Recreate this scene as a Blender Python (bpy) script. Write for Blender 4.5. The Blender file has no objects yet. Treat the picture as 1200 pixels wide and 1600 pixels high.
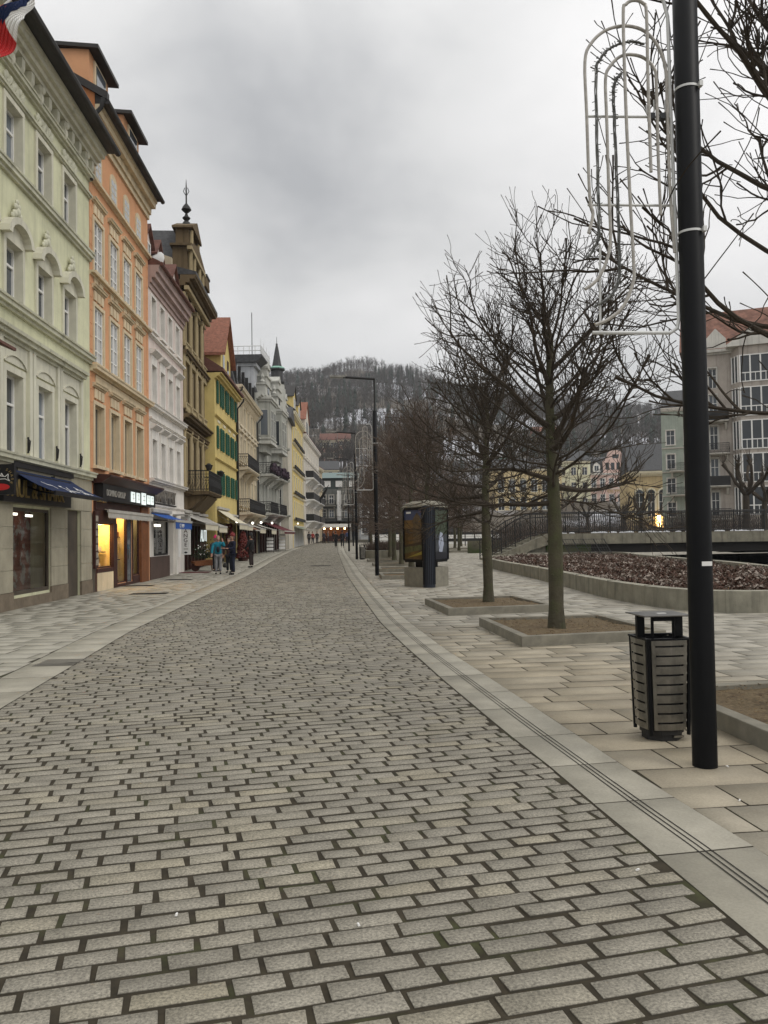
import bpy, bmesh, math, random
import numpy as np
from mathutils import Vector, Matrix, Quaternion
R = math.radians
rnd = random.Random(7)
scn = bpy.context.scene
COL = scn.collection

# ------------------------------------------------------------------ camera
F = 1290.0                      # focal length in pixels of a 1200 x 1600 picture
yaw, pitch, roll = math.atan(57 / F), math.atan(39 / F), 0.0153
fw = Vector((math.sin(yaw) * math.cos(pitch), math.cos(yaw) * math.cos(pitch), math.sin(pitch)))
r0 = Vector((math.cos(yaw), -math.sin(yaw), 0)); u0 = r0.cross(fw)
rt = r0 * math.cos(roll) - u0 * math.sin(roll); up = u0 * math.cos(roll) + r0 * math.sin(roll)
cam_d = bpy.data.cameras.new('camera'); cam = bpy.data.objects.new('camera', cam_d); COL.objects.link(cam)
cam_d.sensor_fit = 'VERTICAL'; cam_d.sensor_height = 36.0; cam_d.lens = 36.0 * F / 1600
cam_d.clip_start = 0.05; cam_d.clip_end = 6000
cam.matrix_world = Matrix(((rt.x, up.x, -fw.x, 0), (rt.y, up.y, -fw.y, 0), (rt.z, up.z, -fw.z, 1.6), (0, 0, 0, 1)))
scn.camera = cam

# ------------------------------------------------------------------ sky and light
SUN_EL, SUN_AZ = R(46), R(122)
world = bpy.data.worlds.new('World'); scn.world = world; world.use_nodes = True
nt = world.node_tree; nt.nodes.clear()
def N(t, ty, **k):
    n = t.nodes.new(ty)
    for a, b in k.items(): setattr(n, a, b)
    return n
def sset(n, **k):
    for a, b in k.items(): n.inputs[a.replace('_', ' ')].default_value = b
def math_node(t, op, a, b=None):
    n = N(t, 'ShaderNodeMath', operation=op)
    for i, v in enumerate((a, b)):
        if v is None: continue
        if isinstance(v, (int, float)): n.inputs[i].default_value = v
        else: t.links.new(v, n.inputs[i])
    return n.outputs[0]
sky = N(nt, 'ShaderNodeTexSky', sky_type='NISHITA'); sky.sun_disc = False
sky.sun_elevation = SUN_EL; sky.sun_rotation = SUN_AZ
bg1 = N(nt, 'ShaderNodeBackground'); bg1.inputs[1].default_value = 0.10
nt.links.new(sky.outputs[0], bg1.inputs[0])
tc = N(nt, 'ShaderNodeTexCoord'); sp = N(nt, 'ShaderNodeSeparateXYZ'); nt.links.new(tc.outputs['Generated'], sp.inputs[0])
den = math_node(nt, 'ADD', math_node(nt, 'MAXIMUM', sp.outputs[2], 0.0), 0.55)
cx = math_node(nt, 'DIVIDE', sp.outputs[0], den); cy = math_node(nt, 'DIVIDE', sp.outputs[1], den)
cmb = N(nt, 'ShaderNodeCombineXYZ'); nt.links.new(cx, cmb.inputs[0]); nt.links.new(cy, cmb.inputs[1]); cmb.inputs[2].default_value = 1.3
n1 = N(nt, 'ShaderNodeTexNoise'); sset(n1, Scale=2.6, Detail=6.0, Roughness=0.5, Distortion=0.25); nt.links.new(cmb.outputs[0], n1.inputs['Vector'])
def lobe(d, power):
    d = Vector(d).normalized()
    vm = N(nt, 'ShaderNodeVectorMath', operation='DOT_PRODUCT'); nt.links.new(tc.outputs['Generated'], vm.inputs[0]); vm.inputs[1].default_value = d
    return math_node(nt, 'POWER', math_node(nt, 'MAXIMUM', vm.outputs['Value'], 0.0), power)
br = math_node(nt, 'ADD', n1.outputs[0], math_node(nt, 'MULTIPLY', lobe((0.40, 0.74, 0.54), 14), 0.30))
br = math_node(nt, 'ADD', br, math_node(nt, 'MULTIPLY', lobe((0.02, 0.95, 0.19), 90), 0.13))
br = math_node(nt, 'ADD', br, math_node(nt, 'MULTIPLY', lobe((-0.24, 0.84, 0.46), 45), 0.12))
br = math_node(nt, 'SUBTRACT', br, math_node(nt, 'MULTIPLY', lobe((-0.02, 0.86, 0.42), 60), 0.10))
ramp = N(nt, 'ShaderNodeValToRGB'); nt.links.new(br, ramp.inputs[0])
e = ramp.color_ramp.elements
e[0].position = 0.34; e[0].color = (0.46, 0.465, 0.475, 1); e[1].position = 0.84; e[1].color = (0.97, 0.955, 0.945, 1)
m_ = ramp.color_ramp.elements.new(0.55); m_.color = (0.72, 0.717, 0.71, 1)
zen = math_node(nt, 'ADD', math_node(nt, 'MULTIPLY', math_node(nt, 'POWER', math_node(nt, 'MAXIMUM', sp.outputs[2], 0.0), 2.0), 0.9), 0.95)
zen = math_node(nt, 'ADD', zen, math_node(nt, 'MULTIPLY', lobe((0.62, -0.55, 0.56), 2.0), 0.75))  # added bright lobe in the unseen sky behind the camera, lifts the facades
bg2 = N(nt, 'ShaderNodeBackground'); nt.links.new(ramp.outputs[0], bg2.inputs[0]); nt.links.new(zen, bg2.inputs[1])
mx = N(nt, 'ShaderNodeMixShader'); mx.inputs[0].default_value = 0.93
nt.links.new(bg1.outputs[0], mx.inputs[1]); nt.links.new(bg2.outputs[0], mx.inputs[2])
wo = N(nt, 'ShaderNodeOutputWorld'); nt.links.new(mx.outputs[0], wo.inputs[0])
sl = bpy.data.lights.new('sun', 'SUN'); so = bpy.data.objects.new('sun', sl); COL.objects.link(so)
sl.energy = 0.9; sl.angle = R(25); sl.color = (1.0, 0.96, 0.9)
sd = Vector((math.sin(SUN_AZ) * math.cos(SUN_EL), math.cos(SUN_AZ) * math.cos(SUN_EL), math.sin(SUN_EL)))
so.rotation_euler = (-sd).to_track_quat('-Z', 'Y').to_euler()
scn.view_settings.view_transform = 'Standard'; scn.view_settings.look = 'None'
scn.view_settings.exposure = 0.0; scn.view_settings.gamma = 1.0
scn.cycles.max_bounces = 6; scn.cycles.transparent_max_bounces = 12; scn.cycles.use_denoising = True

# ------------------------------------------------------------------ materials
def mat(name, col, rough=0.85, var=0.0, vscale=1.2, streak=0.0, spec=0.3, bump=0.0, bscale=40.0, metal=0.0, rand=0.0, col2=None, c2scale=2.0, c2lo=0.45, c2hi=0.6, coat=0.0):
    m = bpy.data.materials.new(name); m.use_nodes = True; t = m.node_tree; b = t.nodes['Principled BSDF']
    b.inputs['Roughness'].default_value = rough; b.inputs['Metallic'].default_value = metal
    b.inputs['Specular IOR Level'].default_value = spec; b.inputs['Coat Weight'].default_value = coat
    c = (*col, 1); b.inputs['Base Color'].default_value = c
    co = N(t, 'ShaderNodeTexCoord').outputs['Object']
    cur = None
    def rgb(v):
        n = N(t, 'ShaderNodeRGB'); n.outputs[0].default_value = v; return n.outputs[0]
    if col2:
        n = N(t, 'ShaderNodeTexNoise'); sset(n, Scale=c2scale, Detail=6.0, Roughness=0.6); t.links.new(co, n.inputs['Vector'])
        mr = N(t, 'ShaderNodeMapRange'); mr.inputs[1].default_value = c2lo; mr.inputs[2].default_value = c2hi; t.links.new(n.outputs[0], mr.inputs[0])
        mi = N(t, 'ShaderNodeMix', data_type='RGBA'); t.links.new(mr.outputs[0], mi.inputs[0]); mi.inputs[6].default_value = c; mi.inputs[7].default_value = (*col2, 1)
        cur = mi.outputs[2]
    def mul(f, cur):
        mi = N(t, 'ShaderNodeMix', data_type='RGBA', blend_type='MULTIPLY'); mi.inputs[0].default_value = 1.0
        t.links.new(cur if cur else rgb(c), mi.inputs[6]); t.links.new(f, mi.inputs[7]); return mi.outputs[2]
    def ranged(src, lo, hi, a=0.3, bb=0.7):
        mr = N(t, 'ShaderNodeMapRange'); mr.inputs[1].default_value = a; mr.inputs[2].default_value = bb
        mr.inputs[3].default_value = lo; mr.inputs[4].default_value = hi; t.links.new(src, mr.inputs[0]); return mr.outputs[0]
    if var:
        n = N(t, 'ShaderNodeTexNoise'); sset(n, Scale=vscale, Detail=7.0, Roughness=0.65); t.links.new(co, n.inputs['Vector'])
        cur = mul(ranged(n.outputs[0], 1 - var, 1 + var), cur)
    if streak:
        mp = N(t, 'ShaderNodeMapping'); mp.inputs['Scale'].default_value = (2.2, 2.2, 0.12); t.links.new(co, mp.inputs[0])
        n = N(t, 'ShaderNodeTexNoise'); sset(n, Scale=1.6, Detail=8.0, Roughness=0.7); t.links.new(mp.outputs[0], n.inputs['Vector'])
        cur = mul(ranged(n.outputs[0], 1.0, 1 - streak, 0.5, 0.72), cur)
    if rand:
        oi = N(t, 'ShaderNodeObjectInfo'); cur = mul(ranged(oi.outputs['Random'], 1 - rand, 1 + rand, 0, 1), cur)
    if cur: t.links.new(cur, b.inputs['Base Color'])
    if bump:
        n = N(t, 'ShaderNodeTexNoise'); sset(n, Scale=bscale, Detail=5.0, Roughness=0.6); t.links.new(co, n.inputs['Vector'])
        bp = N(t, 'ShaderNodeBump'); bp.inputs['Strength'].default_value = bump; bp.inputs['Distance'].default_value = 0.02
        t.links.new(n.outputs[0], bp.inputs['Height']); t.links.new(bp.outputs[0], b.inputs['Normal'])
    return m
def emit(name, col, s):
    m = bpy.data.materials.new(name); m.use_nodes = True; b = m.node_tree.nodes['Principled BSDF']
    b.inputs['Base Color'].default_value = (*col, 1); b.inputs['Emission Color'].default_value = (*col, 1); b.inputs['Emission Strength'].default_value = s
    return m
def plaster(name, col, dirt=0.22): return mat(name, col, 0.92, var=0.16, vscale=0.7, streak=dirt + .16, spec=0.15, bump=0.15, bscale=35)
def attr_stone(name, a, b_, speck=0.25, bscale=90.0, rough=0.75, warm=None, lo2=0.78, s2=2.3, bump=0.35):
    m = bpy.data.materials.new(name); m.use_nodes = True; t = m.node_tree; b = t.nodes['Principled BSDF']
    at = N(t, 'ShaderNodeAttribute', attribute_name='tone'); co = N(t, 'ShaderNodeTexCoord').outputs['Object']
    rmp = N(t, 'ShaderNodeValToRGB'); t.links.new(at.outputs['Fac'], rmp.inputs[0]); el = rmp.color_ramp.elements
    el[0].color = (*a, 1); el[1].color = (*b_, 1)
    if warm:
        for pos, c in warm:
            q = el.new(pos); q.color = (*c, 1)
    n = N(t, 'ShaderNodeTexNoise'); sset(n, Scale=bscale, Detail=3.0, Roughness=0.75); t.links.new(co, n.inputs['Vector'])
    n2 = N(t, 'ShaderNodeTexNoise'); sset(n2, Scale=s2, Detail=7.0, Roughness=0.62); t.links.new(co, n2.inputs['Vector'])
    cur = rmp.outputs[0]
    for src, lo, hi, p, q in ((n.outputs[0], 1 - speck, 1 + speck, 0.3, 0.7), (n2.outputs[0], lo2, 1.16, 0.3, 0.7)):
        mr = N(t, 'ShaderNodeMapRange'); mr.inputs[1].default_value = p; mr.inputs[2].default_value = q; mr.inputs[3].default_value = lo; mr.inputs[4].default_value = hi
        t.links.new(src, mr.inputs[0])
        mi = N(t, 'ShaderNodeMix', data_type='RGBA', blend_type='MULTIPLY'); mi.inputs[0].default_value = 1.0
        t.links.new(cur, mi.inputs[6]); t.links.new(mr.outputs[0], mi.inputs[7]); cur = mi.outputs[2]
    da = N(t, 'ShaderNodeAttribute', attribute_name='dirt'); dm_ = N(t, 'ShaderNodeMapRange'); dm_.inputs[1].default_value = 0.04; dm_.inputs[2].default_value = 0.22; t.links.new(da.outputs['Fac'], dm_.inputs[0])
    mi = N(t, 'ShaderNodeMix', data_type='RGBA'); t.links.new(dm_.outputs[0], mi.inputs[0]); t.links.new(cur, mi.inputs[6]); mi.inputs[7].default_value = (0.034, 0.028, 0.018, 1); cur = mi.outputs[2]
    t.links.new(cur, b.inputs['Base Color']); b.inputs['Roughness'].default_value = rough; b.inputs['Specular IOR Level'].default_value = 0.3
    bp = N(t, 'ShaderNodeBump'); bp.inputs['Strength'].default_value = bump; bp.inputs['Distance'].default_value = 0.006
    t.links.new(n.outputs[0], bp.inputs['Height']); t.links.new(bp.outputs[0], b.inputs['Normal'])
    return m
def glass_pane(name, tint=(0.035, 0.04, 0.045), rand=True):
    m = bpy.data.materials.new(name); m.use_nodes = True; t = m.node_tree; b = t.nodes['Principled BSDF']
    b.inputs['Roughness'].default_value = 0.06; b.inputs['Specular IOR Level'].default_value = 0.5
    b.inputs['Base Color'].default_value = (*tint, 1)
    if rand:
        oi = N(t, 'ShaderNodeObjectInfo'); r = N(t, 'ShaderNodeValToRGB'); t.links.new(oi.outputs['Random'], r.inputs[0])
        r.color_ramp.elements[0].color = (*tint, 1); r.color_ramp.elements[1].color = (tint[0] * 5, tint[1] * 5, tint[2] * 5, 1)
        r.color_ramp.elements[1].position = 0.95; q = r.color_ramp.elements.new(0.55); q.color = (tint[0] * 1.4, tint[1] * 1.4, tint[2] * 1.4, 1)
        t.links.new(r.outputs[0], b.inputs['Base Color'])
    n = N(t, 'ShaderNodeTexNoise'); sset(n, Scale=1.3, Detail=1.0)
    t.links.new(N(t, 'ShaderNodeTexCoord').outputs['Object'], n.inputs['Vector'])
    bp = N(t, 'ShaderNodeBump'); bp.inputs['Strength'].default_value = 0.08; bp.inputs['Distance'].default_value = 0.05
    t.links.new(n.outputs[0], bp.inputs['Height']); t.links.new(bp.outputs[0], b.inputs['Normal'])
    return m
def clear_glass(name):
    m = bpy.data.materials.new(name); m.use_nodes = True; t = m.node_tree; t.nodes.remove(t.nodes['Principled BSDF'])
    tr = N(t, 'ShaderNodeBsdfTransparent'); tr.inputs[0].default_value = (0.93, 0.95, 0.94, 1); gl = N(t, 'ShaderNodeBsdfGlossy'); gl.inputs['Roughness'].default_value = 0.03
    fr = N(t, 'ShaderNodeFresnel'); fr.inputs[0].default_value = 1.45; mi = N(t, 'ShaderNodeMixShader')
    t.links.new(fr.outputs[0], mi.inputs[0]); t.links.new(tr.outputs[0], mi.inputs[1]); t.links.new(gl.outputs[0], mi.inputs[2])
    t.links.new(mi.outputs[0], t.nodes['Material Output'].inputs[0]); return m

M = {}
M['setts'] = attr_stone('granite_setts', (0.208, 0.191, 0.154), (0.292, 0.27, 0.219), 0.55, 80, 0.72, warm=[(0.5, (0.25, 0.23, 0.186)), (0.93, (0.285, 0.255, 0.187))])
M['slab'] = attr_stone('paving_slabs', (0.35, 0.315, 0.245), (0.38, 0.357, 0.302), 0.14, 60, 0.7, warm=[(0.35, (0.37, 0.318, 0.23)), (0.65, (0.345, 0.315, 0.252))], bump=0.15, lo2=0.62, s2=1.1)
M['slab_left'] = attr_stone('paving_slabs_dull', (0.28, 0.262, 0.212), (0.35, 0.33, 0.275), 0.12, 60, 0.7, warm=[(0.4, (0.315, 0.295, 0.24))], bump=0.15, lo2=0.82, s2=1.4)
M['band'] = attr_stone('kerb_band', (0.30, 0.278, 0.222), (0.355, 0.332, 0.27), 0.12, 60, 0.7, bump=0.15)
M['joint'] = mat('joint_earth', (0.036, 0.029, 0.018), 0.95, var=0.4, vscale=8, col2=(0.042, 0.043, 0.018), c2scale=1.7, c2lo=0.52, c2hi=0.62)
M['groove'] = mat('groove', (0.03, 0.027, 0.022), 0.9)
M['earth'] = mat('earth', (0.16, 0.14, 0.105), 0.95, var=0.3, vscale=3)
M['soil'] = mat('soil_chips', (0.155, 0.115, 0.065), 0.95, var=0.5, vscale=30, col2=(0.09, 0.06, 0.035), c2scale=9, c2lo=0.5, c2hi=0.66, bump=1.0, bscale=60)
M['kerb'] = mat('kerb_stone', (0.205, 0.19, 0.15), 0.85, var=0.22, vscale=5, bump=0.2, bscale=70)
M['concrete'] = mat('concrete', (0.27, 0.255, 0.20), 0.88, var=0.25, vscale=2.5, streak=0.5, bump=0.25, bscale=50)
M['concrete_dark'] = mat('concrete_weathered', (0.2, 0.185, 0.14), 0.9, var=0.3, vscale=2, streak=0.65, bump=0.3, bscale=30)
M['mossy'] = mat('mossy_wall', (0.12, 0.11, 0.075), 0.95, var=0.5, vscale=1.2, col2=(0.035, 0.05, 0.015), c2scale=0.6, bump=0.6, bscale=6)
M['black_metal'] = mat('black_metal', (0.0045, 0.0048, 0.0055), 0.45, var=0.2, vscale=6, spec=0.16)
M['iron'] = mat('dark_iron', (0.022, 0.021, 0.02), 0.6, var=0.2)
M['steel'] = mat('brushed_steel', (0.25, 0.238, 0.212), 0.30, var=0.4, vscale=5, streak=0.4, metal=0.92)
M['steel_light'] = mat('white_steel', (0.62, 0.62, 0.6), 0.45, var=0.08, metal=0.2)
M['tube'] = mat('clear_light_tube', (0.36, 0.335, 0.295), 0.22, var=0.3, vscale=25, spec=0.7)
M['tube_dark'] = mat('dark_light_tube', (0.13, 0.13, 0.12), 0.35, var=0.4, vscale=30, spec=0.5)
M['bark'] = mat('bark_dark', (0.05, 0.039, 0.028), 0.92, var=0.35, vscale=6, bump=0.7, bscale=30)
M['trunk'] = mat('bark_trunk', (0.075, 0.066, 0.043), 0.92, var=0.3, vscale=5, streak=0.4, col2=(0.06, 0.062, 0.03), c2scale=2.5, bump=0.7, bscale=26)
M['bark_red'] = mat('bark_reddish', (0.105, 0.078, 0.06), 0.92, var=0.35, vscale=3, rand=0.2)
M['leaf_dry'] = mat('dry_shrub', (0.075, 0.04, 0.028), 0.9, var=0.5, vscale=4, rand=0.0)
M['leaf_pale'] = mat('pale_dry_leaves', (0.27, 0.225, 0.19), 0.9, var=0.4, vscale=9)
M['white'] = mat('white_paint', (0.74, 0.73, 0.70), 0.6, var=0.06, vscale=3)
M['cream'] = mat('cream_trim', (0.66, 0.60, 0.44), 0.85, var=0.1, streak=0.2)
M['pane'] = glass_pane('window_glass')
M['clear'] = clear_glass('shop_glass')
M['dark'] = mat('dark_interior', (0.02, 0.018, 0.016), 0.8)
M['black'] = mat('black_board', (0.008, 0.008, 0.01), 0.35, spec=0.4)
M['roof_dark'] = mat('dark_sheet_roof', (0.035, 0.032, 0.03), 0.6, var=0.3, vscale=1.5, bump=0.2, bscale=8)
M['slate'] = mat('slate_roof', (0.055, 0.055, 0.056), 0.65, var=0.45, vscale=5, bump=0.4, bscale=7)
M['tile_red'] = mat('red_roof_tiles', (0.235, 0.10, 0.065), 0.8, var=0.35, vscale=6, bump=0.5, bscale=12)
M['tile_brown'] = mat('brown_roof_tiles', (0.13, 0.06, 0.045), 0.8, var=0.35, vscale=4)
M['copper'] = mat('green_copper', (0.24, 0.42, 0.34), 0.7, var=0.2)
M['snow'] = mat('snow', (0.75, 0.76, 0.78), 0.9, var=0.1)
M['gold'] = mat('gold_letters', (0.40, 0.29, 0.11), 0.35, metal=0.6, var=0.3, vscale=9)
M['red'] = mat('red_paint', (0.45, 0.02, 0.02), 0.5)
M['navy'] = mat('navy_canvas', (0.008, 0.018, 0.062), 0.85, var=0.15, vscale=2)
M['blue'] = mat('blue_canvas', (0.015, 0.075, 0.30), 0.85, var=0.15, vscale=2)
M['canvas'] = mat('cream_canvas', (0.58, 0.53, 0.40), 0.9, var=0.15, vscale=2, streak=0.2)
M['canvas_grey'] = mat('grey_canvas', (0.40, 0.38, 0.34), 0.9, var=0.15, vscale=2)
M['maroon'] = mat('maroon_canvas', (0.10, 0.014, 0.018), 0.85, var=0.2)
M['wood_brown'] = mat('brown_wood', (0.17, 0.062, 0.022), 0.6, var=0.3, vscale=4)
M['wood_dark'] = mat('dark_red_wood', (0.045, 0.014, 0.01), 0.5, var=0.3, vscale=4)
M['warm_wall'] = mat('warm_shop_wall', (0.80, 0.66, 0.34), 0.8)
M['lamp_warm'] = emit('warm_shop_lamp', (1.0, 0.68, 0.28), 24.0)
M['lamp_white'] = emit('white_shop_lamp', (1.0, 0.93, 0.8), 3.0)
M['lit_sign'] = emit('lit_white_sign', (0.85, 0.95, 0.92), 0.72)
M['lamp_red'] = emit('glowing_red_lamp', (1.0, 0.35, 0.12), 1.5)

# ------------------------------------------------------------------ helpers
def tag(o, label=None, cat=None, group=None, kind=None):
    if label: o['label'] = label
    if cat: o['category'] = cat
    if group: o['group'] = group
    if kind: o['kind'] = kind
    return o
def empty(name, loc=(0, 0, 0), rz=0.0, label=None, cat=None, group=None):
    o = bpy.data.objects.new(name, None); COL.objects.link(o); o.location = loc; o.rotation_euler = (0, 0, rz); o.empty_display_size = 0.3
    return tag(o, label, cat, group)
def link(name, me, m, parent=None, loc=(0, 0, 0), rot=(0, 0, 0)):
    o = bpy.data.objects.new(name, me); COL.objects.link(o)
    if m and not me.materials: me.materials.append(m)
    o.location = loc; o.rotation_euler = rot
    if parent: o.parent = parent
    return o
def copy_tree(o, parent=None):
    c = o.copy(); COL.objects.link(c)
    if parent: c.parent = parent
    for ch in list(o.children): copy_tree(ch, c)
    return c
class MB:
    def __init__(s): s.v = []; s.f = []
    def add(s, vs, fs):
        b = len(s.v); s.v += [tuple(p) for p in vs]; s.f += [tuple(i + b for i in f) for f in fs]; return s
    def poly(s, *p): return s.add(p, [tuple(range(len(p)))])
    def box(s, x0, x1, y0, y1, z0, z1):
        v = [(x, y, z) for z in (z0, z1) for y in (y0, y1) for x in (x0, x1)]
        return s.add(v, [(0, 2, 3, 1), (4, 5, 7, 6), (0, 1, 5, 4), (2, 6, 7, 3), (0, 4, 6, 2), (1, 3, 7, 5)])
    def prism(s, pts, a0, a1, axis='x'):
        g = {'x': lambda p, a: (a, p[0], p[1]), 'y': lambda p, a: (p[0], a, p[1]), 'z': lambda p, a: (p[0], p[1], a)}[axis]
        n = len(pts); v = [g(p, a0) for p in pts] + [g(p, a1) for p in pts]
        return s.add(v, [tuple(range(n))[::-1], tuple(range(n, 2 * n))] + [(i, (i + 1) % n, n + (i + 1) % n, n + i) for i in range(n)])
    def tube(s, pts, r, n=6, cap=True):
        P = [Vector(p) for p in pts]; rs = r if isinstance(r, (list, tuple)) else [r] * len(P)
        T = [(P[min(i + 1, len(P) - 1)] - P[max(i - 1, 0)]).normalized() for i in range(len(P))]
        a = Vector((0, 0, 1)) if abs(T[0].z) < 0.9 else Vector((1, 0, 0)); u = T[0].cross(a).normalized(); b = len(s.v)
        for i, p in enumerate(P):
            u = (u - T[i] * u.dot(T[i])).normalized(); w = T[i].cross(u)
            for k in range(n):
                an = 2 * math.pi * k / n; s.v.append(tuple(p + (u * math.cos(an) + w * math.sin(an)) * rs[i]))
        for i in range(len(P) - 1):
            for k in range(n): s.f.append((b + i * n + k, b + i * n + (k + 1) % n, b + (i + 1) * n + (k + 1) % n, b + (i + 1) * n + k))
        if cap: s.f.append(tuple(b + k for k in range(n))[::-1]); s.f.append(tuple(b + (len(P) - 1) * n + k for k in range(n)))
        return s
    def lathe(s, prof, cx=0, cy=0, n=12, z0=0):
        b = len(s.v)
        for r, z in prof:
            for k in range(n):
                an = 2 * math.pi * (k + 0.5) / n; s.v.append((cx + r * math.cos(an), cy + r * math.sin(an), z0 + z))
        for i in range(len(prof) - 1):
            for k in range(n): s.f.append((b + i * n + k, b + i * n + (k + 1) % n, b + (i + 1) * n + (k + 1) % n, b + (i + 1) * n + k))
        s.f.append(tuple(b + k for k in range(n))[::-1]); s.f.append(tuple(b + (len(prof) - 1) * n + k for k in range(n))); return s
    def ball(s, c, r, n=8, sq=(1, 1, 1)):
        prof = [(max(0.02, math.sin(math.pi * i / 6)) * r, -math.cos(math.pi * i / 6) * r) for i in range(7)]
        b = len(s.v); s.lathe(prof, 0, 0, n)
        for i in range(b, len(s.v)): x, y, z = s.v[i]; s.v[i] = (c[0] + x * sq[0], c[1] + y * sq[1], c[2] + z * sq[2])
        return s
    def mesh(s, name, smooth=False):
        me = bpy.data.meshes.new(name); me.from_pydata(s.v, [], s.f); me.update()
        if smooth:
            me.shade_smooth()
            try: me.set_sharp_from_angle(angle=R(40))
            except Exception: pass
        return me
    def build(s, name, m, parent=None, smooth=False, loc=(0, 0, 0), rot=(0, 0, 0)): return link(name, s.mesh(name, smooth), m, parent, loc, rot)
def bevelled(o, w=0.01, seg=2):
    b = o.modifiers.new('edge', 'BEVEL'); b.width = w; b.segments = seg; b.limit_method = 'ANGLE'; return o
def np_mesh(name, V, Q, tone=None, dirt=None):
    me = bpy.data.meshes.new(name); V = np.asarray(V, np.float32); Q = np.asarray(Q, np.int32)
    me.vertices.add(len(V)); me.vertices.foreach_set('co', V.ravel())
    k = Q.shape[1]; me.loops.add(Q.size); me.loops.foreach_set('vertex_index', Q.ravel())
    me.polygons.add(len(Q)); me.polygons.foreach_set('loop_start', np.arange(0, Q.size, k, dtype=np.int32))
    if tone is not None:
        a = me.attributes.new('tone', 'FLOAT', 'POINT'); a.data.foreach_set('value', np.asarray(tone, np.float32))
    if dirt is not None: me.attributes.new('dirt', 'FLOAT', 'POINT').data.foreach_set('value', np.asarray(dirt, np.float32))
    me.update(calc_edges=True); return me
def text_part(name, s, size, m, parent, loc, rot=(R(90), 0, 0), ext=0.012, align='LEFT', sx=1.0, space=1.0):
    cu = bpy.data.curves.new(name, 'FONT'); cu.body = s; cu.size = size; cu.extrude = ext; cu.align_x = align; cu.space_character = space
    o = bpy.data.objects.new('tmp', cu); COL.objects.link(o); bpy.context.view_layer.update()
    me = bpy.data.meshes.new_from_object(o.evaluated_get(bpy.context.evaluated_depsgraph_get())); bpy.data.objects.remove(o); bpy.data.curves.remove(cu)
    me.materials.clear(); r = link(name, me, m, parent, loc, rot); r.scale = (sx, 1, 1); return r
def gz(y): return 0.010 * max(0.0, min(y, 170.0) - 36.0)
def lerp(tab, y):
    if y <= tab[0][0]: return tab[0][1]
    for (a, b), (c, d) in zip(tab, tab[1:]):
        if y <= c: return b + (d - b) * (y - a) / (c - a)
    return tab[-1][1]
def stuff_kind(o, k): o['kind'] = k; return o

# ------------------------------------------------------------------ ground, road, pavements
EDGE_L = [(-4, -3.0), (3, -3.1), (8.2, -3.38), (10.5, -3.55), (14.7, -3.87), (27, -4.19), (40.5, -4.49), (60, -5.0), (80, -5.3), (110, -5.0), (150, -4.6)]
EDGE_R = [(-4, 2.1), (3.17, 1.58), (4.14, 1.5), (4.76, 1.44), (5.65, 1.37), (6.87, 1.24), (9.43, 1.02), (12.3, 0.80), (15.5, 0.59), (22, 0.36), (34.4, -0.04), (50, -0.40), (73, -0.9), (150, -2.0)]
BAND_R = [(-4, 2.6), (4.04, 2.05), (5.6, 1.88), (8.94, 1.60), (11.64, 1.36), (16.6, 1.07), (22, 0.90), (42, 0.44), (66.7, -0.18), (150, -1.4)]
BAND_L = [(y, x - 0.62) for y, x in EDGE_L]
WALL_L = [(-4, -8.1), (72, -8.2), (92, -6.6), (150, -5.5)]
RIVER = [(-4, 13.2), (22, 13.2), (28, 13.9), (36, 14.5), (150, 14.6)]
OUT_R = [(-4, 13.3), (22, 13.3), (28, 14.0), (36, 14.6), (52, 14.6), (56, 60), (150, 60)]
def ground_block():
    b = MB()
    def strip(x0, x1, y0, y1, dz=-0.12):
        ys = [y for y in (y0, 36, 60, 100, 170) if y0 <= y <= y1] + [y1]; ys = sorted(set(ys))
        for a, c in zip(ys, ys[1:]): b.poly((x0, a, gz(a) + dz), (x1, a, gz(a) + dz), (x1, c, gz(c) + dz), (x0, c, gz(c) + dz))
    strip(-400, 13.3, -60, 36); strip(13.3, 14.6, 24, 36); strip(-400, 14.7, 36, 60); strip(-400, 400, 60, 700)
    b.poly((13.3, 24, -0.12), (14.6, 36, -0.12), (14.6, 24, -0.12))
    return b.build('ground', M['earth'])
stuff_kind(ground_block(), 'structure')
def far_bank():
    b = MB(); b.box(29, 400, -60, 60, -1.0, 1.45); b.box(24, 400, 60, 112, -1, 1.45); return stuff_kind(b.build('far_bank', M['earth']), 'structure')
far_bank()
stuff_kind(MB().box(13, 30, -60, 75, -3.0, -2.2).build('river', mat('river_water', (0.03, 0.035, 0.03), 0.08, spec=0.5, bump=0.3, bscale=2)), 'structure')

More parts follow.
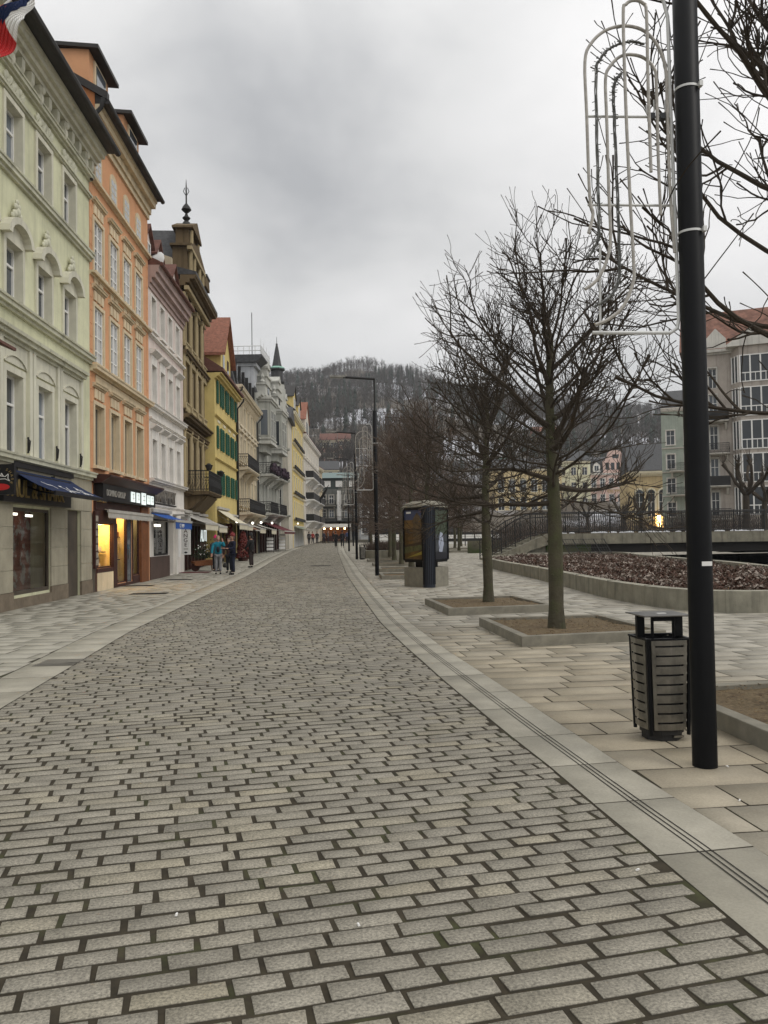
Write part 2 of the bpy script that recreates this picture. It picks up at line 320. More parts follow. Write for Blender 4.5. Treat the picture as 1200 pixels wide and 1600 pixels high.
def block_mesh(name, cs, tones, m, bev=0.012, drop=0.022, jit=0.0, zj=0.002, seed=1):
    """stones from their four corners (n,4,2): a raised bevelled cap each"""
    g = np.random.default_rng(seed); c = np.asarray(cs, np.float64); n = len(c)
    if jit: c = c + g.normal(0, jit, c.shape)
    lo = np.linalg.norm(c[:, 1] - c[:, 0], axis=1)[:, None]; w = np.linalg.norm(c[:, 3] - c[:, 0], axis=1)[:, None]
    ts = np.clip(np.stack([np.zeros((n, 1)), bev / np.maximum(lo, .05), 1 - bev / np.maximum(lo, .05), np.ones((n, 1))], 1)[:, :, 0], 0, 1)
    tt = np.clip(np.stack([np.zeros((n, 1)), bev / np.maximum(w, .05), 1 - bev / np.maximum(w, .05), np.ones((n, 1))], 1)[:, :, 0], 0, 1)
    V = np.zeros((n, 4, 4, 3)); zt = g.normal(0, zj, n); tx = g.normal(0, zj * 0.8, (n, 2))
    for i in range(4):
        for j in range(4):
            s, t = ts[:, i][:, None], tt[:, j][:, None]
            cr = 0.0
            if i in (0, 3) and j in (0, 3): cr = 0.35 * bev
            p = c[:, 0] * (1 - s) * (1 - t) + c[:, 1] * s * (1 - t) + c[:, 2] * s * t + c[:, 3] * (1 - s) * t
            if cr: mid = c.mean(1); d = mid - p; p = p + d / np.linalg.norm(d, axis=1)[:, None] * cr * 2
            V[:, i, j, :2] = p
            z = zt + tx[:, 0] * (s[:, 0] - .5) * 2 + tx[:, 1] * (t[:, 0] - .5) * 2 + np.array([gz(y) for y in p[:, 1]])
            if i in (0, 3) or j in (0, 3): z = z - drop * (1.0 if not cr else 1.2)
            elif jit: V[:, i, j, :2] += g.normal(0, jit * 0.5, (n, 2)); z = z + g.normal(0, 0.0012, n)
            V[:, i, j, 2] = z
    q = np.array([(i * 4 + j, (i + 1) * 4 + j, (i + 1) * 4 + j + 1, i * 4 + j + 1) for i in range(3) for j in range(3)])
    Q = (np.arange(n)[:, None, None] * 16 + q[None]).reshape(-1, 4)
    ed = np.array([1.0 if i in (0, 3) or j in (0, 3) else 0.0 for i in range(4) for j in range(4)])
    o = link(name, np_mesh(name, V.reshape(-1, 3), Q, np.repeat(tones, 16), np.tile(ed, n)), m)
    return stuff_kind(o, 'structure')
def course(left, right, y0, y1, theta, row, lens, gap_u, gap_v, seed, skip=None):
    g = random.Random(seed); c, s = math.cos(theta), math.sin(theta); cs = []
    def cross(tab, v):
        u = 0.0
        for _ in range(25): u += 0.8 * (lerp(tab, s * u + c * v) + s * v - c * u) / c
        return u
    v = c * y0 - 3; last = []
    while v < c * y1 + 3:
        rw = row * g.uniform(0.93, 1.07) if isinstance(row, float) else g.choice(row)
        va, vb = v + gap_v / 2, v + rw - gap_v / 2
        la, lb, ra, rb = cross(left, va), cross(left, vb), cross(right, va), cross(right, vb)
        u = min(la, lb) - g.uniform(0, lens[1]); now = []; near = 0.22 * lens[0]
        while u < max(ra, rb):
            for _ in range(7):
                L = g.uniform(*lens)
                if all(abs(u + L - q) > near for q in last if abs(u + L - q) < 1): break
            now.append(u + L); a, b = u + gap_u / 2, u + L - gap_u / 2
            a0, a1, b0, b1 = max(a, la), max(a, lb), min(b, ra), min(b, rb)
            if b0 - a0 > 0.05 and b1 - a1 > 0.05:
                q = [(c * uu - s * vv, s * uu + c * vv) for uu, vv in ((a0, va), (b0, va), (b1, vb), (a1, vb))]
                ym = q[0][1]; xm = (q[0][0] + q[1][0]) / 2
                if y0 <= ym <= y1 and not (skip and skip(xm, ym)): cs.append(q)
            u += L
        v += rw; last = now
    return cs
def inset(tab, d): return [(y, x + d) for y, x in tab]
cs = course(inset(EDGE_L, 0.008), inset(EDGE_R, -0.008), 0.6, 120, R(12.5), 0.128, (0.19, 0.36), 0.0145, 0.0115, 3)
tn = np.clip(np.random.default_rng(5).normal(0.5, 0.17, len(cs)), 0, 1)
block_mesh('road', cs, tn, M['setts'], bev=0.007, drop=0.02, jit=0.0026, zj=0.0013)
def sheet(name, left, right, y0, y1, z, m, step=2.0):
    b = MB(); ys = np.arange(y0, y1 + .01, step)
    for a, c in zip(ys, ys[1:]): b.poly((lerp(left, a), a, gz(a) + z), (lerp(right, a), a, gz(a) + z), (lerp(right, c), c, gz(c) + z), (lerp(left, c), c, gz(c) + z))
    return stuff_kind(b.build(name, m), 'structure')
sheet('road_joints', WALL_L, [(y, min(x, 14.6)) for y, x in OUT_R], -4, 150, -0.0058, M['joint'])
cs = course(BAND_R, OUT_R, 0.6, 120, R(4), [0.30, 0.40, 0.40, 0.5], (0.45, 1.05), 0.012, 0.012, 11, skip=lambda x, y: x > 16 and y > 54 and (x > 26))
g = np.random.default_rng(8); yy = np.array([q[0][1] for q in cs]); xx = np.array([q[0][0] for q in cs])
warm = np.clip(1.2 - np.abs(yy - 8.0) / 7.0, 0, 1) * np.clip(1.3 - np.abs(xx - 2.0) / 2.2, 0, 1)
tn = 0.80 - 0.46 * warm + g.normal(0, 0.045, len(cs)) * (1 + (g.random(len(cs)) < 0.12) * 2)
block_mesh('pavement', cs, np.clip(tn, 0, 1), M['slab'], bev=0.003, drop=0.014, zj=0.0008, seed=4)
cs = course(WALL_L, inset(BAND_L, -0.006), 0.6, 120, R(-2), [0.32, 0.40, 0.40, 0.48], (0.4, 1.0), 0.010, 0.010, 21)
tn = np.clip(np.random.default_rng(9).normal(0.6, 0.16, len(cs)), 0, 1)
block_mesh('pavement', cs, tn, M['slab_left'], bev=0.003, drop=0.014, zj=0.0008, seed=6)
def band(left, right, y0, y1, seed, name):
    g = random.Random(seed); cs = []; y = y0
    while y < y1:
        L = g.uniform(0.75, 1.15); t = 0.08
        cs.append([(lerp(left, y) + .004, y + .003 - 0), (lerp(right, y) - .004, y + .003 + t), (lerp(right, y + L) - .004, y + L - .003 + t), (lerp(left, y + L) + .004, y + L - .003)]); y += L
    return block_mesh(name, cs, np.random.default_rng(seed).normal(.5, .2, len(cs)), M['band'], bev=0.004, drop=0.008, zj=0.0006, seed=seed)
band(EDGE_R, BAND_R, 0.6, 120, 31, 'kerb_band'); band(BAND_L, EDGE_L, 0.6, 120, 32, 'kerb_band')
gb = MB()
ys = np.concatenate([np.arange(0.6, 20, 0.6), np.arange(20, 80, 2.0)])
for k in range(3):
    for a, c in zip(ys, ys[1:]):
        def gx(y): return lerp(EDGE_R, y) + (lerp(BAND_R, y) - lerp(EDGE_R, y)) * (0.43 + 0.065 * k)
        gb.poly((gx(a) - .0042, a, gz(a) + .0035), (gx(a) + .0042, a, gz(a) + .0035), (gx(c) + .0042, c, gz(c) + .0035), (gx(c) - .0042, c, gz(c) + .0035))
stuff_kind(gb.build('kerb_groove', M['groove']), 'structure')
# ------------------------------------------------------------------ buildings
WIN = {}
class House:
    """local frame: x along the facade, y into the building, z up; the facade looks to -y"""
    def __init__(s, name, label, P0, P1=None, W=None, rz=None, D=10.0, H=12.0, wall=None, group=None, cat='building'):
        if P1: W = math.hypot(P1[0] - P0[0], P1[1] - P0[1]); rz = math.atan2(P1[1] - P0[1], P1[0] - P0[0])
        s.W, s.D, s.H, s.wallm = W, D, H, wall; s.holes = []
        s.root = empty(name, (P0[0], P0[1], gz(P0[1])), rz, label, cat, group)
    def hole(s, x0, x1, z0, z1, d=0.2): s.holes.append((x0, x1, z0, z1, d))
    def body(s, m=None, low=-0.6):
        W, D, H = s.W, s.D, s.H; b = MB()
        xs = sorted({0.0, W} | {round(v, 4) for h in s.holes for v in h[:2]}); zs = sorted({low, H} | {round(v, 4) for h in s.holes for v in h[2:4]})
        for x0, x1 in zip(xs, xs[1:]):
            for z0, z1 in zip(zs, zs[1:]):
                mx_, mz = (x0 + x1) / 2, (z0 + z1) / 2
                if any(h[0] < mx_ < h[1] and h[2] < mz < h[3] for h in s.holes): continue
                b.poly((x0, 0, z0), (x1, 0, z0), (x1, 0, z1), (x0, 0, z1))
        for x0, x1, z0, z1, d in s.holes:
            b.poly((x0, 0, z0), (x0, 0, z1), (x0, d, z1), (x0, d, z0)); b.poly((x1, 0, z0), (x1, d, z0), (x1, d, z1), (x1, 0, z1))
            b.poly((x0, 0, z1), (x1, 0, z1), (x1, d, z1), (x0, d, z1)); b.poly((x0, 0, z0), (x0, d, z0), (x1, d, z0), (x1, 0, z0))
        b.poly((0, 0, low), (0, 0, H), (0, D, H), (0, D, low)); b.poly((W, 0, low), (W, D, low), (W, D, H), (W, 0, H))
        b.poly((0, D, low), (0, D, H), (W, D, H), (W, D, low)); b.poly((0, 0, H), (W, 0, H), (W, D, H), (0, D, H))
        s.wall = b.build('wall', m or s.wallm, s.root); return s.wall
    def window(s, x0, x1, z0, z1, d=0.2, style='T', sur=None, surw=0.12, sill=True, fm=None, hood=0, hole=True, pane=None, sur_p=0.05):
        """recessed window: frame (part) > pane, surround, sill"""
        if hole: s.hole(x0, x1, z0, z1, d + 0.06)
        w, h = round(x1 - x0, 3), round(z1 - z0, 3); fm = fm or M['white']; key = (w, h, style, round(d, 2), surw, sur.name if sur else 0, sill, hood, fm.name, sur_p)
        if key not in WIN:
            f = MB(); t = 0.06 if w > 0.7 else 0.045; y0, y1 = d - 0.03, d + 0.05
            f.box(0, t, y0, y1, 0, h); f.box(w - t, w, y0, y1, 0, h); f.box(t, w - t, y0, y1, 0, t); f.box(t, w - t, y0, y1, h - t, h)
            if style == 'T': f.box(t, w - t, y0 + .003, y1, h * .66, h * .66 + t); f.box(w / 2 - t * .6, w / 2 + t * .6, y0 - .004, y1, t, h - t)
            elif style == 'grid':
                for i in range(1, 4): f.box(t, w - t, y0 + .01, y1, h * i / 4 - .018, h * i / 4 + .018)
                f.box(w / 2 - .04, w / 2 + .04, y0 - .004, y1, t, h - t); f.box(w / 4 - .015, w / 4 + .015, y0 + .012, y1, t, h - t); f.box(w * .75 - .015, w * .75 + .015, y0 + .012, y1, t, h - t)
            elif style == 'cross': f.box(t, w - t, y0 + .003, y1, h * .62, h * .62 + t); f.box(w / 2 - t * .5, w / 2 + t * .5, y0 - .004, y1, t, h - t)
            pn = MB().poly((0.01, d + .02, 0.01), (w - .01, d + .02, 0.01), (w - .01, d + .02, h - .01), (0.01, d + .02, h - .01))
            sm = None
            if sur:
                q = MB(); p = -sur_p
                q.box(-surw, 0, p, -.001, 0, h); q.box(w, w + surw, p, -.001, 0, h); q.box(-surw, w + surw, p - .003, -.001, h, h + surw)
                ln = .002; q.poly((ln, -.001, 0), (ln, -.001, h), (ln, d - .031, h), (ln, d - .031, 0)); q.poly((w - ln, -.001, 0), (w - ln, d - .031, 0), (w - ln, d - .031, h), (w - ln, -.001, h)); q.poly((0, -.001, h - ln), (w, -.001, h - ln), (w, d - .031, h - ln), (0, d - .031, h - ln)); q.poly((0, -.001, ln), (0, d - .031, ln), (w, d - .031, ln), (w, -.001, ln))
                if sill: q.box(-surw - .04, w + surw + .04, -sur_p - .10, -.001, -.10, 0)
                if hood == 1: q.box(-surw, w + surw, -.05, -.001, h + surw, h + surw + .28); q.prism([(-.001, h + surw + .28), (-.08, h + surw + .28), (-.26, h + surw + .42), (-.26, h + surw + .47), (-.001, h + surw + .52)], -surw - .1, w + surw + .1)
                if hood == 2:
                    pts = [(w / 2 + (w / 2 + surw + .14) * math.cos(a), h + surw - .05 + .52 * math.sin(a)) for a in [math.pi * i / 10 for i in range(11)]]
                    inn = [(w / 2 + (w / 2 + surw - .04) * math.cos(a), h + surw - .05 + .36 * math.sin(a)) for a in [math.pi * i / 10 for i in range(11)]]
                    for i in range(10): q.prism([pts[i], pts[i + 1], inn[i + 1], inn[i]], -.24, -.001, 'y'); q.prism([inn[i], inn[i + 1], (inn[i + 1][0], h + surw - .05), (inn[i][0], h + surw - .05)], -.045, -.001, 'y')
                if hood == 3:
                    q.box(-surw, w + surw, -.05, -.001, h + surw, h + surw + .15); z = h + surw + .15
                    q.prism([(-surw - .14, z), (w + surw + .14, z), (w + surw + .14, z + .08), (w / 2, z + .42), (-surw - .14, z + .08)], -.2, -.001, 'y')
                sm = q.mesh('surround')
            WIN[key] = (f.mesh('window'), pn.mesh('pane'), sm)
        a, b, c = WIN[key]
        o = link('window', a, fm, s.root, (x0, 0, z0)); link('pane', b, pane or M['pane'], o)
        if c: link('surround', c, sur, o)
        return o
    def course(s, z, steps, m, x0=None, x1=None, name='string_course'):
        """moulding: steps of (projection, height)"""
        x0 = 0.0 if x0 is None else x0; x1 = s.W if x1 is None else x1; pts = [(0.002, z)]
        for p, h in steps: pts += [(-p, z), (-p * 1.04 - .004, z + h)]; z += h
        pts.append((0.002, z)); return MB().prism(pts, x0, x1).build(name, m, s.root)
    def roof(s, z, rise, run, m, over=0.5, th=0.22, x0=0, x1=None, name='roof'):
        x1 = s.W if x1 is None else x1
        b = MB().prism([(-over, z), (-over, z + th), (run, z + th + rise), (run + run, z + th), (run + run, z)], x0, x1); return b.build(name, m, s.root)
    def box(s, name, m, *a): return MB().box(*a).build(name, m, s.root)
    def pilaster(s, x0, x1, z0, z1, m, p=0.08): return s.box('pilaster', m, x0, x1, -p, -.001, z0, z1)
    def drain(s, x, z0, z1, m=None, y=-0.12):
        return MB().tube([(x, y - .45, z1 + .1), (x, y - .4, z1 - .1), (x, y, z1 - .6), (x, y, z0)], .06, 8).build('drainpipe', m or M['iron'], s.root, True)
    def balcony(s, x0, x1, z, out, m, rail, hgt=1.0, brackets=2, solid=False, curve=0.0):
        b = MB().prism([(-.001, z - .22), (-out + .08, z - .16), (-out, z - .06), (-out, z), (-.001, z)], x0, x1)
        for i in range(brackets):
            xb = x0 + .3 + (x1 - x0 - .6) * i / max(1, brackets - 1); b.prism([(-.001, z - .95), (-.18, z - .85), (-out * .8, z - .23), (-.001, z - .221)], xb - .12, xb + .12)
        o = b.build('balcony', m, s.root); r = MB()
        if solid:
            r.box(x0, x1, -out, -out + .12, z + .002, z + hgt); r.box(x0, x0 + .12, -out + .12, -.002, z + .002, z + hgt); r.box(x1 - .12, x1, -out + .12, -.002, z + .002, z + hgt)
        else:
            path = [(x0 + .04, -.01), (x0 + .04, -out + .05), (x1 - .04, -out + .05), (x1 - .04, -.01)]
            for (a, c), (d, e_) in zip(path, path[1:]):
                L = math.hypot(d - a, e_ - c); n = max(2, int(L / .13))
                r.tube([(a, c, z + hgt), (d, e_, z + hgt)], .03, 4); r.tube([(a, c, z + .1), (d, e_, z + .1)], .02, 4); r.tube([(a, c, z + hgt - .18), (d, e_, z + hgt - .18)], .014, 4)
                for i in range(n + 1):
                    t = i / n; x, y = a + (d - a) * t, c + (e_ - c) * t; nx, ny = (e_ - c) / L * .05, -(d - a) / L * .05
                    r.tube([(x, y, z), (x + nx, y + ny, z + .3), (x, y, z + .62), (x, y, z + hgt)], .013, 4, False)
                    if i < n: r.tube([(x, y, z + .15), (x + (d - a) / n, y + (e_ - c) / n, z + .5), (x, y, z + .8)], .012, 3, False)
        link('railing', r.mesh('railing'), rail, o); return o
    def bay(s, x0, x1, z0, z1, out, m, floors, wins=1, trim=None, ch=0.5):
        """projecting bay with its own windows (front and the two cheeks)"""
        b = MB(); pl = [(x0, -.001), (x0 + ch * .2, -out), (x1 - ch * .2, -out), (x1, -.001)]
        b.prism(pl, z0, z1, 'z'); b.prism([(x0 + .15, -.001), (x0 + ch * .2 + .2, -out * .6), (x1 - ch * .2 - .2, -out * .6), (x1 - .15, -.001)], z0 - .7, z0 - .001, 'z')
        o = b.build('bay', m, s.root)
        def ring(z, h, p): link('moulding', MB().prism([(x0 - p, -.004), (x0 + ch * .2 - p, -out - p), (x1 - ch * .2 + p, -out - p), (x1 + p, -.004)], z, z + h, 'z').mesh('moulding'), trim or m, o)
        ring(z0 + .01, .25, .08); ring(z1 - .35, .2, .1); ring(z1 - .15, .2, .2)
        for a, c in floors: ring(a - .35, .12, .06)
        g = MB(); fr = MB()
        for a, c in floors:
            xa, xb = x0 + ch * .2 + .25, x1 - ch * .2 - .25; n = wins
            for i in range(n):
                p, q = xa + (xb - xa) * (i + .12) / n, xa + (xb - xa) * (i + .88) / n
                g.poly((p, -out - .012, a), (q, -out - .012, a), (q, -out - .012, c), (p, -out - .012, c))
                for u, v, e0, e1 in ((p - .07, p + .02, a, c), (q - .02, q + .07, a, c), (p, q, c - .02, c + .1), (p, q, a - .1, a + .02), ((p + q) / 2 - .03, (p + q) / 2 + .03, a, c), (p, q, a + (c - a) * .66, a + (c - a) * .66 + .06)): fr.box(u, v, -out - .05, -out - .002, e0, e1)
            y0, y1 = -out + .22, -.22
            for xx, sgn in ((x0, -1), (x1, 1)):
                k = ch * .2 / out; f_ = lambda y: xx - sgn * (k * -y)
                g.poly((f_(y0) + sgn * .012, y0, a), (f_(y1) + sgn * .012, y1, a), (f_(y1) + sgn * .012, y1, c), (f_(y0) + sgn * .012, y0, c))
                fr.box(f_(y0) - .045, f_(y0) + .045, y0 - .07, y0, a, c); fr.box(f_(y1) - .045, f_(y1) + .045, y1, y1 + .07, a, c); fr.box(f_(y0) - .05, f_(y1) + .05, y0, y1, c, c + .1) if sgn < 0 else fr.box(f_(y1) - .05, f_(y0) + .05, y0, y1, c, c + .1)
        w = link('window', fr.mesh('window'), trim or M['white'], o); link('pane', g.mesh('pane'), M['pane'], o); return o
def dormer(h, xc, w, z0, hgt, y0, run, m, roofm, peak=0.6, win=True, trim=None):
    b = MB().prism([(xc - w / 2, z0), (xc + w / 2, z0), (xc + w / 2, z0 + hgt), (xc, z0 + hgt + peak), (xc - w / 2, z0 + hgt)], y0, y0 + run, 'y')
    o = b.build('dormer', m, h.root); e_ = .16; t = .09; r = MB()
    for sg in (-1, 1):
        r.prism([(xc, z0 + hgt + peak + t), (xc + sg * (w / 2 + e_), z0 + hgt - e_ * peak * 2 / w + t), (xc + sg * (w / 2 + e_), z0 + hgt - e_ * peak * 2 / w), (xc, z0 + hgt + peak + .002)], y0 - e_, y0 + run, 'y')
    link('dormer_roof', r.mesh('dormer_roof'), roofm, o)
    if win:
        f = MB(); x0, x1, a, c = xc - w * .28, xc + w * .28, z0 + hgt * .2, z0 + hgt * .92
        for bx in ((x0 - .07, x0, a, c), (x1, x1 + .07, a, c), (x0 - .07, x1 + .07, c, c + .08), (x0 - .07, x1 + .07, a - .08, a), (xc - .03, xc + .03, a, c)): f.box(bx[0], bx[1], y0 - .05, y0 - .001, bx[2], bx[3])
        wn = link('window', f.mesh('window'), trim or M['white'], o); link('pane', MB().poly((x0, y0 - .012, a), (x1, y0 - .012, a), (x1, y0 - .012, c), (x0, y0 - .012, c)).mesh('pane'), M['pane'], o)
    return o
def awning(name, label, loc, rz, w, out, drop, m, valance=0.0, valm=None, box=True, group=None, stripe=False):
    """hung on a facade: local x along it, -y outwards; z=0 at the wall edge"""
    r = empty(name, loc, rz, label, 'awning', group); b = MB(); n = 6
    for i in range(n):
        a, c = i / n, (i + 1) / n; za, zc = -drop * a - .05 * math.sin(math.pi * a), -drop * c - .05 * math.sin(math.pi * c)
        b.prism([(-out * a, za), (-out * c, zc), (-out * c, zc - .012), (-out * a, za - .012)], 0, w)
    b.build('canopy', m, r)
    f = MB().box(-.02, w + .02, -out - .06, -out - .001, -drop - .09, -drop + .01); f.box(-.03, w + .03, -.001 - .14, -.001, .02, .16)
    for x in (w * .12, w * .88): f.tube([(x, -.03, -.35), (x + .02, -out * .5, -drop * .75 - .12), (x, -out + .03, -drop - .05)], .022, 5)
    f.build('frame', M['canvas_grey'] if m != M['navy'] else M['black'], r)
    if valance:
        v = MB(); k = max(4, int(w / .22))
        for i in range(k):
            x0, x1 = w * i / k, w * (i + 1) / k; xm = (x0 + x1) / 2; z = -drop - .09; y = -out - .03
            v.prism([(x0, z), (x0, z - valance * .8), (xm, z - valance), (x1, z - valance * .8), (x1, z)], y - .006, y, 'y')
        v.build('valance', valm or m, r)
    return r
def lines(b, segs, t, y0, y1):
    for (x0, z0), (x1, z1) in segs:
        d = math.hypot(x1 - x0, z1 - z0) or 1; nx, nz = -(z1 - z0) / d * t / 2, (x1 - x0) / d * t / 2
        b.prism([(x0 + nx, z0 + nz), (x1 + nx, z1 + nz), (x1 - nx, z1 - nz), (x0 - nx, z0 - nz)], y0, y1, 'y')
def star(cx, cz, r): return [((cx + (r if i % 2 == 0 else r * .42) * math.sin(math.pi * i / 5), cz + (r if i % 2 == 0 else r * .42) * math.cos(math.pi * i / 5)), (cx + (r if i % 2 else r * .42) * math.sin(math.pi * (i + 1) / 5), cz + (r if i % 2 else r * .42) * math.cos(math.pi * (i + 1) / 5))) for i in range(10)]
L90 = R(90)
def two_tone(name, low, high, z):
    m = plaster(name, low, .12); t = m.node_tree; geo = N(t, 'ShaderNodeTexCoord'); sx_ = N(t, 'ShaderNodeSeparateXYZ'); t.links.new(geo.outputs['Object'], sx_.inputs[0])
    gt = math_node(t, 'GREATER_THAN', sx_.outputs[2], z); mi = N(t, 'ShaderNodeMix', data_type='RGBA'); mi.inputs[6].default_value = (*low, 1); mi.inputs[7].default_value = (*high, 1); t.links.new(gt, mi.inputs[0])
    for n in t.nodes:
        if n.type == 'RGB':
            for l in list(n.outputs[0].links): t.links.new(mi.outputs[2], l.to_socket)
    return m

# --- pale green corner of the row
P = {}
P['green'] = plaster('pale_green_plaster', (0.60, 0.595, 0.41), 0.10); P['green_trim'] = plaster('greenish_white_trim', (0.56, 0.55, 0.43), 0.22); P['reveal'] = plaster('ivory', (0.60, 0.58, 0.47), 0.1)
P['clad'] = mat('stone_cladding', (0.33, 0.30, 0.225), 0.75, var=0.22, vscale=1.3, streak=0.25, bump=0.1)
P['clad_dark'] = mat('dark_stone_cladding', (0.075, 0.06, 0.045), 0.6, var=0.3, vscale=2, streak=0.2); P['plinth'] = mat('plinth_stone', (0.175, 0.14, 0.10), 0.8, var=0.3, vscale=3)
Y0 = 15.0; h = House('green_house', 'pale green house with arched window hoods and a stone clad shop front', (-8.04, Y0), (-8.04, 26.2), H=14.0, wall=P['green'])
wc = [24.28, 22.27, 20.25, 18.23, 16.2]
for k, c in enumerate(wc):
    c -= Y0
    h.window(c - .5, c + .5, 10.66, 12.25, .2, 'T', P['reveal'], .13, True); h.window(c - .5, c + .5, 7.42, 8.85, .2, 'T', P['reveal'], .13, False, hood=2)
    h.window(c - .5, c + .5, 3.76, 5.68, .2, 'cross', P['reveal'], .16, False)
    cr = MB()
    for a, zz, rr in ((0, 9.62, .13), (-.16, 9.55, .1), (.16, 9.55, .1), (-.08, 9.75, .09), (.08, 9.77, .09), (0, 9.88, .07), (.28, 9.47, .07), (-.28, 9.47, .07)): cr.ball((c + a, -.1, zz), rr, 7, (1, .7, 1))
    cr.build('crest', P['green_trim'], h.root, True)
    fz = MB(); g_ = random.Random(k)
    for i in range(13):
        x = c - .55 + 1.1 * i / 12; fz.ball((x, -.03, 12.74 + .07 * math.sin(i * 2.1)), .07 + .03 * g_.random(), 6, (1, .6, 1.2))
        fz.tube([(x - .05, -.04, 12.60), (x + .03, -.06, 12.72), (x + .08, -.04, 12.88)], .02, 4)
    fz.build('frieze_ornament', P['green_trim'], h.root, True)
    p = MB().box(c - .78, c + .78, -.045, -.001, 5.9, 6.42); p.box(c - .98, c - .8, -.1, -.001, 3.76, 6.42); p.box(c + .8, c + .98, -.1, -.001, 3.76, 6.42)
    for i in range(8):
        a0, a1 = math.pi * (.15 + .7 * i / 8), math.pi * (.15 + .7 * (i + 1) / 8); p.prism([(c + .78 * math.cos(a0), 5.72 + .42 * math.sin(a0)), (c + .78 * math.cos(a1), 5.72 + .42 * math.sin(a1)), (c + .74 * math.cos(a1), 5.72 + .38 * math.sin(a1)), (c + .74 * math.cos(a0), 5.72 + .38 * math.sin(a0))], -.08, -.046, 'y')
    p.build('window_panel', P['reveal'], h.root)
    h.course(6.42, [(.10, .08), (.2, .1), (.28, .08)], P['green_trim'], c - 1.0, c + .99)
    MB().tube([(c + .62, -.1, 4.2), (c + .62, -.17, 4.12), (c + .62, -.15, 3.9), (c + .62, -.1, 3.82)], .02, 5).box(c + .605, c + .635, -.14, -.101, 3.82, 4.22).build('bracket', M['iron'], h.root)
    if c + Y0 < 25:
        q = MB()
        for zz in (4.45, 5.15): q.ball((c - .1, .5, zz), .10, 8)
        q.build('room_lamp', M['lamp_red'], h.root)
h.course(7.16, [(.08, .08), (.17, .1), (.22, .05)], P['green_trim']); h.course(10.42, [(.08, .08), (.16, .1), (.2, .05)], P['green_trim'])
h.course(12.42, [(.07, .05), (.12, .06)], P['green_trim']); h.course(12.98, [(.08, .06), (.16, .08), (.2, .04)], P['green_trim'])
h.course(13.55, [(.22, .10), (.34, .12), (.46, .12), (.52, .08)], P['reveal'], x1=11.35, name='cornice')
for i in range(19):
    x = 11.0 - i * .62; b = MB().prism([(-.001, 13.12), (-.09, 13.12), (-.2, 13.3), (-.2, 13.54), (-.001, 13.54)], x - .1, x + .1)
    if i % 3 == 1: b.ball((x, -.14, 13.2), .13, 7, (1, .8, 1.4)); b.ball((x, -.17, 13.42), .12, 7)
    b.build('cornice_bracket', P['reveal'], h.root)
h.roof(14.0, 3.4, 6.5, M['roof_dark'], .78, .14, x1=11.45)
MB().tube([(-.3, -.84, 14.03), (11.5, -.84, 14.03)], .1, 8).build('gutter', M['roof_dark'], h.root, True)
h.hole(20.1 - Y0, 22.65 - Y0, .32, 2.46, .55); h.hole(23.95 - Y0, 25.15 - Y0, .0, 2.52, .5); h.hole(16.3 - Y0, 18.6 - Y0, .32, 2.46, .5)
h.body(P['green'])
# stone clad ground floor, 4 cm proud of the plaster
b = MB()
def clad(x0, x1, z0, z1): b.box(x0 - Y0, x1 - Y0, -.05, -.001, z0, z1)
for x0, x1 in ((15, 16.3), (18.6, 20.1), (22.65, 23.95), (25.15, 26.2)):
    z = .42
    for dz in (.52, .52, .52, .54): clad(x0 + .004, x1 - .004, z, z + dz - .008); z += dz
for x0, x1, zz in ((15, 20.1, 2.53), (20.1, 22.65, 2.53), (22.65, 26.2, 2.53)):
    clad(x0 + .004, x1 - .004, zz, zz + .5); clad(x0 + .3, x1 - .005, zz + .508, 3.5)
b.build('stone_cladding', P['clad'], h.root)
for x0, x1 in ((15, 16.3), (18.6, 20.1), (22.65, 23.95), (25.15, 26.2)): MB().box(x0 - Y0, x1 - Y0, -.07, -.001, -.3, .41).build('plinth', P['plinth'], h.root)
MB().box(20.1 - Y0, 22.65 - Y0, -.065, -.001, -.3, .25).build('plinth', P['plinth'], h.root)
h.course(3.5, [(.1, .08), (.2, .1), (.24, .05)], P['green_trim'])
x0, x1 = 20.1 - Y0, 22.65 - Y0
f = MB().box(x0, x1, .02, .1, .32, .42); f.box(x0, x1, .02, .1, 2.38, 2.46); f.box(x0, x0 + .07, .02, .1, .42, 2.38); f.box(x1 - .07, x1, .02, .1, .42, 2.38); w = f.build('shop_window', P['clad_dark'], h.root)
MB().poly((x0 + .07, .06, .42), (x1 - .07, .06, .42), (x1 - .07, .06, 2.38), (x0 + .07, .06, 2.38)).build('pane', M['clear'], w)
b = MB().poly((x0, .5, .3), (x1, .5, .3), (x1, .5, 2.5), (x0, .5, 2.5)).build('display_back', mat('display_curtain', (0.16, 0.055, 0.035), 0.8, var=0.5, vscale=2.2, col2=(0.24, 0.21, 0.18), c2scale=3.5, c2lo=.5, c2hi=.56), w)
d = MB(); d.box(x0 + .3, x0 + .62, .2, .24, .45, .85); d.build('display_card', M['white'], w, rot=(R(-8), 0, 0))
d = MB().tube([(x0 + .42, .33, .45), (x0 + .42, .33, 1.2), (x0 + .42, .33, 1.5), (x0 + .42, .33, 1.75)], [.14, .17, .2, .06], 10); d.ball((x0 + .42, .33, 1.92), .1); d.build('mannequin', P['clad_dark'], w, True)
d = MB().box(x0 + .5, x0 + .9, .2, .24, 2.28, 2.34); d.box(x0 + 1.5, x0 + 1.9, .2, .24, 2.26, 2.32); d.build('display_lamp', M['lamp_white'], w)
MB().box(23.95 - Y0, 25.15 - Y0, .06, .14, 0, 2.52).build('door', P['clad_dark'], h.root)
f = MB().box(16.3 - Y0, 18.6 - Y0, .1, .2, .32, 2.46); f.build('shop_window', M['pane'], h.root)
GREEN = h
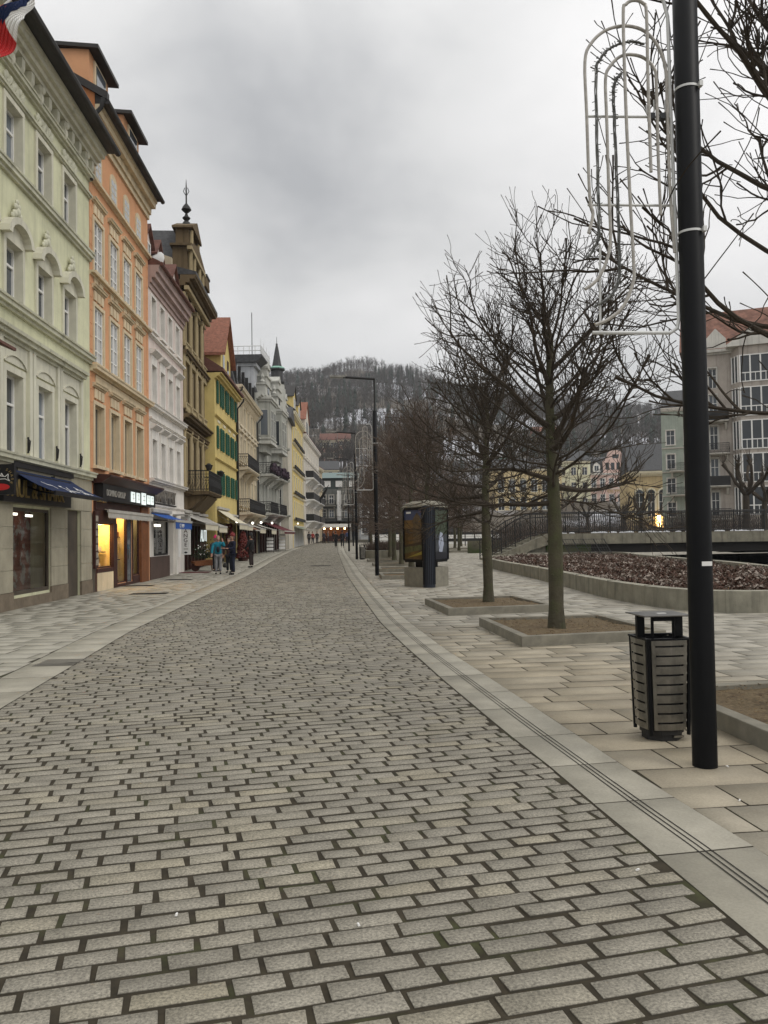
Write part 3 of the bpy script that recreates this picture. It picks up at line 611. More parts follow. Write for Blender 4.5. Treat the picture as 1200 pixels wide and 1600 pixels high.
# signs and awning of the green house
s = empty('shop_sign', (-8.04, 19.2, 2.56), L90, 'long black shop sign with gilt serif letters under the navy awning', 'sign')
MB().box(0, 4.6, -.2, -.052, 0, .72).build('board', M['black'], s); text_part('lettering', 'PAUL & SHARK', .62, M['gold'], s, (.12, -.205, .13), sx=.94, ext=.02)
s = empty('hanging_sign', (-8.04, 18.85, 2.68), 0, 'square black hanging sign with a shark emblem and red label', 'sign')
MB().box(0.03, .60, -.06, .06, 0, .68).build('board', M['black'], s); MB().box(-.02, .03, -.04, .04, .1, .6).build('arm', M['iron'], s)
for i, ch in enumerate('PAUL & SHARK'):
    a = R(205 - i * 230 / 11); t = text_part('lettering', ch, .085, M['gold'], s, (.31 + .22 * math.cos(a), -.062, .36 + .2 * math.sin(a)), (R(90), a * -1 + R(90), 0), .004, 'CENTER')
b = MB(); lines(b, [((.2, .34), (.27, .42)), ((.27, .42), (.4, .40)), ((.4, .40), (.47, .46)), ((.47, .46), (.46, .36)), ((.46, .36), (.5, .3)), ((.5, .3), (.4, .35)), ((.4, .35), (.2, .34)), ((.3, .41), (.32, .48)), ((.32, .48), (.36, .41))], .014, -.068, -.06); b.build('emblem', M['white'], s)
MB().prism([(.3 + .2 * math.cos(i * .393), .17 + .075 * math.sin(i * .393)) for i in range(16)], -.066, -.06, 'y').build('red_label', M['red'], s)
a = awning('awning', 'navy blue awning with white star and shark drawings over the shop', (-8.06, 20.05, 3.40), L90, 4.2, 1.05, .58, M['navy'])
b = MB(); lines(b, star(2.95, .28, .24) + star(1.75, .30, .3)[2:9] + [((.5, .5), (.62, .38)), ((.62, .38), (.9, .34)), ((.9, .34), (.95, .2)), ((2.0, .2), (2.5, .15)), ((3.1, .15), (3.5, .1))], .035, -.004, 0)
o = b.build('emblem', M['white'], a); o.location = (0, -1.0, -.56); o.rotation_euler = (R(-61), 0, 0)
s = empty('canopy_roof', (-8.04, 16.3, 6.0), L90, 'small tiled canopy corner jutting in beside the green house', 'canopy')
b = MB().prism([(-.002, .12), (-.95, -.30), (-1.0, -.30), (-1.0, -.24), (-.002, .28)], -.5, 1.6); b.build('roof', M['tile_brown'], s); MB().prism([(-.002, -.5), (-.3, -.42), (-.8, -.305), (-.002, -.2)], .9, 1.2).build('bracket', M['wood_brown'], s)
# flag hanging at the top
s = empty('flag', (-8.04, 16.75, 11.25), 0, 'white red and blue flag hanging from a pole high on the green house', 'flag')
MB().tube([(0, 0, 0), (1.6, .3, 1.95)], .025, 6).build('pole', M['white'], s)
def cloth(u0, u1, v0, v1, m, name, tri=False):
    b = MB(); n = 10
    def q(u, v):
        k = Vector((1.55, .29, 1.88)) * (1 - .42 * u); return (k.x + .10 * math.sin(v * 5 + u * 3), k.y + .14 * math.sin(v * 4 + u * 6) + .25 * v, k.z - .62 * v - .1 * u * v)
    for i in range(n):
        for j in range(n):
            a, c = u0 + (u1 - u0) * i / n, u0 + (u1 - u0) * (i + 1) / n; d, e_ = v0 + (v1 - v0) * j / n, v0 + (v1 - v0) * (j + 1) / n
            if tri and (j + .5) / n > 1 - 2 * abs((i + .5) / n - .5): continue
            b.poly(q(a, d), q(c, d), q(c, e_), q(a, e_))
    o = b.build(name, m, s, True); so_ = o.modifiers.new('thick', 'SOLIDIFY'); so_.thickness = .008 if not tri else .02; so_.offset = 0; return o
cloth(0, .5, 0, 1, M['white'], 'white_stripe'); cloth(.5, 1, 0, 1, M['red'], 'red_stripe'); cloth(.02, .98, 0, .62, M['navy'], 'blue_triangle', True)

# --- orange house
P['orange'] = plaster('orange_plaster', (0.60, 0.315, 0.17), 0.10); P['orange_cream'] = plaster('cream_render', (0.62, 0.51, 0.345), 0.15); P['orange_dark'] = plaster('orange_gable', (0.40, 0.16, 0.065), 0.1); P['grey_pane'] = glass_pane('pale_glass', (0.28, 0.29, 0.28), False)
Y0 = 26.2; h = House('orange_house', 'orange house with cream trim rows of gridded windows and two dormers', (-8.04, Y0), (-8.04, 33.9), H=15.4, wall=P['orange'], D=12)
for c in (27.1, 28.9, 30.6, 32.3):
    c -= Y0
    h.window(c - .5, c + .5, 4.02, 5.98, .16, 'none', P['orange_cream'], .12, True, fm=P['orange_cream'], pane=M['pane'])
    h.window(c - .5, c + .5, 7.3, 9.15, .04, 'grid', P['orange_cream'], .12, True); h.window(c - .5, c + .5, 10.25, 11.95, .04, 'grid', P['orange_cream'], .12, True)
    for zt in (6.1, 9.27, 12.07):
        b = MB()
        for i in range(3): b.box(c - .5 + i * .36, c - .5 + i * .36 + .28, -.05, -.002, zt + .08, zt + .38)
        b.build('apron_panel', P['orange_cream'], h.root); h.course(zt + .42, [(.05, .05), (.12, .06), (.15, .03)], P['orange_cream'], c - .68, c + .68, 'window_hood')
    b = MB()
    for i in range(2): b.box(c - .48 + i * .55, c - .48 + i * .55 + .4, -.04, -.002, 9.9, 10.1 - .02)
    b.build('apron_panel', P['orange_cream'], h.root)
    ar = [(c - .42, 13.35), (c + .42, 13.35), (c + .42, 14.1)] + [(c + .42 * math.cos(t), 14.1 + .28 * math.sin(t)) for t in [math.pi * i / 8 for i in range(1, 8)]] + [(c - .42, 14.1)]
    o = MB().prism(ar, -.035, -.002, 'y').build('blind_window', P['orange_cream'], h.root)
    b = MB();  [b.box(c - .3 + i * .32, c - .3 + i * .32 + .27, -.04, -.036, 13.45 + j * .25, 13.45 + j * .25 + .2) for i in range(2) for j in range(3)]; b.build('pane', P['grey_pane'], o)
h.course(13.1, [(.06, .05), (.16, .08)], P['orange_cream']); h.course(10.06, [(.06, .05), (.16, .07)], P['orange_cream']); h.course(6.98, [(.08, .06), (.22, .1), (.25, .04)], P['orange_cream'])
h.box('sign_band', P['orange_cream'], .55, 7.0, -.03, -.001, 6.68, 6.95)
h.course(14.75, [(.08, .2), (.16, .25), (.34, .2), (.40, .1)], P['orange_cream'], name='cornice')
for xa in (.02, 7.42):
    b = MB()
    for z in np.arange(3.9, 13, .42): b.box(xa, xa + .26, -.012, -.001, z, z + .4)
    b.build('quoin', P['orange'], h.root)
h.roof(15.5, 4.4, 7.0, M['roof_dark'], .55, .16, x0=.02); MB().tube([(-.05, -.6, 15.55), (7.85, -.6, 15.55)], .09, 8).build('gutter', M['roof_dark'], h.root, True)
MB().prism([(-.2, 14.1), (-.2, 15.9), (7, 20.0), (12, 17), (12, 14.1)], -.02, .01).build('gable_wall', P['orange_dark'], h.root)
MB().prism([(-.62, 15.6), (-.62, 15.85), (7, 20.25), (7, 20.0)], -.1, .12).build('verge', M['roof_dark'], h.root)
MB().tube([(-.16, -.5, 15.6), (-.16, -.45, 15.3), (-.12, -.14, 15.0), (-.1, -.1, 14.6), (-.1, -.1, 13.0)], .07, 8).build('drainpipe', M['iron'], h.root, True)
for xc, w in ((2.3, 2.2), (6.6, 2.3)):
    o = MB().box(xc - w / 2, xc + w / 2, .35, 4.6, 16.1, 18.0).build('dormer', P['orange'], h.root)
    r = MB().prism([(.0, 17.95), (.0, 18.08), (5, 18.4), (5, 18.27)], xc - w / 2 - .15, xc + w / 2 + .15); link('dormer_roof', r.mesh('dormer_roof'), M['roof_dark'], o)
    f = MB().box(xc - .65, xc + .65, .28, .349, 16.5, 17.85); link('window', f.mesh('window'), P['orange_cream'], o); link('pane', MB().box(xc - .52, xc + .52, .26, .279, 16.62, 17.75).mesh('pane'), M['pane'], o)
# shop: lit display, door, second display
h.hole(26.75 - Y0, 28.55 - Y0, .72, 2.2, .52); h.hole(29.0 - Y0, 30.35 - Y0, .12, 2.6, .44); h.hole(30.4 - Y0, 31.15 - Y0, .1, 2.6, .1); h.hole(31.25 - Y0, 32.2 - Y0, .3, 2.6, .44)
h.body(P['orange'])
b = MB().box(.35, 6.0, -.06, -.001, 2.62, 2.9)
b.box(.3, .55, -.03, -.001, 0, 3.4); b.box(.55, 2.8, -.035, -.001, 2.2, 2.89); b.box(2.35, 2.8, -.06, -.002, 0, 2.2); b.box(.55, 2.35, -.05, -.001, .58, .72); b.box(2.8, 6.0, -.025, -.001, -.1, .1); b.box(4.15, 4.2, -.028, -.001, .1, 2.6); b.box(4.95, 5.05, -.028, -.001, .1, 2.6); b.box(5.05, 6.0, -.03, -.001, .1, .3); b.build('shop_front', M['wood_dark'], h.root)
MB().box(.55, 2.35, -.05, -.001, -.2, .58).build('stall_riser', P['orange_cream'], h.root); MB().box(2.8, 5.98, -.03, -.001, 2.6, 2.9).build('shop_lintel', M['wood_dark'], h.root)
MB().box(6.0, 7.15, -.1, -.001, 0, 2.9).build('wood_panel', M['wood_brown'], h.root); MB().box(.02, .29, -.055, -.001, -.1, .9).build('pier', P['clad_dark'], h.root)
def lit_box(x0, x1, z0, z1, d, shelves, strength_mat, seed):
    w = MB().box(x0 + .001, x0 + .03, .0, .07, z0, z1); w.box(x1 - .03, x1 - .001, .0, .07, z0, z1); w.box(x0 + .04, x1 - .04, .03, .07, z0, z0 + .05); w.box(x0 + .04, x1 - .04, .03, .07, z1 - .05, z1)
    o = w.build('display_window', M['wood_dark'], h.root)
    b = MB().poly((x0 + .002, d, z0), (x1 - .002, d, z0), (x1 - .002, d, z1), (x0 + .002, d, z1)); b.poly((x0 + .003, .075, z0), (x0 + .003, d, z0), (x0 + .003, d, z1), (x0 + .003, .075, z1)); b.poly((x1 - .003, .075, z0), (x1 - .003, d, z0), (x1 - .003, d, z1), (x1 - .003, .075, z1)); link('back_wall', b.mesh('back_wall'), M['warm_wall'], o)
    link('shelf_board', MB().box(x0 + .05, x1 - .05, .1, d - .02, z0 + .002, z0 + .03).mesh('shelf_board'), M['warm_wall'], o)
    link('lamp', MB().box(x0 + .1, x1 - .1, .12, d - .1, z1 - .04, z1 - .02).mesh('lamp'), strength_mat, o); g_ = random.Random(seed)
    goods = MB(); goods2 = MB(); s_ = MB()
    for sz in [z0 + .03] + shelves:
        if sz > z0 + .1: s_.box(x0 + .06, x1 - .06, .2, d - .03, sz - .03, sz)
        n = int((x1 - x0) / .14)
        for i in range(n):
            x = x0 + .1 + (x1 - x0 - .2) * (i + .5) / n; q = g_.choice((goods, goods2)); hh = g_.uniform(.08, .26); y = .22 + .25 * g_.random()
            if g_.random() < .5: q.lathe([(.045, 0), (.06, hh * .4), (.03, hh * .8), (.035, hh)], x, y, 7, sz + .002)
            else: q.box(x - .05, x + .05, y, y + .04, sz + .002, sz + hh)
    link('goods', goods.mesh('goods'), M['wood_brown'], o); link('goods', goods2.mesh('goods'), M['white'], o)
    if s_.v: link('shelf', s_.mesh('shelf'), M['wood_dark'], o)
    link('pane', MB().poly((x0 + .04, .05, z0 + .05), (x1 - .04, .05, z0 + .05), (x1 - .04, .05, z1 - .05), (x0 + .04, .05, z1 - .05)).mesh('pane'), M['clear'], o)
lit_box(26.75 - Y0, 28.55 - Y0, .72, 2.2, .5, [1.25], M['lamp_warm'], 1); lit_box(29.0 - Y0, 30.35 - Y0, .12, 2.6, .42, [.95, 1.75], M['lamp_warm'], 2); lit_box(31.25 - Y0, 32.2 - Y0, .3, 2.6, .42, [.8, 1.3, 1.9], M['lamp_white'], 3)
d = MB().box(30.4 - Y0, 31.15 - Y0, .02, .09, .1, 2.6).build('door', M['pane'], h.root); link('handle', MB().tube([(4.35, -.03, .9), (4.35, -.03, 1.3)], .02, 6).mesh('handle'), M['steel'], d)
s = empty('shop_sign', (-8.04, 26.55, 2.92), L90, 'black fascia sign with grey lettering and five lit white characters', 'sign')
MB().box(0, 7.1, -.3, -.003, 0, .52).build('board', M['black'], s); MB().prism([(-.003, .53), (-.32, .53), (-.62, .72), (-.62, .78), (-.003, .82)], -.3, 7.3).build('cornice', M['wood_dark'], s)
text_part('lettering', 'DOMINO GROUP', .3, M['canvas_grey'], s, (.35, -.305, .15), sx=.95)
for i, (x, w, hh) in enumerate(((3.35, .5, .36), (4.1, .45, .36), (4.85, .62, .44), (5.7, .45, .34), (6.3, .42, .34))):
    o = MB().box(x, x + w, -.325, -.301, .26 - hh / 2, .26 + hh / 2).build('lit_character', M['lit_sign'], s); b = MB()
    b.box(x + w * .2, x + w * .8, -.33, -.3255, .26 + hh * .2, .26 + hh * .25); b.box(x + w * .47, x + w * .53, -.331, -.3255, .26 - hh * .35, .26 + hh * .4); b.box(x + w * .15, x + w * .85, -.3295, -.3255, .26 - hh * .15, .26 - hh * .1); link('stroke', b.mesh('stroke'), M['canvas_grey'], o)
awning('awning', 'narrow pale awning with a fringed end under the black fascia', (-8.34, 27.5, 2.9), L90, 6.2, .45, .26, M['canvas'], .2, M['canvas_grey'])
s = empty('display_case', (-8.04, 26.36, 0), L90, 'tall narrow display case of small pictures on the pier between houses', 'display case')
MB().box(-.12, .2, -.14, -.06, .75, 2.55).build('frame', M['wood_dark'], s); b = MB(); g_ = random.Random(2)
for i in range(7): b.box(-.08 + .02 * (i % 2), .16, -.152, -.141, .85 + i * .23, 1.03 + i * .23)
b.build('picture', mat('small_pictures', (0.3, 0.27, 0.22), 0.5, var=0.7, vscale=12), s)

# --- pink house
P['pinkwhite'] = plaster('pinkish_white', (0.70, 0.665, 0.61), 0.12); P['pink'] = two_tone('pink_over_white_plaster', (0.70, 0.66, 0.605), (0.64, 0.545, 0.495), 7.1)
Y0 = 33.9; h = House('pink_house', 'pale pink and white house with red dormers between orange and brown houses', (-8.04, Y0), (-8.04, 41.0), H=12.4, wall=P['pink'], D=12)
for c in (34.75, 36.35, 37.95, 39.6):
    c -= Y0
    h.window(c - .4, c + .4, 4.2, 5.8, .22, 'cross', P['pinkwhite'], .12, False, hood=1); h.window(c - .4, c + .4, 7.35, 8.9, .22, 'cross', P['pinkwhite'], .12, False, hood=1); h.window(c - .4, c + .4, 10.35, 11.75, .22, 'cross', P['pinkwhite'], .1, True)
h.course(10.0, [(.06, .05), (.14, .07)], P['pinkwhite']); h.course(7.05, [(.08, .06), (.2, .1), (.24, .04)], P['pinkwhite']); h.course(6.55, [(.06, .05), (.12, .06)], P['pinkwhite']); h.course(3.98, [(.08, .06), (.2, .08), (.24, .04)], P['pinkwhite']); h.course(3.0, [(.03, .05), (.06, .05)], P['pinkwhite'])
h.course(12.0, [(.06, .2), (.14, .2), (.3, .22), (.42, .2), (.46, .08)], plaster('dull_pink_cornice', (0.40, 0.30, 0.27), .2), name='cornice')
h.roof(12.9, 3.0, 5.5, M['tile_brown'], .5, .15); MB().tube([(0, -.55, 12.95), (7.1, -.55, 12.95)], .08, 8).build('gutter', M['tile_brown'], h.root, True)
for xc in (1.0, 2.9, 6.2): dormer(h, xc, 1.25, 13.1, 1.15, .25, 2.6, P['pink'], M['tile_brown'], .65)
h.hole(34.6 - Y0, 37.4 - Y0, .95, 2.5, .45); h.hole(37.6 - Y0, 38.5 - Y0, .05, 2.6, .5); h.body(P['pink'])
MB().box(.0, 7.1, -.035, -.001, 2.62, 2.95).build('fascia', P['pinkwhite'], h.root)
x0, x1 = .7, 3.5; f = MB().box(x0, x1, .02, .1, .95, 1.03); f.box(x0, x1, .02, .1, 2.42, 2.5); f.box(x0, x0 + .06, .02, .1, 1.03, 2.42); f.box(x1 - .06, x1, .02, .1, 1.03, 2.42); w = f.build('shop_window', M['iron'], h.root)
MB().poly((x0 + .06, .06, 1.03), (x1 - .06, .06, 1.03), (x1 - .06, .06, 2.42), (x0 + .06, .06, 2.42)).build('pane', M['clear'], w); MB().poly((x0, .43, .9), (x1, .43, .9), (x1, .43, 2.5), (x0, .43, 2.5)).build('display_back', mat('dim_display', (0.11, 0.10, 0.085), .8, var=.8, vscale=2.5), w)
d = MB().box(x0 + 1.2, x0 + 2.2, .2, .26, 2.2, 2.3).build('display_lamp', M['lamp_white'], w); b = MB()
for i in range(5): xx = x0 + .4 + i * .5; b.tube([(xx, .25, .98), (xx, .25, 1.5), (xx + .04, .25, 1.9)], [.09, .12, .04], 8); b.ball((xx + .03, .25, 1.98), .07)
b.build('mannequin', M['dark'], w, True); MB().box(0.0, 3.6, -.04, -.001, -.2, .93).build('plinth', mat('brown_plinth', (0.085, 0.055, 0.045), .6, var=.2), h.root)
MB().box(3.7, 4.6, .4, .48, .05, 2.6).build('door', M['dark'], h.root); MB().box(4.7, 5.1, -.12, -.001, 0, 2.6).build('pilaster', P['pinkwhite'], h.root); MB().box(5.15, 5.9, -.06, -.001, .8, 2.5).build('wall_case', M['white'], h.root)
s = empty('shop_sign', (-8.04, 34.6, 3.12), L90, 'grey raised serif letters on the white shop fascia', 'sign'); text_part('lettering', 'PARCHERY', .82, mat('pewter_letters', (0.22, 0.2, 0.17), .5, metal=.4), s, (.25, -.06, .1), sx=.95, ext=.04)
MB().box(.2, 4.3, -.07, -.002, .02, .07).build('rail', M['iron'], s)
a = awning('awning', 'bright blue awning with white writing on its short valance', (-8.04, 34.0, 2.75), L90, 3.5, 1.0, .32, M['blue'], .3); text_part('lettering', 'GZ  NEW', .22, M['white'], a, (.75, -1.05, -.62), ext=.004)
s = empty('hanging_sign', (-7.72, 38.7, .92), 0, 'tall white vertical exchange sign with dark red letters', 'sign'); MB().box(0, .42, -.05, .05, 0, 1.78).build('board', M['white'], s); MB().box(-.32, -.002, -.03, .03, 1.4, 1.46).build('arm', M['iron'], s)
for i, ch in enumerate('HANGE'): text_part('lettering', ch, .25, M['wood_dark'], s, (.21, -.054, 1.22 - i * .21), align='CENTER', ext=.004, sx=1.05)
text_part('lettering', 'EXC', .13, M['red'], s, (.21, -.054, 1.52), (R(90), R(-22), 0), .004, 'CENTER'); MB().prism([(.12, .1), (.21, .05), (.3, .1), (.21, .15)], -.056, -.051, 'y').build('diamond', M['black'], s); MB().box(.12, .31, -.055, -.051, .24, .29).build('small_print', M['canvas_grey'], s)
MB().box(-.3, .5, -.5, .3, 1.82, 1.88).build('hood', M['canvas_grey'], s)
for (y, z, r_, lab) in ((36.0, 13.75, .55, 'larger pale satellite dish on the pink house eave'), (37.7, 13.5, .42, 'smaller grey satellite dish on the pink house eave')):
    s = empty('satellite_dish', (-8.3, y, z), R(-30), lab, 'satellite dish'); b = MB(); n = 14
    b.lathe([(.02, .12), (r_ * .5, .06), (r_ * .85, -.02), (r_, -.08), (r_ * .85, -.05), (.02, .09)], n=14); b.build('dish', M['steel_light'], s, True, rot=(R(70), 0, 0)); MB().tube([(0, .1, 0), (0, .2, -.5), (0, .25, -1.0)], .03, 6).build('mast', M['iron'], s); MB().tube([(0, -.1, -.2), (0, -.45, -.05)], .02, 5).build('arm', M['iron'], s)

# --- brown ornate house
P['brown'] = plaster('brown_sandstone', (0.135, 0.098, 0.056), 0.35); P['brown_l'] = plaster('light_sandstone', (0.36, 0.29, 0.17), 0.3)
Y0 = 41.0; h = House('brown_house', 'ornate brown sandstone house with slate mansard and a spired gable', (-8.15, Y0), (-8.3, 48.7), H=14.5, wall=P['brown'], D=12)
for c in (.95, 2.85, 4.75, 6.65):
    h.window(c - .45, c + .45, 4.5, 6.3, .25, 'cross', P['brown_l'], .16, False, hood=1, fm=P['brown_l']); h.window(c - .45, c + .45, 8.55, 10.2, .25, 'cross', P['brown_l'], .16, False, hood=3, fm=P['brown_l']); h.window(c - .45, c + .45, 11.6, 13.4, .25, 'cross', P['brown_l'], .14, False, hood=0, fm=P['brown_l'])
    b = MB()
    for z0, z1 in ((4.4, 7.0), (8.4, 10.8), (11.5, 13.7)):
        b.tube([(c - .78, -.12, z0), (c - .78, -.12, z1)], .1, 8); b.box(c - .92, c - .64, -.24, -.002, z1, z1 + .2); b.box(c - .92, c - .64, -.24, -.002, z0 - .3, z0)
    b.build('column', P['brown_l'], h.root, True); b = MB()
    for z in (11.05, 8.0):
        for i in range(6): b.lathe([(.05, 0), (.075, .12), (.04, .25), (.06, .36)], c - .5 + .2 * i, -.16, 6, z)
        b.box(c - .62, c + .62, -.24, -.08, z + .36, z + .44)
    b.build('balustrade', P['brown_l'], h.root)
    MB().prism([(c - .5, 13.75), (c + .5, 13.75), (c, 14.1)], -.2, -.002, 'y').build('gablet', P['brown_l'], h.root)
for z, k in ((10.75, 1), (7.55, 1.4), (7.0, .8), (3.8, 1)): h.course(z, [(.12 * k, .08), (.28 * k, .12), (.36 * k, .06)], P['brown'])
for z in (4.6, 5.1, 5.6, 6.1): h.course(z, [(.03, .06)], P['brown_l'], x0=.05, x1=.35)
h.course(14.2, [(.25, .15), (.45, .18), (.72, .12), (.78, .08)], P['brown'], name='cornice')
b = MB(); [b.box(i * .3 + .02, i * .3 + .23, -.42, -.2, 14.0, 14.2) for i in range(25)]; b.build('dentil', P['brown_l'], h.root)
MB().prism([(-.8, 14.75), (-.8, 14.9), (.4, 15.2), (1.6, 17.0), (6, 17.8), (10, 15), (10, 14.75)], .02, 7.7).build('roof', M['slate'], h.root)
MB().prism([(.35, 14.0), (.35, 15.5), (1.0, 15.7), (1.4, 16.6), (3.4, 16.8), (3.4, 14.0)], -.25, .01).build('fire_wall', plaster('beige_fire_wall', (0.42, 0.36, 0.26), .25), h.root)
# spired gable
g1 = MB().box(1.3, 5.6, -.15, .6, 14.85, 16.6); g1.prism([(1.1, 16.6), (5.8, 16.6), (5.8, 16.72), (3.4, 17.3), (1.1, 16.72)], -.4, .7, 'y'); g1.box(2.2, 4.6, -.1, .6, 16.9, 17.85); g1.prism([(1.95, 17.85), (4.85, 17.85), (4.85, 17.95), (3.4, 18.6), (1.95, 17.95)], -.35, .75, 'y')
o = g1.build('gable', P['brown'], h.root); q = MB()
for x in (1.5, 2.6, 4.3, 5.4): q.tube([(x, -.28, 14.95), (x, -.28, 16.45)], .11, 8)
q.box(1.1, 5.8, -.42, -.17, 16.4, 16.58)
for x in (2.35, 4.45): q.tube([(x, -.2, 16.75), (x, -.2, 17.8)], .1, 8)
MB().prism([(2.1, 16.2), (4.7, 16.2), (3.4, 18.2)], .7, 5.0, 'y').build('ridge_roof', M['slate'], h.root); link('gable_column', q.mesh('gable_column', True), P['brown_l'], o)
link('pane', MB().box(1.75, 2.4, -.17, -.151, 15.2, 16.3).box(3.0, 3.9, -.17, -.151, 15.2, 16.3).box(4.5, 5.15, -.17, -.151, 15.2, 16.3).mesh('pane'), M['pane'], o)
b = MB().lathe([(.3, 18.3), (.2, 18.55), (.1, 18.65), (.22, 18.8), (.1, 18.92), (.06, 19.05), (.27, 19.25), (.2, 19.4), (.045, 19.6), (.035, 20.5), (.01, 20.9)], 3.2, .2, 10)
for a in range(4): b.tube([(3.2, .2, 20.0), (3.2 + .15 * math.cos(a * 1.57), .2 + .15 * math.sin(a * 1.57), 20.25), (3.2 + .07 * math.cos(a * 1.57), .2 + .07 * math.sin(a * 1.57), 20.45)], .02, 4)
b.build('finial', M['iron'], h.root, True)
b = MB().box(6.1, 7.3, -.2, 1, 14.85, 16.0); b.prism([(5.95, 16.0), (7.45, 16.0), (7.2, 16.6), (6.2, 16.6)], -.4, 1.1, 'y'); b.build('turret', P['brown'], h.root)
MB().box(6.1, 7.3, -.45, 1.2, 16.6, 16.72).build('turret_roof', M['slate'], h.root)
h.balcony(1.6, 6.3, 4.05, 1.15, P['brown'], M['iron'], 1.05, 3)
MB().prism([(-.001, 2.9), (-.3, 3.1), (-.75, 3.55), (-.95, 3.83), (-.001, 3.83)], 2.2, 5.7).build('balcony_corbel', P['brown'], h.root)
b = MB(); [b.ball((x, -1.1, 5.32), .16, 6) for x in (1.65, 6.25)]; [b.lathe([(.12, 0), (.2, .22), (.22, .25)], x, -1.1, 8, 5.12) for x in (1.65, 6.25)]; b.build('balcony_urn', M['iron'], h.root)
h.hole(.4, 7.2, .0, 2.55, .7); h.body(P['brown'])
b = MB().box(.4, 7.2, .6, .69, 0, 2.55); b.build('shop_back', M['wood_dark'], h.root); b = MB()
for x in (.45, 1.5, 2.6, 3.7, 4.8, 6.0, 7.1): b.box(x - .07, x + .07, .0, .1, 0, 2.55)
b.box(.4, 7.2, .0, .08, 2.3, 2.55); b.build('shop_frame', M['wood_dark'], h.root); b = MB(); g_ = random.Random(4)
for x in (.7, 1.0, 1.8, 2.1): [b.box(x, x + .24, .55, .59, .6 + j * .62, .95 + j * .62) for j in range(3)]
b.build('poster', M['canvas_grey'], h.root)
s = empty('lit_sign', (-8.2, 46.3, 1.05), L90, 'lit white shop window sign behind the people in the dark shop', 'sign'); MB().box(0, 1.9, 0, .05, 0, 1.3).build('board', M['wood_dark'], s); text_part('lettering', 'AUTI', .95, M['lit_sign'], s, (.06, -.01, .45), sx=.95)
awning('awning', 'long cream awning with fringed valance over the brown house shop', (-8.18, 41.4, 2.95), L90, 4.0, 1.1, .5, M['canvas_grey'], .3, M['canvas'])
awning('awning', 'second cream awning at the far end of the brown house', (-8.25, 45.5, 2.9), L90, 3.0, 1.2, .55, M['canvas_grey'], .3, M['canvas'])

# --- yellow house with green shutters
P['yellow'] = plaster('yellow_plaster', (0.60, 0.475, 0.19), 0.12); P['shutter'] = mat('green_shutter', (0.012, 0.085, 0.05), 0.6, var=.15)
Y0 = 48.7; h = House('yellow_house', 'yellow house with dark green shutters and a red tiled gable dormer', (-7.72, Y0), (-7.72, 58.2), H=11.3, wall=P['yellow'], D=12)
for c in (1.5, 3.7, 5.9, 8.1):
    for z0, z1 in ((4.25, 5.5), (6.95, 8.2), (9.65, 10.9)):
        h.window(c - .42, c + .42, z0, z1, .15, 'cross', None)
        for sg in (-1, 1):
            b = MB(); xx = c + sg * .42; xa, xb = (xx - .5, xx - .02) if sg < 0 else (xx + .02, xx + .5); b.box(xa, xb, -.1, -.03, z0 - .05, z1 + .05)
            for i in range(8): b.box(xa + .06, xb - .06, -.12, -.101, z0 + .05 + i * (z1 - z0) / 8.4, z0 + .12 + i * (z1 - z0) / 8.4)
            b.build('shutter', P['shutter'], h.root)
h.course(8.75, [(.06, .05), (.13, .07)], P['yellow']); h.course(6.2, [(.06, .05), (.13, .07)], P['yellow']); h.course(11.0, [(.12, .12), (.3, .14), (.42, .06)], P['yellow'], name='cornice')
for c in (1.5, 3.7, 5.9, 8.1): h.box('panel', M['cream'], c - .5, c + .5, -.03, -.001, 8.5, 8.66)
h.roof(11.4, 4.2, 6, M['tile_brown'], .55, .16); 
o = MB().prism([(2.4, 11.3), (6.6, 11.3), (6.6, 13.2), (4.5, 15.6), (2.4, 13.2)], -.02, 5, 'y').build('gable_dormer', P['yellow'], h.root); r = MB()
for sg in (-1, 1): r.prism([(4.5, 15.78), (4.5 + sg * 2.45, 12.98), (4.5 + sg * 2.45, 12.8), (4.5, 15.602)], -.35, 5.5, 'y')
link('gable_roof', r.mesh('gable_roof'), M['tile_red'], o); q = MB(); [q.box(x, x + .7, -.05, -.021, 12.0, 13.1) for x in (3.2, 5.0)]; q.box(4.35, 4.65, -.05, -.021, 14.0, 14.5); link('pane', q.mesh('pane'), M['pane'], o)
h.drain(9.3, 0, 11.2); h.hole(.5, 9.0, 0, 2.5, .7); h.body(P['yellow'])
b = MB().box(.5, 9.0, .6, .69, 0, 2.5); b.build('shop_back', M['dark'], h.root); b = MB(); [b.box(x - .1, x + .1, 0, .12, 0, 2.5) for x in (.6, 2.3, 4, 5.7, 7.4, 8.9)]; b.build('shop_frame', mat('ochre_shop_frame', (.22, .17, .07), .7), h.root)
awning('awning', 'cream awning hung steeply on the yellow house front', (-7.72, 49.2, 3.4), L90, 4.4, 1.3, .85, M['canvas'], .3, M['canvas']); awning('awning', 'greyish awning beside the red decorated column', (-7.72, 54.0, 3.1), L90, 3.8, 1.1, .6, M['canvas_grey'], .25, M['canvas'])

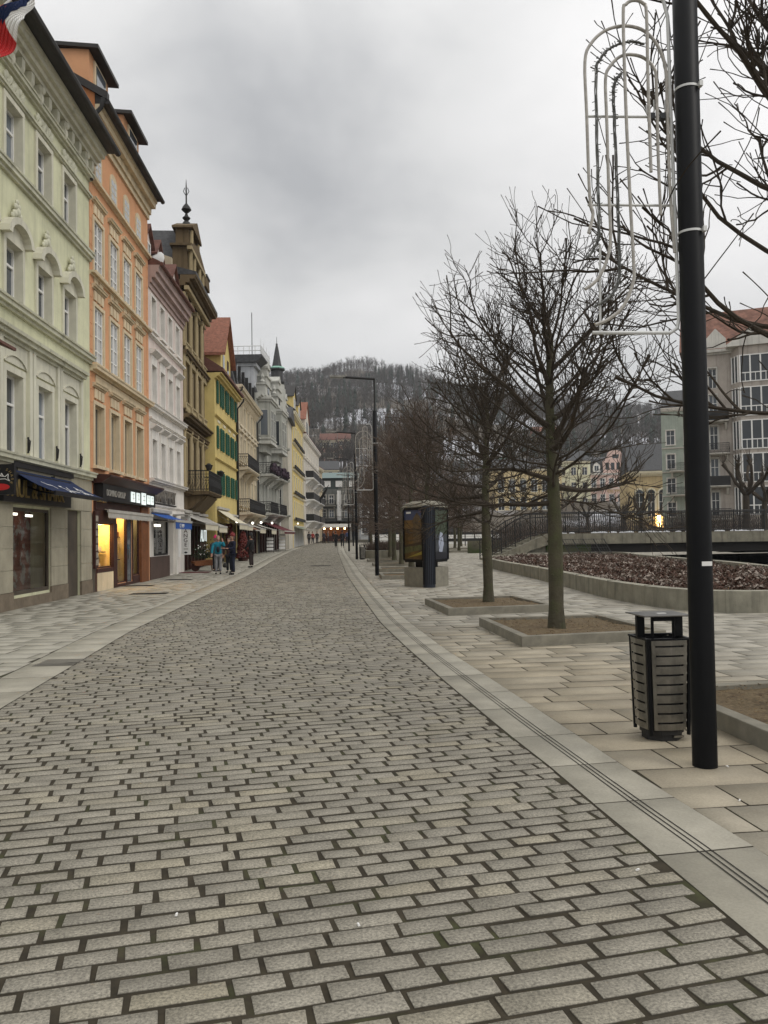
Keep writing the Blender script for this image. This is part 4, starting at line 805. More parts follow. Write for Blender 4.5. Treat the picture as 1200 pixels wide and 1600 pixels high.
# --- beige house with mansard
P['beige'] = plaster('beige_plaster', (0.56, 0.46, 0.29), 0.25); P['beige_l'] = plaster('light_beige', (0.62, 0.54, 0.40), 0.25)
Y0 = 58.2; h = House('beige_house', 'beige house with dark mansard attic and carved balconies past the yellow one', (-7.9, Y0), (-7.85, 72.0), H=12.3, wall=P['beige'], D=12)
for i in range(6):
    c = 1.4 + i * 2.2
    for z0, z1, hd in ((3.9, 5.9, 1), (7.2, 9.0, 3), (9.9, 11.4, 0)): h.window(c - .5, c + .5, z0, z1, .2, 'cross', P['beige_l'], .16, True, hood=hd)
    if i % 2 == 0: h.pilaster(c - 1.15, c - .95, 3.6, 11.8, P['beige_l'], .1)
for z in (9.55, 6.75, 3.4): h.course(z, [(.1, .08), (.22, .1)], P['beige_l'])
h.course(11.8, [(.15, .15), (.4, .15), (.55, .12), (.6, .08)], P['beige_l'], name='cornice'); b = MB(); [b.prism([(-.001, 11.45), (-.15, 11.5), (-.4, 11.79), (-.001, 11.79)], x, x + .16) for x in np.arange(.3, 13.6, .75)]; b.build('cornice_bracket', P['beige_l'], h.root)
MB().prism([(-.1, 12.31), (.4, 14.6), (5, 15.2), (11, 12.31)], .02, 13.75).build('roof', M['slate'], h.root)
for x in (1.5, 3.7, 5.9, 8.1, 10.3, 12.4): h.box('attic_window', M['pane'], x - .5, x + .5, -.02, .3, 12.6, 14.0); h.box('attic_window_frame', M['iron'], x - .62, x - .52, -.12, .3, 12.5, 14.2)
h.balcony(1.0, 8.0, 3.62 + 2.9, .9, P['beige_l'], M['iron'], .95, 3); h.balcony(1.0, 11.5, 3.3, 1.0, P['beige_l'], M['iron'], .95, 4); h.hole(.5, 13.2, 0, 2.7, .8); h.body(P['beige'])
h.box('shop_back', M['wood_dark'], .5, 13.2, .7, .79, 0, 2.7); b = MB(); [b.box(x - .12, x + .12, 0, .15, 0, 2.7) for x in np.arange(.7, 13.3, 1.56)]; b.build('shop_frame', M['wood_dark'], h.root)
h.drain(-.1, 0, 12.0, y=-.2); h.drain(13.7, 0, 12, y=-.15)
awning('awning', 'brownish awning sloping beside the beige house drainpipe', (-7.9, 58.6, 3.0), L90, 3.0, 1.4, .75, mat('brown_canvas', (.2, .1, .06), .9), 0); awning('awning', 'pale awning under the beige house balcony', (-7.88, 62.2, 2.9), L90, 4.2, 1.3, .5, M['canvas_grey'], .3, M['canvas'])

# --- grey stone house with bays and spire
P['grey'] = plaster('greenish_grey_stone', (0.35, 0.35, 0.31), 0.35); P['grey_l'] = plaster('pale_grey_stone', (0.46, 0.455, 0.41), 0.3)
h = House('grey_house', 'greenish grey ornate house with two stone bays and a dark spire', (-7.8, 72.05), (-7.0, 86.0), H=14.0, wall=P['grey'], D=12)
for i in range(7):
    c = 1.0 + i * 1.95
    for z0, z1, hd in ((4.0, 6.2, 1), (7.3, 9.3, 3), (10.4, 12.4, 0)): h.window(c - .45, c + .45, z0, z1, .2, 'cross', P['grey_l'], .16, True, hood=hd)
for z in (9.9, 6.9, 3.5): h.course(z, [(.1, .08), (.24, .12)], P['grey_l'])
h.course(13.5, [(.15, .15), (.35, .15), (.5, .2)], P['grey_l'], name='cornice')
h.bay(.8, 4.6, 9.6, 13.7, 1.05, P['grey'], [(10.4, 12.6)], 2, P['grey_l']); h.bay(7.3, 11.2, 9.4, 13.6, 1.15, P['grey'], [(10.2, 12.5)], 2, P['grey_l'])
for x0, x1 in ((.8, 5.2), (6.6, 11.4)):
    h.balcony(x0, x1, 6.95, 1.2, P['grey_l'], M['iron'], 1.0, 3); h.balcony(x0, x1, 3.5, 1.1, P['grey_l'], M['iron'], 1.0, 2)
    b = MB(); g_ = random.Random(int(x0 * 7))
    for i in range(46): b.ball((g_.uniform(x0, x1), -1.2 + g_.uniform(-.15, .15), 7.5 + g_.uniform(-.35, .3)), g_.uniform(.1, .24), 5); 
    b.build('flower_box', mat('dark_plants', (.045, .03, .04), .9, var=.5), h.root)
MB().prism([(.0, 13.98), (.8, 16.6), (5, 17.2), (11, 14)], .02, 14).build('roof', M['slate'], h.root)
def stepgable(x0, x1, z0, hgt, m, y=-.3):
    w = x1 - x0; c = (x0 + x1) / 2; b = MB()
    for k, (f_, a, q) in enumerate(((1, 0, .4), (.72, .4, .7), (.42, .7, 1.0))): b.box(c - w * f_ / 2, c + w * f_ / 2, y, y + 1.2, z0 + hgt * a + (.001 if k else 0), z0 + hgt * q); b.box(c - w * f_ / 2 - .12, c + w * f_ / 2 + .12, y - .12, y + 1.3, z0 + hgt * q - .15, z0 + hgt * q + .001 * k)
    for sg in (-1, 1): b.lathe([(.2, 0), (.28, .15), (.12, .4), (.22, .6), (.03, 1.0)], c + sg * w * .42, y + .3, 8, z0 + hgt * .4)
    b.prism([(c - w * .26, z0 + hgt), (c + w * .26, z0 + hgt), (c, z0 + hgt * 1.22)], y - .1, y + 1.2, 'y'); o = b.build('gable', m, h.root)
    link('pane', MB().box(c - w * .12, c + w * .12, y - .03, y - .001, z0 + hgt * .1, z0 + hgt * .34).mesh('pane'), M['pane'], o); return o
stepgable(1.2, 4.6, 14.0, 2.7, P['grey_l'], -.6); stepgable(7.0, 10.2, 14.0, 2.5, P['grey_l'], -.8); stepgable(11.9, 13.9, 13.4, 2.2, P['grey_l'], -.9)
b = MB().box(-.02, 4.0, .2, 5.2, 13.9, 16.6); b.box(-.15, 4.2, -.05, 5.4, 16.3, 16.599) ; b.build('tower', plaster('pale_grey_tower', (0.40, 0.41, 0.42), .2), h.root)
MB().prism([(-.15, 16.6), (-.6, 17.1), (-.6, 17.25), (6, 17.25), (6, 16.6)], -.5, 4.6).build('tower_cornice', M['slate'], h.root)
b = MB()
for x in np.arange(-.4, 4.6, .45): b.tube([(x, -.5, 17.25), (x, -.5, 18.0)], .03, 4)
for y in np.arange(-.5, 5.5, .5): b.tube([(-.4, y, 17.25), (-.4, y, 18.0)], .03, 4)
for z in (17.6, 18.0): b.tube([(-.4, 5.5, z), (-.4, -.5, z), (4.5, -.5, z)], .035, 4)
for x in (-.4, 1.2, 2.8, 4.4): b.tube([(x, -.5, 18), (x, -.5, 18.6)], .02, 4)
b.build('roof_railing', M['steel_light'], h.root); MB().tube([(1.0, .5, 17.2), (1.0, .5, 21.3)], .035, 5).build('aerial', M['iron'], h.root)
tw = MB().lathe([(.85, 12.9), (.85, 16.3), (.75, 16.35), (.75, 16.7)], 11.2, -.25, 8).build('turret', P['grey_l'], h.root)
link('spire', MB().lathe([(.5, 16.4), (.62, 16.8), (.78, 16.95), (.78, 17.05), (.62, 17.1), (.62, 18.1), (.82, 18.22), (.82, 18.36), (.52, 18.55), (.42, 19.0), (.2, 20.3), (.09, 20.8), (.12, 20.88), (.03, 20.95), (.02, 21.6)], 11.2, -.25, 8).mesh('spire'), M['slate'], tw); link('spire_band', MB().lathe([(.83, 18.33), (.84, 18.4), (.58, 18.56), (.54, 18.56)], 11.2, -.25, 8).mesh('spire_band'), M['copper'], tw)
h.hole(.5, 13.5, 0, 2.7, .8); h.body(P['grey']); h.box('shop_back', M['wood_dark'], .5, 13.5, .7, .79, 0, 2.7); b = MB(); [b.box(x - .12, x + .12, 0, .15, 0, 2.7) for x in np.arange(.7, 13.5, 1.5)]; b.build('shop_frame', M['wood_dark'], h.root)
awning('awning', 'dark maroon awning in front of the grey house', (-7.6, 74.5, 3.1), R(87), 8.0, 1.9, .8, M['maroon'], .2); awning('awning', 'white awning between beige house and grey house', (-7.85, 69.0, 2.9), L90, 4.5, 1.5, .5, M['canvas_grey'], .35, M['canvas'])
# --- pale corner house, its near side facing down the street
P['pale'] = plaster('pale_stone', (0.52, 0.48, 0.40), 0.3)
h = House('corner_house', 'pale corner house with a loggia arch and stacked single windows', (-9.4, 86.0), W=3.3, rz=0, D=6.2, H=13.6, wall=P['pale'])
for z0, z1 in ((3.9, 6.2), (7.6, 9.6)): h.window(1.55, 2.55, z0, z1, .15, 'cross', P['grey_l'], .18, True, hood=1)
h.hole(1.3, 2.3, 10.9, 12.8, .8); h.course(13.1, [(.15, .15), (.4, .2), (.5, .2)], P['grey_l'], name='cornice')
for z in (10.2, 6.9, 3.3): h.course(z, [(.12, .1), (.3, .14)], P['grey_l'], x1=3.5)
b = MB(); [b.lathe([(.16, 0), (.12, .1), (.12, 1.9), (.18, 2.0)], x, -.15, 8, 10.6) for x in (1.15, 2.45, 3.1)]; b.build('column', P['grey_l'], h.root)
ar = [(1.8 + .62 * math.cos(t), 12.8 + .45 * math.sin(t)) for t in [math.pi * i / 8 for i in range(9)]]; MB().prism(ar, -.06, -.002, 'y').build('arch', M['dark'], h.root)
h.body(P['pale']); b = MB().poly((1.3, .78, 10.9), (2.3, .78, 10.9), (2.3, .78, 12.8), (1.3, .78, 12.8)); b.build('loggia_back', M['dark'], h.root); MB().prism([(-.5, 13.61), (2.5, 15.2), (6.5, 13.61)], -.3, 3.7).build('roof', M['slate'], h.root)
s = empty('shop_sign', (-8.2, 85.9, 3.0), 0, 'small white rectangular sign on the pale corner house', 'sign'); MB().box(0, 1.3, -.1, -.03, -.3, .35).build('board', M['white'], s); MB().box(.2, 1.1, -.11, -.101, -.05, .1).build('writing', M['canvas_grey'], s)

def plain_house(name, label, P0, P1, H, wall, trim, floors, cols, ww=.9, roofm=None, rise=3.0, D=10, hood=0, group=None, roof_over=.4, style='cross', surw=.12, sur=True, rz=None, W=None, skip=None):
    h = House(name, label, P0, P1, W=W, rz=rz, H=H, wall=wall, D=D, group=group)
    for i in range(cols):
        c = h.W * (i + .5) / cols
        for j, (z0, z1) in enumerate(floors):
            if skip and skip(i, j): continue
            h.window(c - ww / 2, c + ww / 2, z0, z1, .16, style, trim if sur else None, surw, True, hood=hood if j == 1 else 0)
    for z0, z1 in floors[1:]: h.course(z0 - .55, [(.08, .08), (.16, .08)], trim)
    h.course(H - .5, [(.12, .15), (.3, .2), (.4, .15)], trim, name='cornice')
    if roofm: h.roof(H + .001, rise, D / 2, roofm, roof_over, .15)
    return h
P['gold_y'] = plaster('golden_yellow', (0.60, 0.47, 0.19), 0.12)
h = plain_house('golden_house', 'narrow golden yellow house with dark window boxes beyond the corner house', (-6.05, 92.2), (-5.72, 108), 15.3, P['gold_y'], M['cream'], [(3.3, 5.2), (6.3, 8.1), (9.2, 11.0), (12.2, 13.9)], 5, 1.0, M['roof_dark'], 3, 8)
for z in (3.2, 6.2, 9.1, 12.1): h.box('flower_box', M['dark'], .8, 15.2, -.3, -.17, z - .15, z + .2)
dormer(h, 4.5, 3.5, 15.3, 2.2, .1, 4, P['gold_y'], M['roof_dark'], 1.4); dormer(h, 11.5, 3.5, 15.3, 2.2, .1, 4, P['gold_y'], M['roof_dark'], 1.4); h.hole(.4, 15.4, 0, 2.4, .8); h.body(); h.box('shop_back', M['dark'], .4, 15.4, .7, .79, 0, 2.4); [MB().box(x - .15, x + .15, -.02, .2, 0, 2.4).build('pillar', M['white'], h.root) for x in np.arange(.8, 15.4, 2.4)]
awning('awning', 'pale green flat awning along the golden house', (-5.95, 93, 2.9), R(88.8), 14, 1.3, .25, mat('pale_green_canvas', (.35, .42, .3), .9))
P['ivory'] = plaster('ivory_plaster', (0.55, 0.50, 0.42), 0.25)
h = plain_house('balcony_house', 'ivory house with rows of white balconies and a red gabled roof', (-5.68, 108.1), (-4.6, 136), 14.6, P['ivory'], P['pinkwhite'], [(3.2, 5.2), (6.2, 8.2), (9.1, 11.1), (11.9, 13.5)], 8, 1.1, M['tile_brown'], 3.5, 10)
for z in (3.2, 6.1, 9.0): h.balcony(2.5, 14, z, 1.1, M['white'], M['iron'], .9, 4, solid=True); h.balcony(16, 25, z, 1.1, M['white'], M['iron'], .9, 3, solid=True)
dormer(h, 6, 6, 14.6, 2.4, .0, 5, P['ivory'], M['tile_red'], 2.6); h.body()
s = empty('flag', (-4.9, 122, gz(122) + 5.3), R(0), 'furled dark flag on a slanting pole from the balcony house', 'flag'); MB().tube([(0, 0, 0), (2.2, -.8, 3.2)], .05, 5).build('pole', M['iron'], s); MB().tube([(.6, -.2, .7), (1.3, -.45, 1.6), (2.0, -.7, 2.7)], [.12, .2, .08], 7).build('cloth', M['dark'], s, True)
P['dgrey'] = plaster('dark_grey_plaster', (0.13, 0.135, 0.125), 0.2); P['tan'] = plaster('tan_plaster', (0.42, 0.35, 0.24), .2)
h = plain_house('tan_house', 'narrow tan house with a blank side seen past the balcony house', (-5.2, 137), (-4.4, 146), 12.5, P['tan'], M['cream'], [(3.2, 5), (6.2, 8), (9.2, 11)], 3, 1.0, M['tile_brown']); h.body()
# --- dark house closing the street
h = House('dark_house', 'dark grey green house closing the street above a glazed white ground floor', (-5.1, 150), W=7.2, rz=0, D=9, H=9.3, wall=P['dgrey'])
for i in range(5):
    c = .8 + i * 1.4
    for z0, z1 in ((4.1, 5.6), (6.6, 8.2)): h.window(c - .42, c + .42, z0, z1, .15, 'cross', M['canvas_grey'], .14, True)
h.box('stair_strip', M['white'], 3.25, 3.95, -.25, -.16, 3.6, 9.0); h.box('attic', mat('green_grey_attic', (.05, .065, .06), .7), 0, 7.2, .3, 8, 9.301, 11.3); 
for x in (1.5, 3.6, 5.7): h.box('attic_window', M['white'], x - .6, x + .6, .2, .299, 9.7, 10.8)
MB().prism([(-.2, 11.3), (2.8, 12.5), (5, 12.6), (8.5, 11.3)], -.3, 7.5).build('roof', mat('verdigris_roof', (.16, .21, .2), .7), h.root)
h.balcony(.2, 3.0, 6.3, .9, M['canvas_grey'], M['iron'], .9, 2); h.balcony(4.2, 7.0, 6.3, .9, M['canvas_grey'], M['iron'], .9, 2); h.balcony(0, 7.2, 3.4, 1.4, M['dark'], M['iron'], .9, 3)
for x0 in (.2, 1.6, 3.0, 4.4, 5.8): h.hole(x0, x0 + 1.15, .6, 2.9, .3)
h.body(); [h.box('pane', M['pane'], x0 + .08, x0 + 1.07, .2, .26, .7, 2.8) for x0 in (.2, 1.6, 3.0, 4.4, 5.8)]
b = MB(); [b.box(x - .12, x + .12, -.12, -.002, 0, 3.1) for x in (.08, 1.47, 2.87, 4.27, 5.67, 7.08)]; b.box(0, 7.2, -.14, -.121, 2.9, 3.15); b.build('white_pier', M['canvas_grey'], h.root)
s = empty('market_stall', (-4.3, 138, gz(138)), 0, 'row of stalls with warm lights at the far end of the street', 'stall'); MB().box(0, 4.5, 0, 1.5, 0, .9).build('counter', M['wood_dark'], s); MB().prism([(-.6, 2.3), (1.0, 2.9), (2.4, 2.4), (2.4, 2.3)], -.3, 4.8).build('roof', M['canvas_grey'], s); b = MB(); [b.ball((x, -.2, 2.1), .14, 6) for x in (.4, 1.5, 2.6, 3.8)]; b.build('lamp', M['lamp_warm'], s); b = MB(); [b.box(x, x + .1, 0, .1, .9, 2.4) for x in (0, 2.2, 4.4)]; b.build('post', M['iron'], s); MB().box(.1, 4.4, 1.3, 1.4, .9, 2.3).build('back', M['wood_brown'], s)
# pale buildings behind the lamp posts and the white terrace
P['plain'] = plaster('greyish_white', (0.45, 0.46, 0.46), .2)
h = plain_house('glass_house', 'pale grey glass fronted building behind the light decorations', (2.6, 165), None, 14.5, P['plain'], M['white'], [(1, 3.6), (4.4, 6.4), (7.2, 9.2), (10, 12)], 7, 1.3, M['slate'], 2.5, 10, rz=0, W=12); h.body()
h = plain_house('terracotta_house', 'low reddish house between the lamp posts and the reddish trees', (10.5, 140), None, 9.5, plaster('terracotta', (.36, .2, .14), .2), M['cream'], [(3, 5), (6, 8)], 4, 1.1, M['slate'], 2.5, 8, rz=0, W=9); h.body()
s = empty('terrace_wall', (2.8, 100, gz(100)), 0, 'long low white terrace wall at the end of the tree row', 'wall'); MB().box(0, 16, 0, .4, -.3, 1.25).build('wall', M['white'], s); b = MB(); [b.box(0, 16, -.02, -.001, z, z + .05) for z in (.25, .55, .85)]; b.build('groove', M['canvas_grey'], s)
s = empty('pavilion', (3.0, 118, gz(118)), 0, 'low pavilion with a white flat roof and slim posts', 'pavilion'); MB().box(-.5, 14, -.5, 7, 3.5, 3.95).build('roof', M['white'], s)
for i in range(7): MB().box(.1 + i * 2.2, .3 + i * 2.2, 0, .2, 0, 3.5).build('post', M['iron'], s)
MB().box(0, 13.5, 3, 3.2, 0, 3.5).build('glazing', M['pane'], s)
# hillside villas and the town behind the trees
def villa(name, label, X, Y, zb, W, H, wall, roofm, rows, cols, rz=0.0):
    h = House(name, label, (X, Y), W=W, rz=rz, D=9, H=H, wall=wall); h.root.location.z = zb
    for i in range(cols):
        c = W * (i + .5) / cols
        for j in range(rows): z = H * (j + .3) / rows; h.window(c - .55, c + .55, z, z + H / rows * .5, .15, 'cross', M['cream'], .15, True)
    h.course(H - .4, [(.2, .2), (.4, .2)], M['cream'], name='cornice'); h.body(low=-8); h.roof(H + .001, 2.6, 4.5, roofm, .5, .2); return h
P['villa'] = plaster('salmon_pink', (0.40, 0.255, 0.21), .25)
villa('hill_villa', 'salmon pink villa with a cream gable among trees on the hillside', -8.6, 262, 26, 5.6, 6.5, P['villa'], M['tile_brown'], 2, 5); h = villa('hill_villa', 'taller salmon pink villa wing with a red top on the hillside', -2.8, 266, 25, 4.2, 8.2, P['villa'], M['tile_brown'], 3, 2)
villa('hill_house', 'small grey hillside house with a low slate roof', -9.0, 215, 16, 7, 3.2, plaster('grey_render', (.25, .24, .22), .2), M['slate'], 1, 3)
villa('hill_house', 'plain white house behind the reddish trees', 16, 250, 9, 9, 10, P['plain'], M['slate'], 3, 4); villa('hill_house', 'pale stucco house half hidden by the forked tree', 33, 250, 9, 8, 13, P['ivory'], M['slate'], 4, 3); villa('hill_house', 'white house with a green copper roof behind the bare trunks', 44, 262, 10, 9, 14, P['plain'], M['copper'], 4, 4); villa('hill_house', 'rosy house beneath the hill with a snowy roof', 26, 300, 16, 9, 12, P['pink'], M['snow'], 4, 4)
villa('hill_house', 'cream house high on the slope behind the pink hotel', 76, 330, 34, 10, 9, P['beige'], M['tile_red'], 3, 4); villa('hill_house', 'brick coloured house on the wooded slope above the hotel', 108, 320, 22, 8, 7, P['villa'], M['tile_brown'], 2, 4)
# right bank
h = plain_house('museum', 'yellow public building with arched upper windows beyond the footbridge', (35.5, 196), None, 16, plaster('warm_yellow', (.60, .48, .27), .15), M['cream'], [(2, 4.5), (6.2, 9), (10.5, 13.4)], 6, 1.5, M['slate'], 3, 12, rz=0, W=16)
for i in range(6):
    c = 16 * (i + .5) / 6
    for z in (9.0, 13.4): MB().prism([(c + .75 * math.cos(t), z - .3 + .75 * math.sin(t)) for t in [math.pi * k / 8 for k in range(9)]], -.03, -.002, 'y').build('arch_pane', M['pane'], h.root)
h.body(low=-2)
h = plain_house('lemon_house', 'pale lemon house between the museum and the pink hotel', (52.5, 204), None, 18.5, plaster('pale_lemon', (.62, .60, .43), .12), M['cream'], [(3, 5), (7, 9.2), (11, 13.2), (15, 17)], 3, 1.3, M['slate'], 3, 10, rz=0, W=8.4); h.body(low=-2)
P['hotel'] = plaster('hotel_pink', (0.60, 0.43, 0.37), .12)
h = plain_house('hotel', 'pink four storey hotel with a curved gable and dark mansard', (61.2, 206), None, 15.6, P['hotel'], P['pinkwhite'], [(4, 6), (8, 10.2), (12, 14.2)], 6, 1.2, None, rz=0, W=13.6, D=10)
MB().prism([(-.1, 15.7), (.9, 19.2), (4, 20), (9, 15.7)], .1, 13.5).build('roof', M['slate'], h.root)
gp = [(3.6, 15.61), (10.0, 15.61), (10.0, 18.6), (9.2, 19.0), (8.6, 20.1)] + [(6.8 + 1.8 * math.cos(t), 20.1 + 1.3 * math.sin(t)) for t in [math.pi * k / 8 for k in range(1, 8)]] + [(5.0, 20.1), (4.4, 19.0), (3.6, 18.6)]
o = MB().prism(gp, -.1, 1.2, 'y').build('curved_gable', P['hotel'], h.root); q = MB(); [q.box(4.2 + i * 1.4, 5.1 + i * 1.4, -.13, -.101, 16.4, 18.2) for i in range(4)]; q.box(6.0, 7.6, -.13, -.101, 19.3, 20.3); link('pane', q.mesh('pane'), M['pane'], o)
for x in (1.9, 11.7): dormer(h, x, 1.9, 15.8, 1.8, -.05, 3, P['pinkwhite'], M['slate'], .8)
for x in (1.2, 10.3): [h.balcony(x, x + 2.4, z, .9, P['pinkwhite'], M['iron'], 1.0, 2) for z in (7.7, 11.7)]
text_part('lettering', 'OLYMPIA', 1.05, M['gold'], h.root, (4.5, -.1, 10.65), ext=.05, sx=1.25); h.body(low=-2)
h = plain_house('slate_annex', 'narrow brownish annex wall beside the pink hotel', (74.9, 206), None, 16, plaster('dull_rose', (.19, .13, .12), .2), M['canvas_grey'], [(4, 6)], 1, 1.0, M['slate'], 3, 10, rz=0, W=5); h.body(low=-2)
P['ochre'] = plaster('ochre_stone', (0.52, 0.41, 0.23), .2)
h = House('spa_hall', 'ochre stone hall with tall round arched windows and slate roof', (50.5, 146), W=13.5, rz=R(-12), D=14, H=11.5, wall=P['ochre'])
for x, w in ((1.2, 1.3), (3.2, 1.3), (5.2, 1.3), (9.6, 2.4)):
    h.window(x, x + w, 3.4, 7.6, .3, 'cross', M['cream'], .25, True); MB().prism([(x + w / 2 + (w / 2) * math.cos(t), 7.6 + (w / 2) * math.sin(t)) for t in [math.pi * k / 8 for k in range(9)]], -.06, -.002, 'y').build('arch_pane', M['pane'], h.root)
    ao = [(x + w / 2 + (w / 2 + .3) * math.cos(t), 7.6 + (w / 2 + .3) * math.sin(t)) for t in [math.pi * k / 8 for k in range(9)]]; ai = [(x + w / 2 + (w / 2 + .02) * math.cos(t), 7.6 + (w / 2 + .02) * math.sin(t)) for t in [math.pi * k / 8 for k in range(9)]]; q = MB(); [q.prism([ao[k], ao[k + 1], ai[k + 1], ai[k]], -.12, -.002, 'y') for k in range(8)]; q.build('arch', M['cream'], h.root)
h.course(10.6, [(.3, .3), (.7, .3), (.9, .3)], M['cream'], name='cornice'); h.course(2.6, [(.15, .1), (.3, .2)], M['cream']); h.body(low=-1); h.roof(11.51, 5.5, 7, M['slate'], .3, .2); h.box('entrance_lamp', M['lamp_warm'], 4.6, 5.4, -.4, -.2, 1.6, 3.6)
P['mint'] = plaster('pale_mint', (0.36, 0.40, 0.34), .2)
h = plain_house('mint_house', 'tall pale mint house glimpsed beside the black post', (43.5, 112), None, 18, P['mint'], P['pinkwhite'], [(3, 5), (6.3, 8.3), (9.6, 11.6), (12.9, 14.9)], 3, 1.1, M['slate'], 3, 10, rz=R(-25), W=7); h.balcony(1, 5, 6, 1, P['pinkwhite'], M['iron'], 1, 2); h.balcony(1, 5, 9.3, 1, P['pinkwhite'], M['iron'], 1, 2); h.body(low=-1)
# bay window house on the far bank
P['rose'] = plaster('dusty_rose', (0.40, 0.355, 0.31), .25); P['stone_l'] = plaster('pale_render', (0.55, 0.53, 0.48), .25)
M['roof_muted'] = mat('weathered_roof', (0.17, 0.085, 0.06), .85, var=.5, vscale=1.5)
h = House('bay_window_house', 'big pale house with white glazed bays and balconies behind the bare branches', (35.9, 86), W=15.5, rz=R(-25), D=11, H=19.3, wall=P['rose']); h.root.location.z = 1.4
fl = [(2.2, 4.4), (5.7, 7.9), (9.1, 11.3), (12.5, 14.6), (15.6, 17.4)]
for z0, z1 in fl:
    h.window(.4, 1.0, z0, z1, .15, 'cross', P['stone_l'], .12, True); h.window(1.3, 1.9, z0, z1, .15, 'cross', P['stone_l'], .12, True); h.window(2.5, 3.3, z0 - .3, z1, .3, 'cross', P['stone_l'], .12, False)
for z, sol in ((1.6, False), (5.0, True), (8.4, False), (11.8, True)): h.balcony(2.1, 4.4, z, 1.0, P['stone_l'], M['iron'], 1.0, 2, solid=sol)
h.course(18.8, [(.2, .2), (.5, .3)], P['stone_l'], name='cornice')
for x0, x1 in ((4.7, 9.3), (10.3, 15.0)):
    o = MB().prism([(x0, -.001), (x0 + .8, -1.3), (x1 - .8, -1.3), (x1, -.001)], .5, 19.2, 'z').build('bay', P['rose'], h.root); fr = MB(); gl = MB()
    MB().prism([(x0 - .4, 19.21), (x1 + .4, 19.21), (x1 + .4, 19.4), ((x0 + x1) / 2, 21.2), (x0 - .4, 19.4)], -1.6, .5, 'y').build('pediment', P['stone_l'], h.root)
    for z0, z1 in [(2.0, 4.7), (5.3, 8.1), (8.7, 11.5), (12.1, 14.9), (15.6, 18.2)]:
        xa, xb = x0 + .85, x1 - .85; gl.poly((xa, -1.312, z0), (xb, -1.312, z0), (xb, -1.312, z1), (xa, -1.312, z1))
        n = 3
        for i in range(n + 1): x = xa + (xb - xa) * i / n; fr.box(x - .07, x + .07, -1.38, -1.301, z0 - .1, z1 + .1)
        for z in (z0 - .1, z0 + (z1 - z0) * .3, z1): fr.box(xa, xb, -1.37, -1.303, z, z + .1)
        for i in range(n): x = xa + (xb - xa) * (i + .5) / n; fr.box(x - .03, x + .03, -1.36, -1.304, z0, z0 + (z1 - z0) * .3)
        for sg, xc in ((1, x0), (-1, x1)):
            pa, pb = (xc + sg * .12, -.2), (xc + sg * .68, -1.1); nx = -sg * .018; gl.poly((pa[0] + nx, pa[1], z0), (pb[0] + nx, pb[1], z0), (pb[0] + nx, pb[1], z1), (pa[0] + nx, pa[1], z1))
            for p in (pa, pb, ((pa[0] + pb[0]) / 2, (pa[1] + pb[1]) / 2)): fr.box(p[0] + nx - .07, p[0] + nx + .07, p[1] - .07, p[1] + .07, z0 - .1, z1 + .1)
    link('window', fr.mesh('window'), M['white'], o); link('pane', gl.mesh('pane'), M['pane'], o)
h.body(low=-3); MB().prism([(-.4, 19.31), (5, 24.5), (11, 19.31)], -.3, 15.8).build('roof', M['roof_muted'], h.root)
b = MB(); b.prism([(2.3, 19.3), (4.3, 19.3), (4.3, 20.4), (3.3, 21.5), (2.3, 20.4)], -.3, 2, 'y'); b.build('attic_gable', P['stone_l'], h.root)
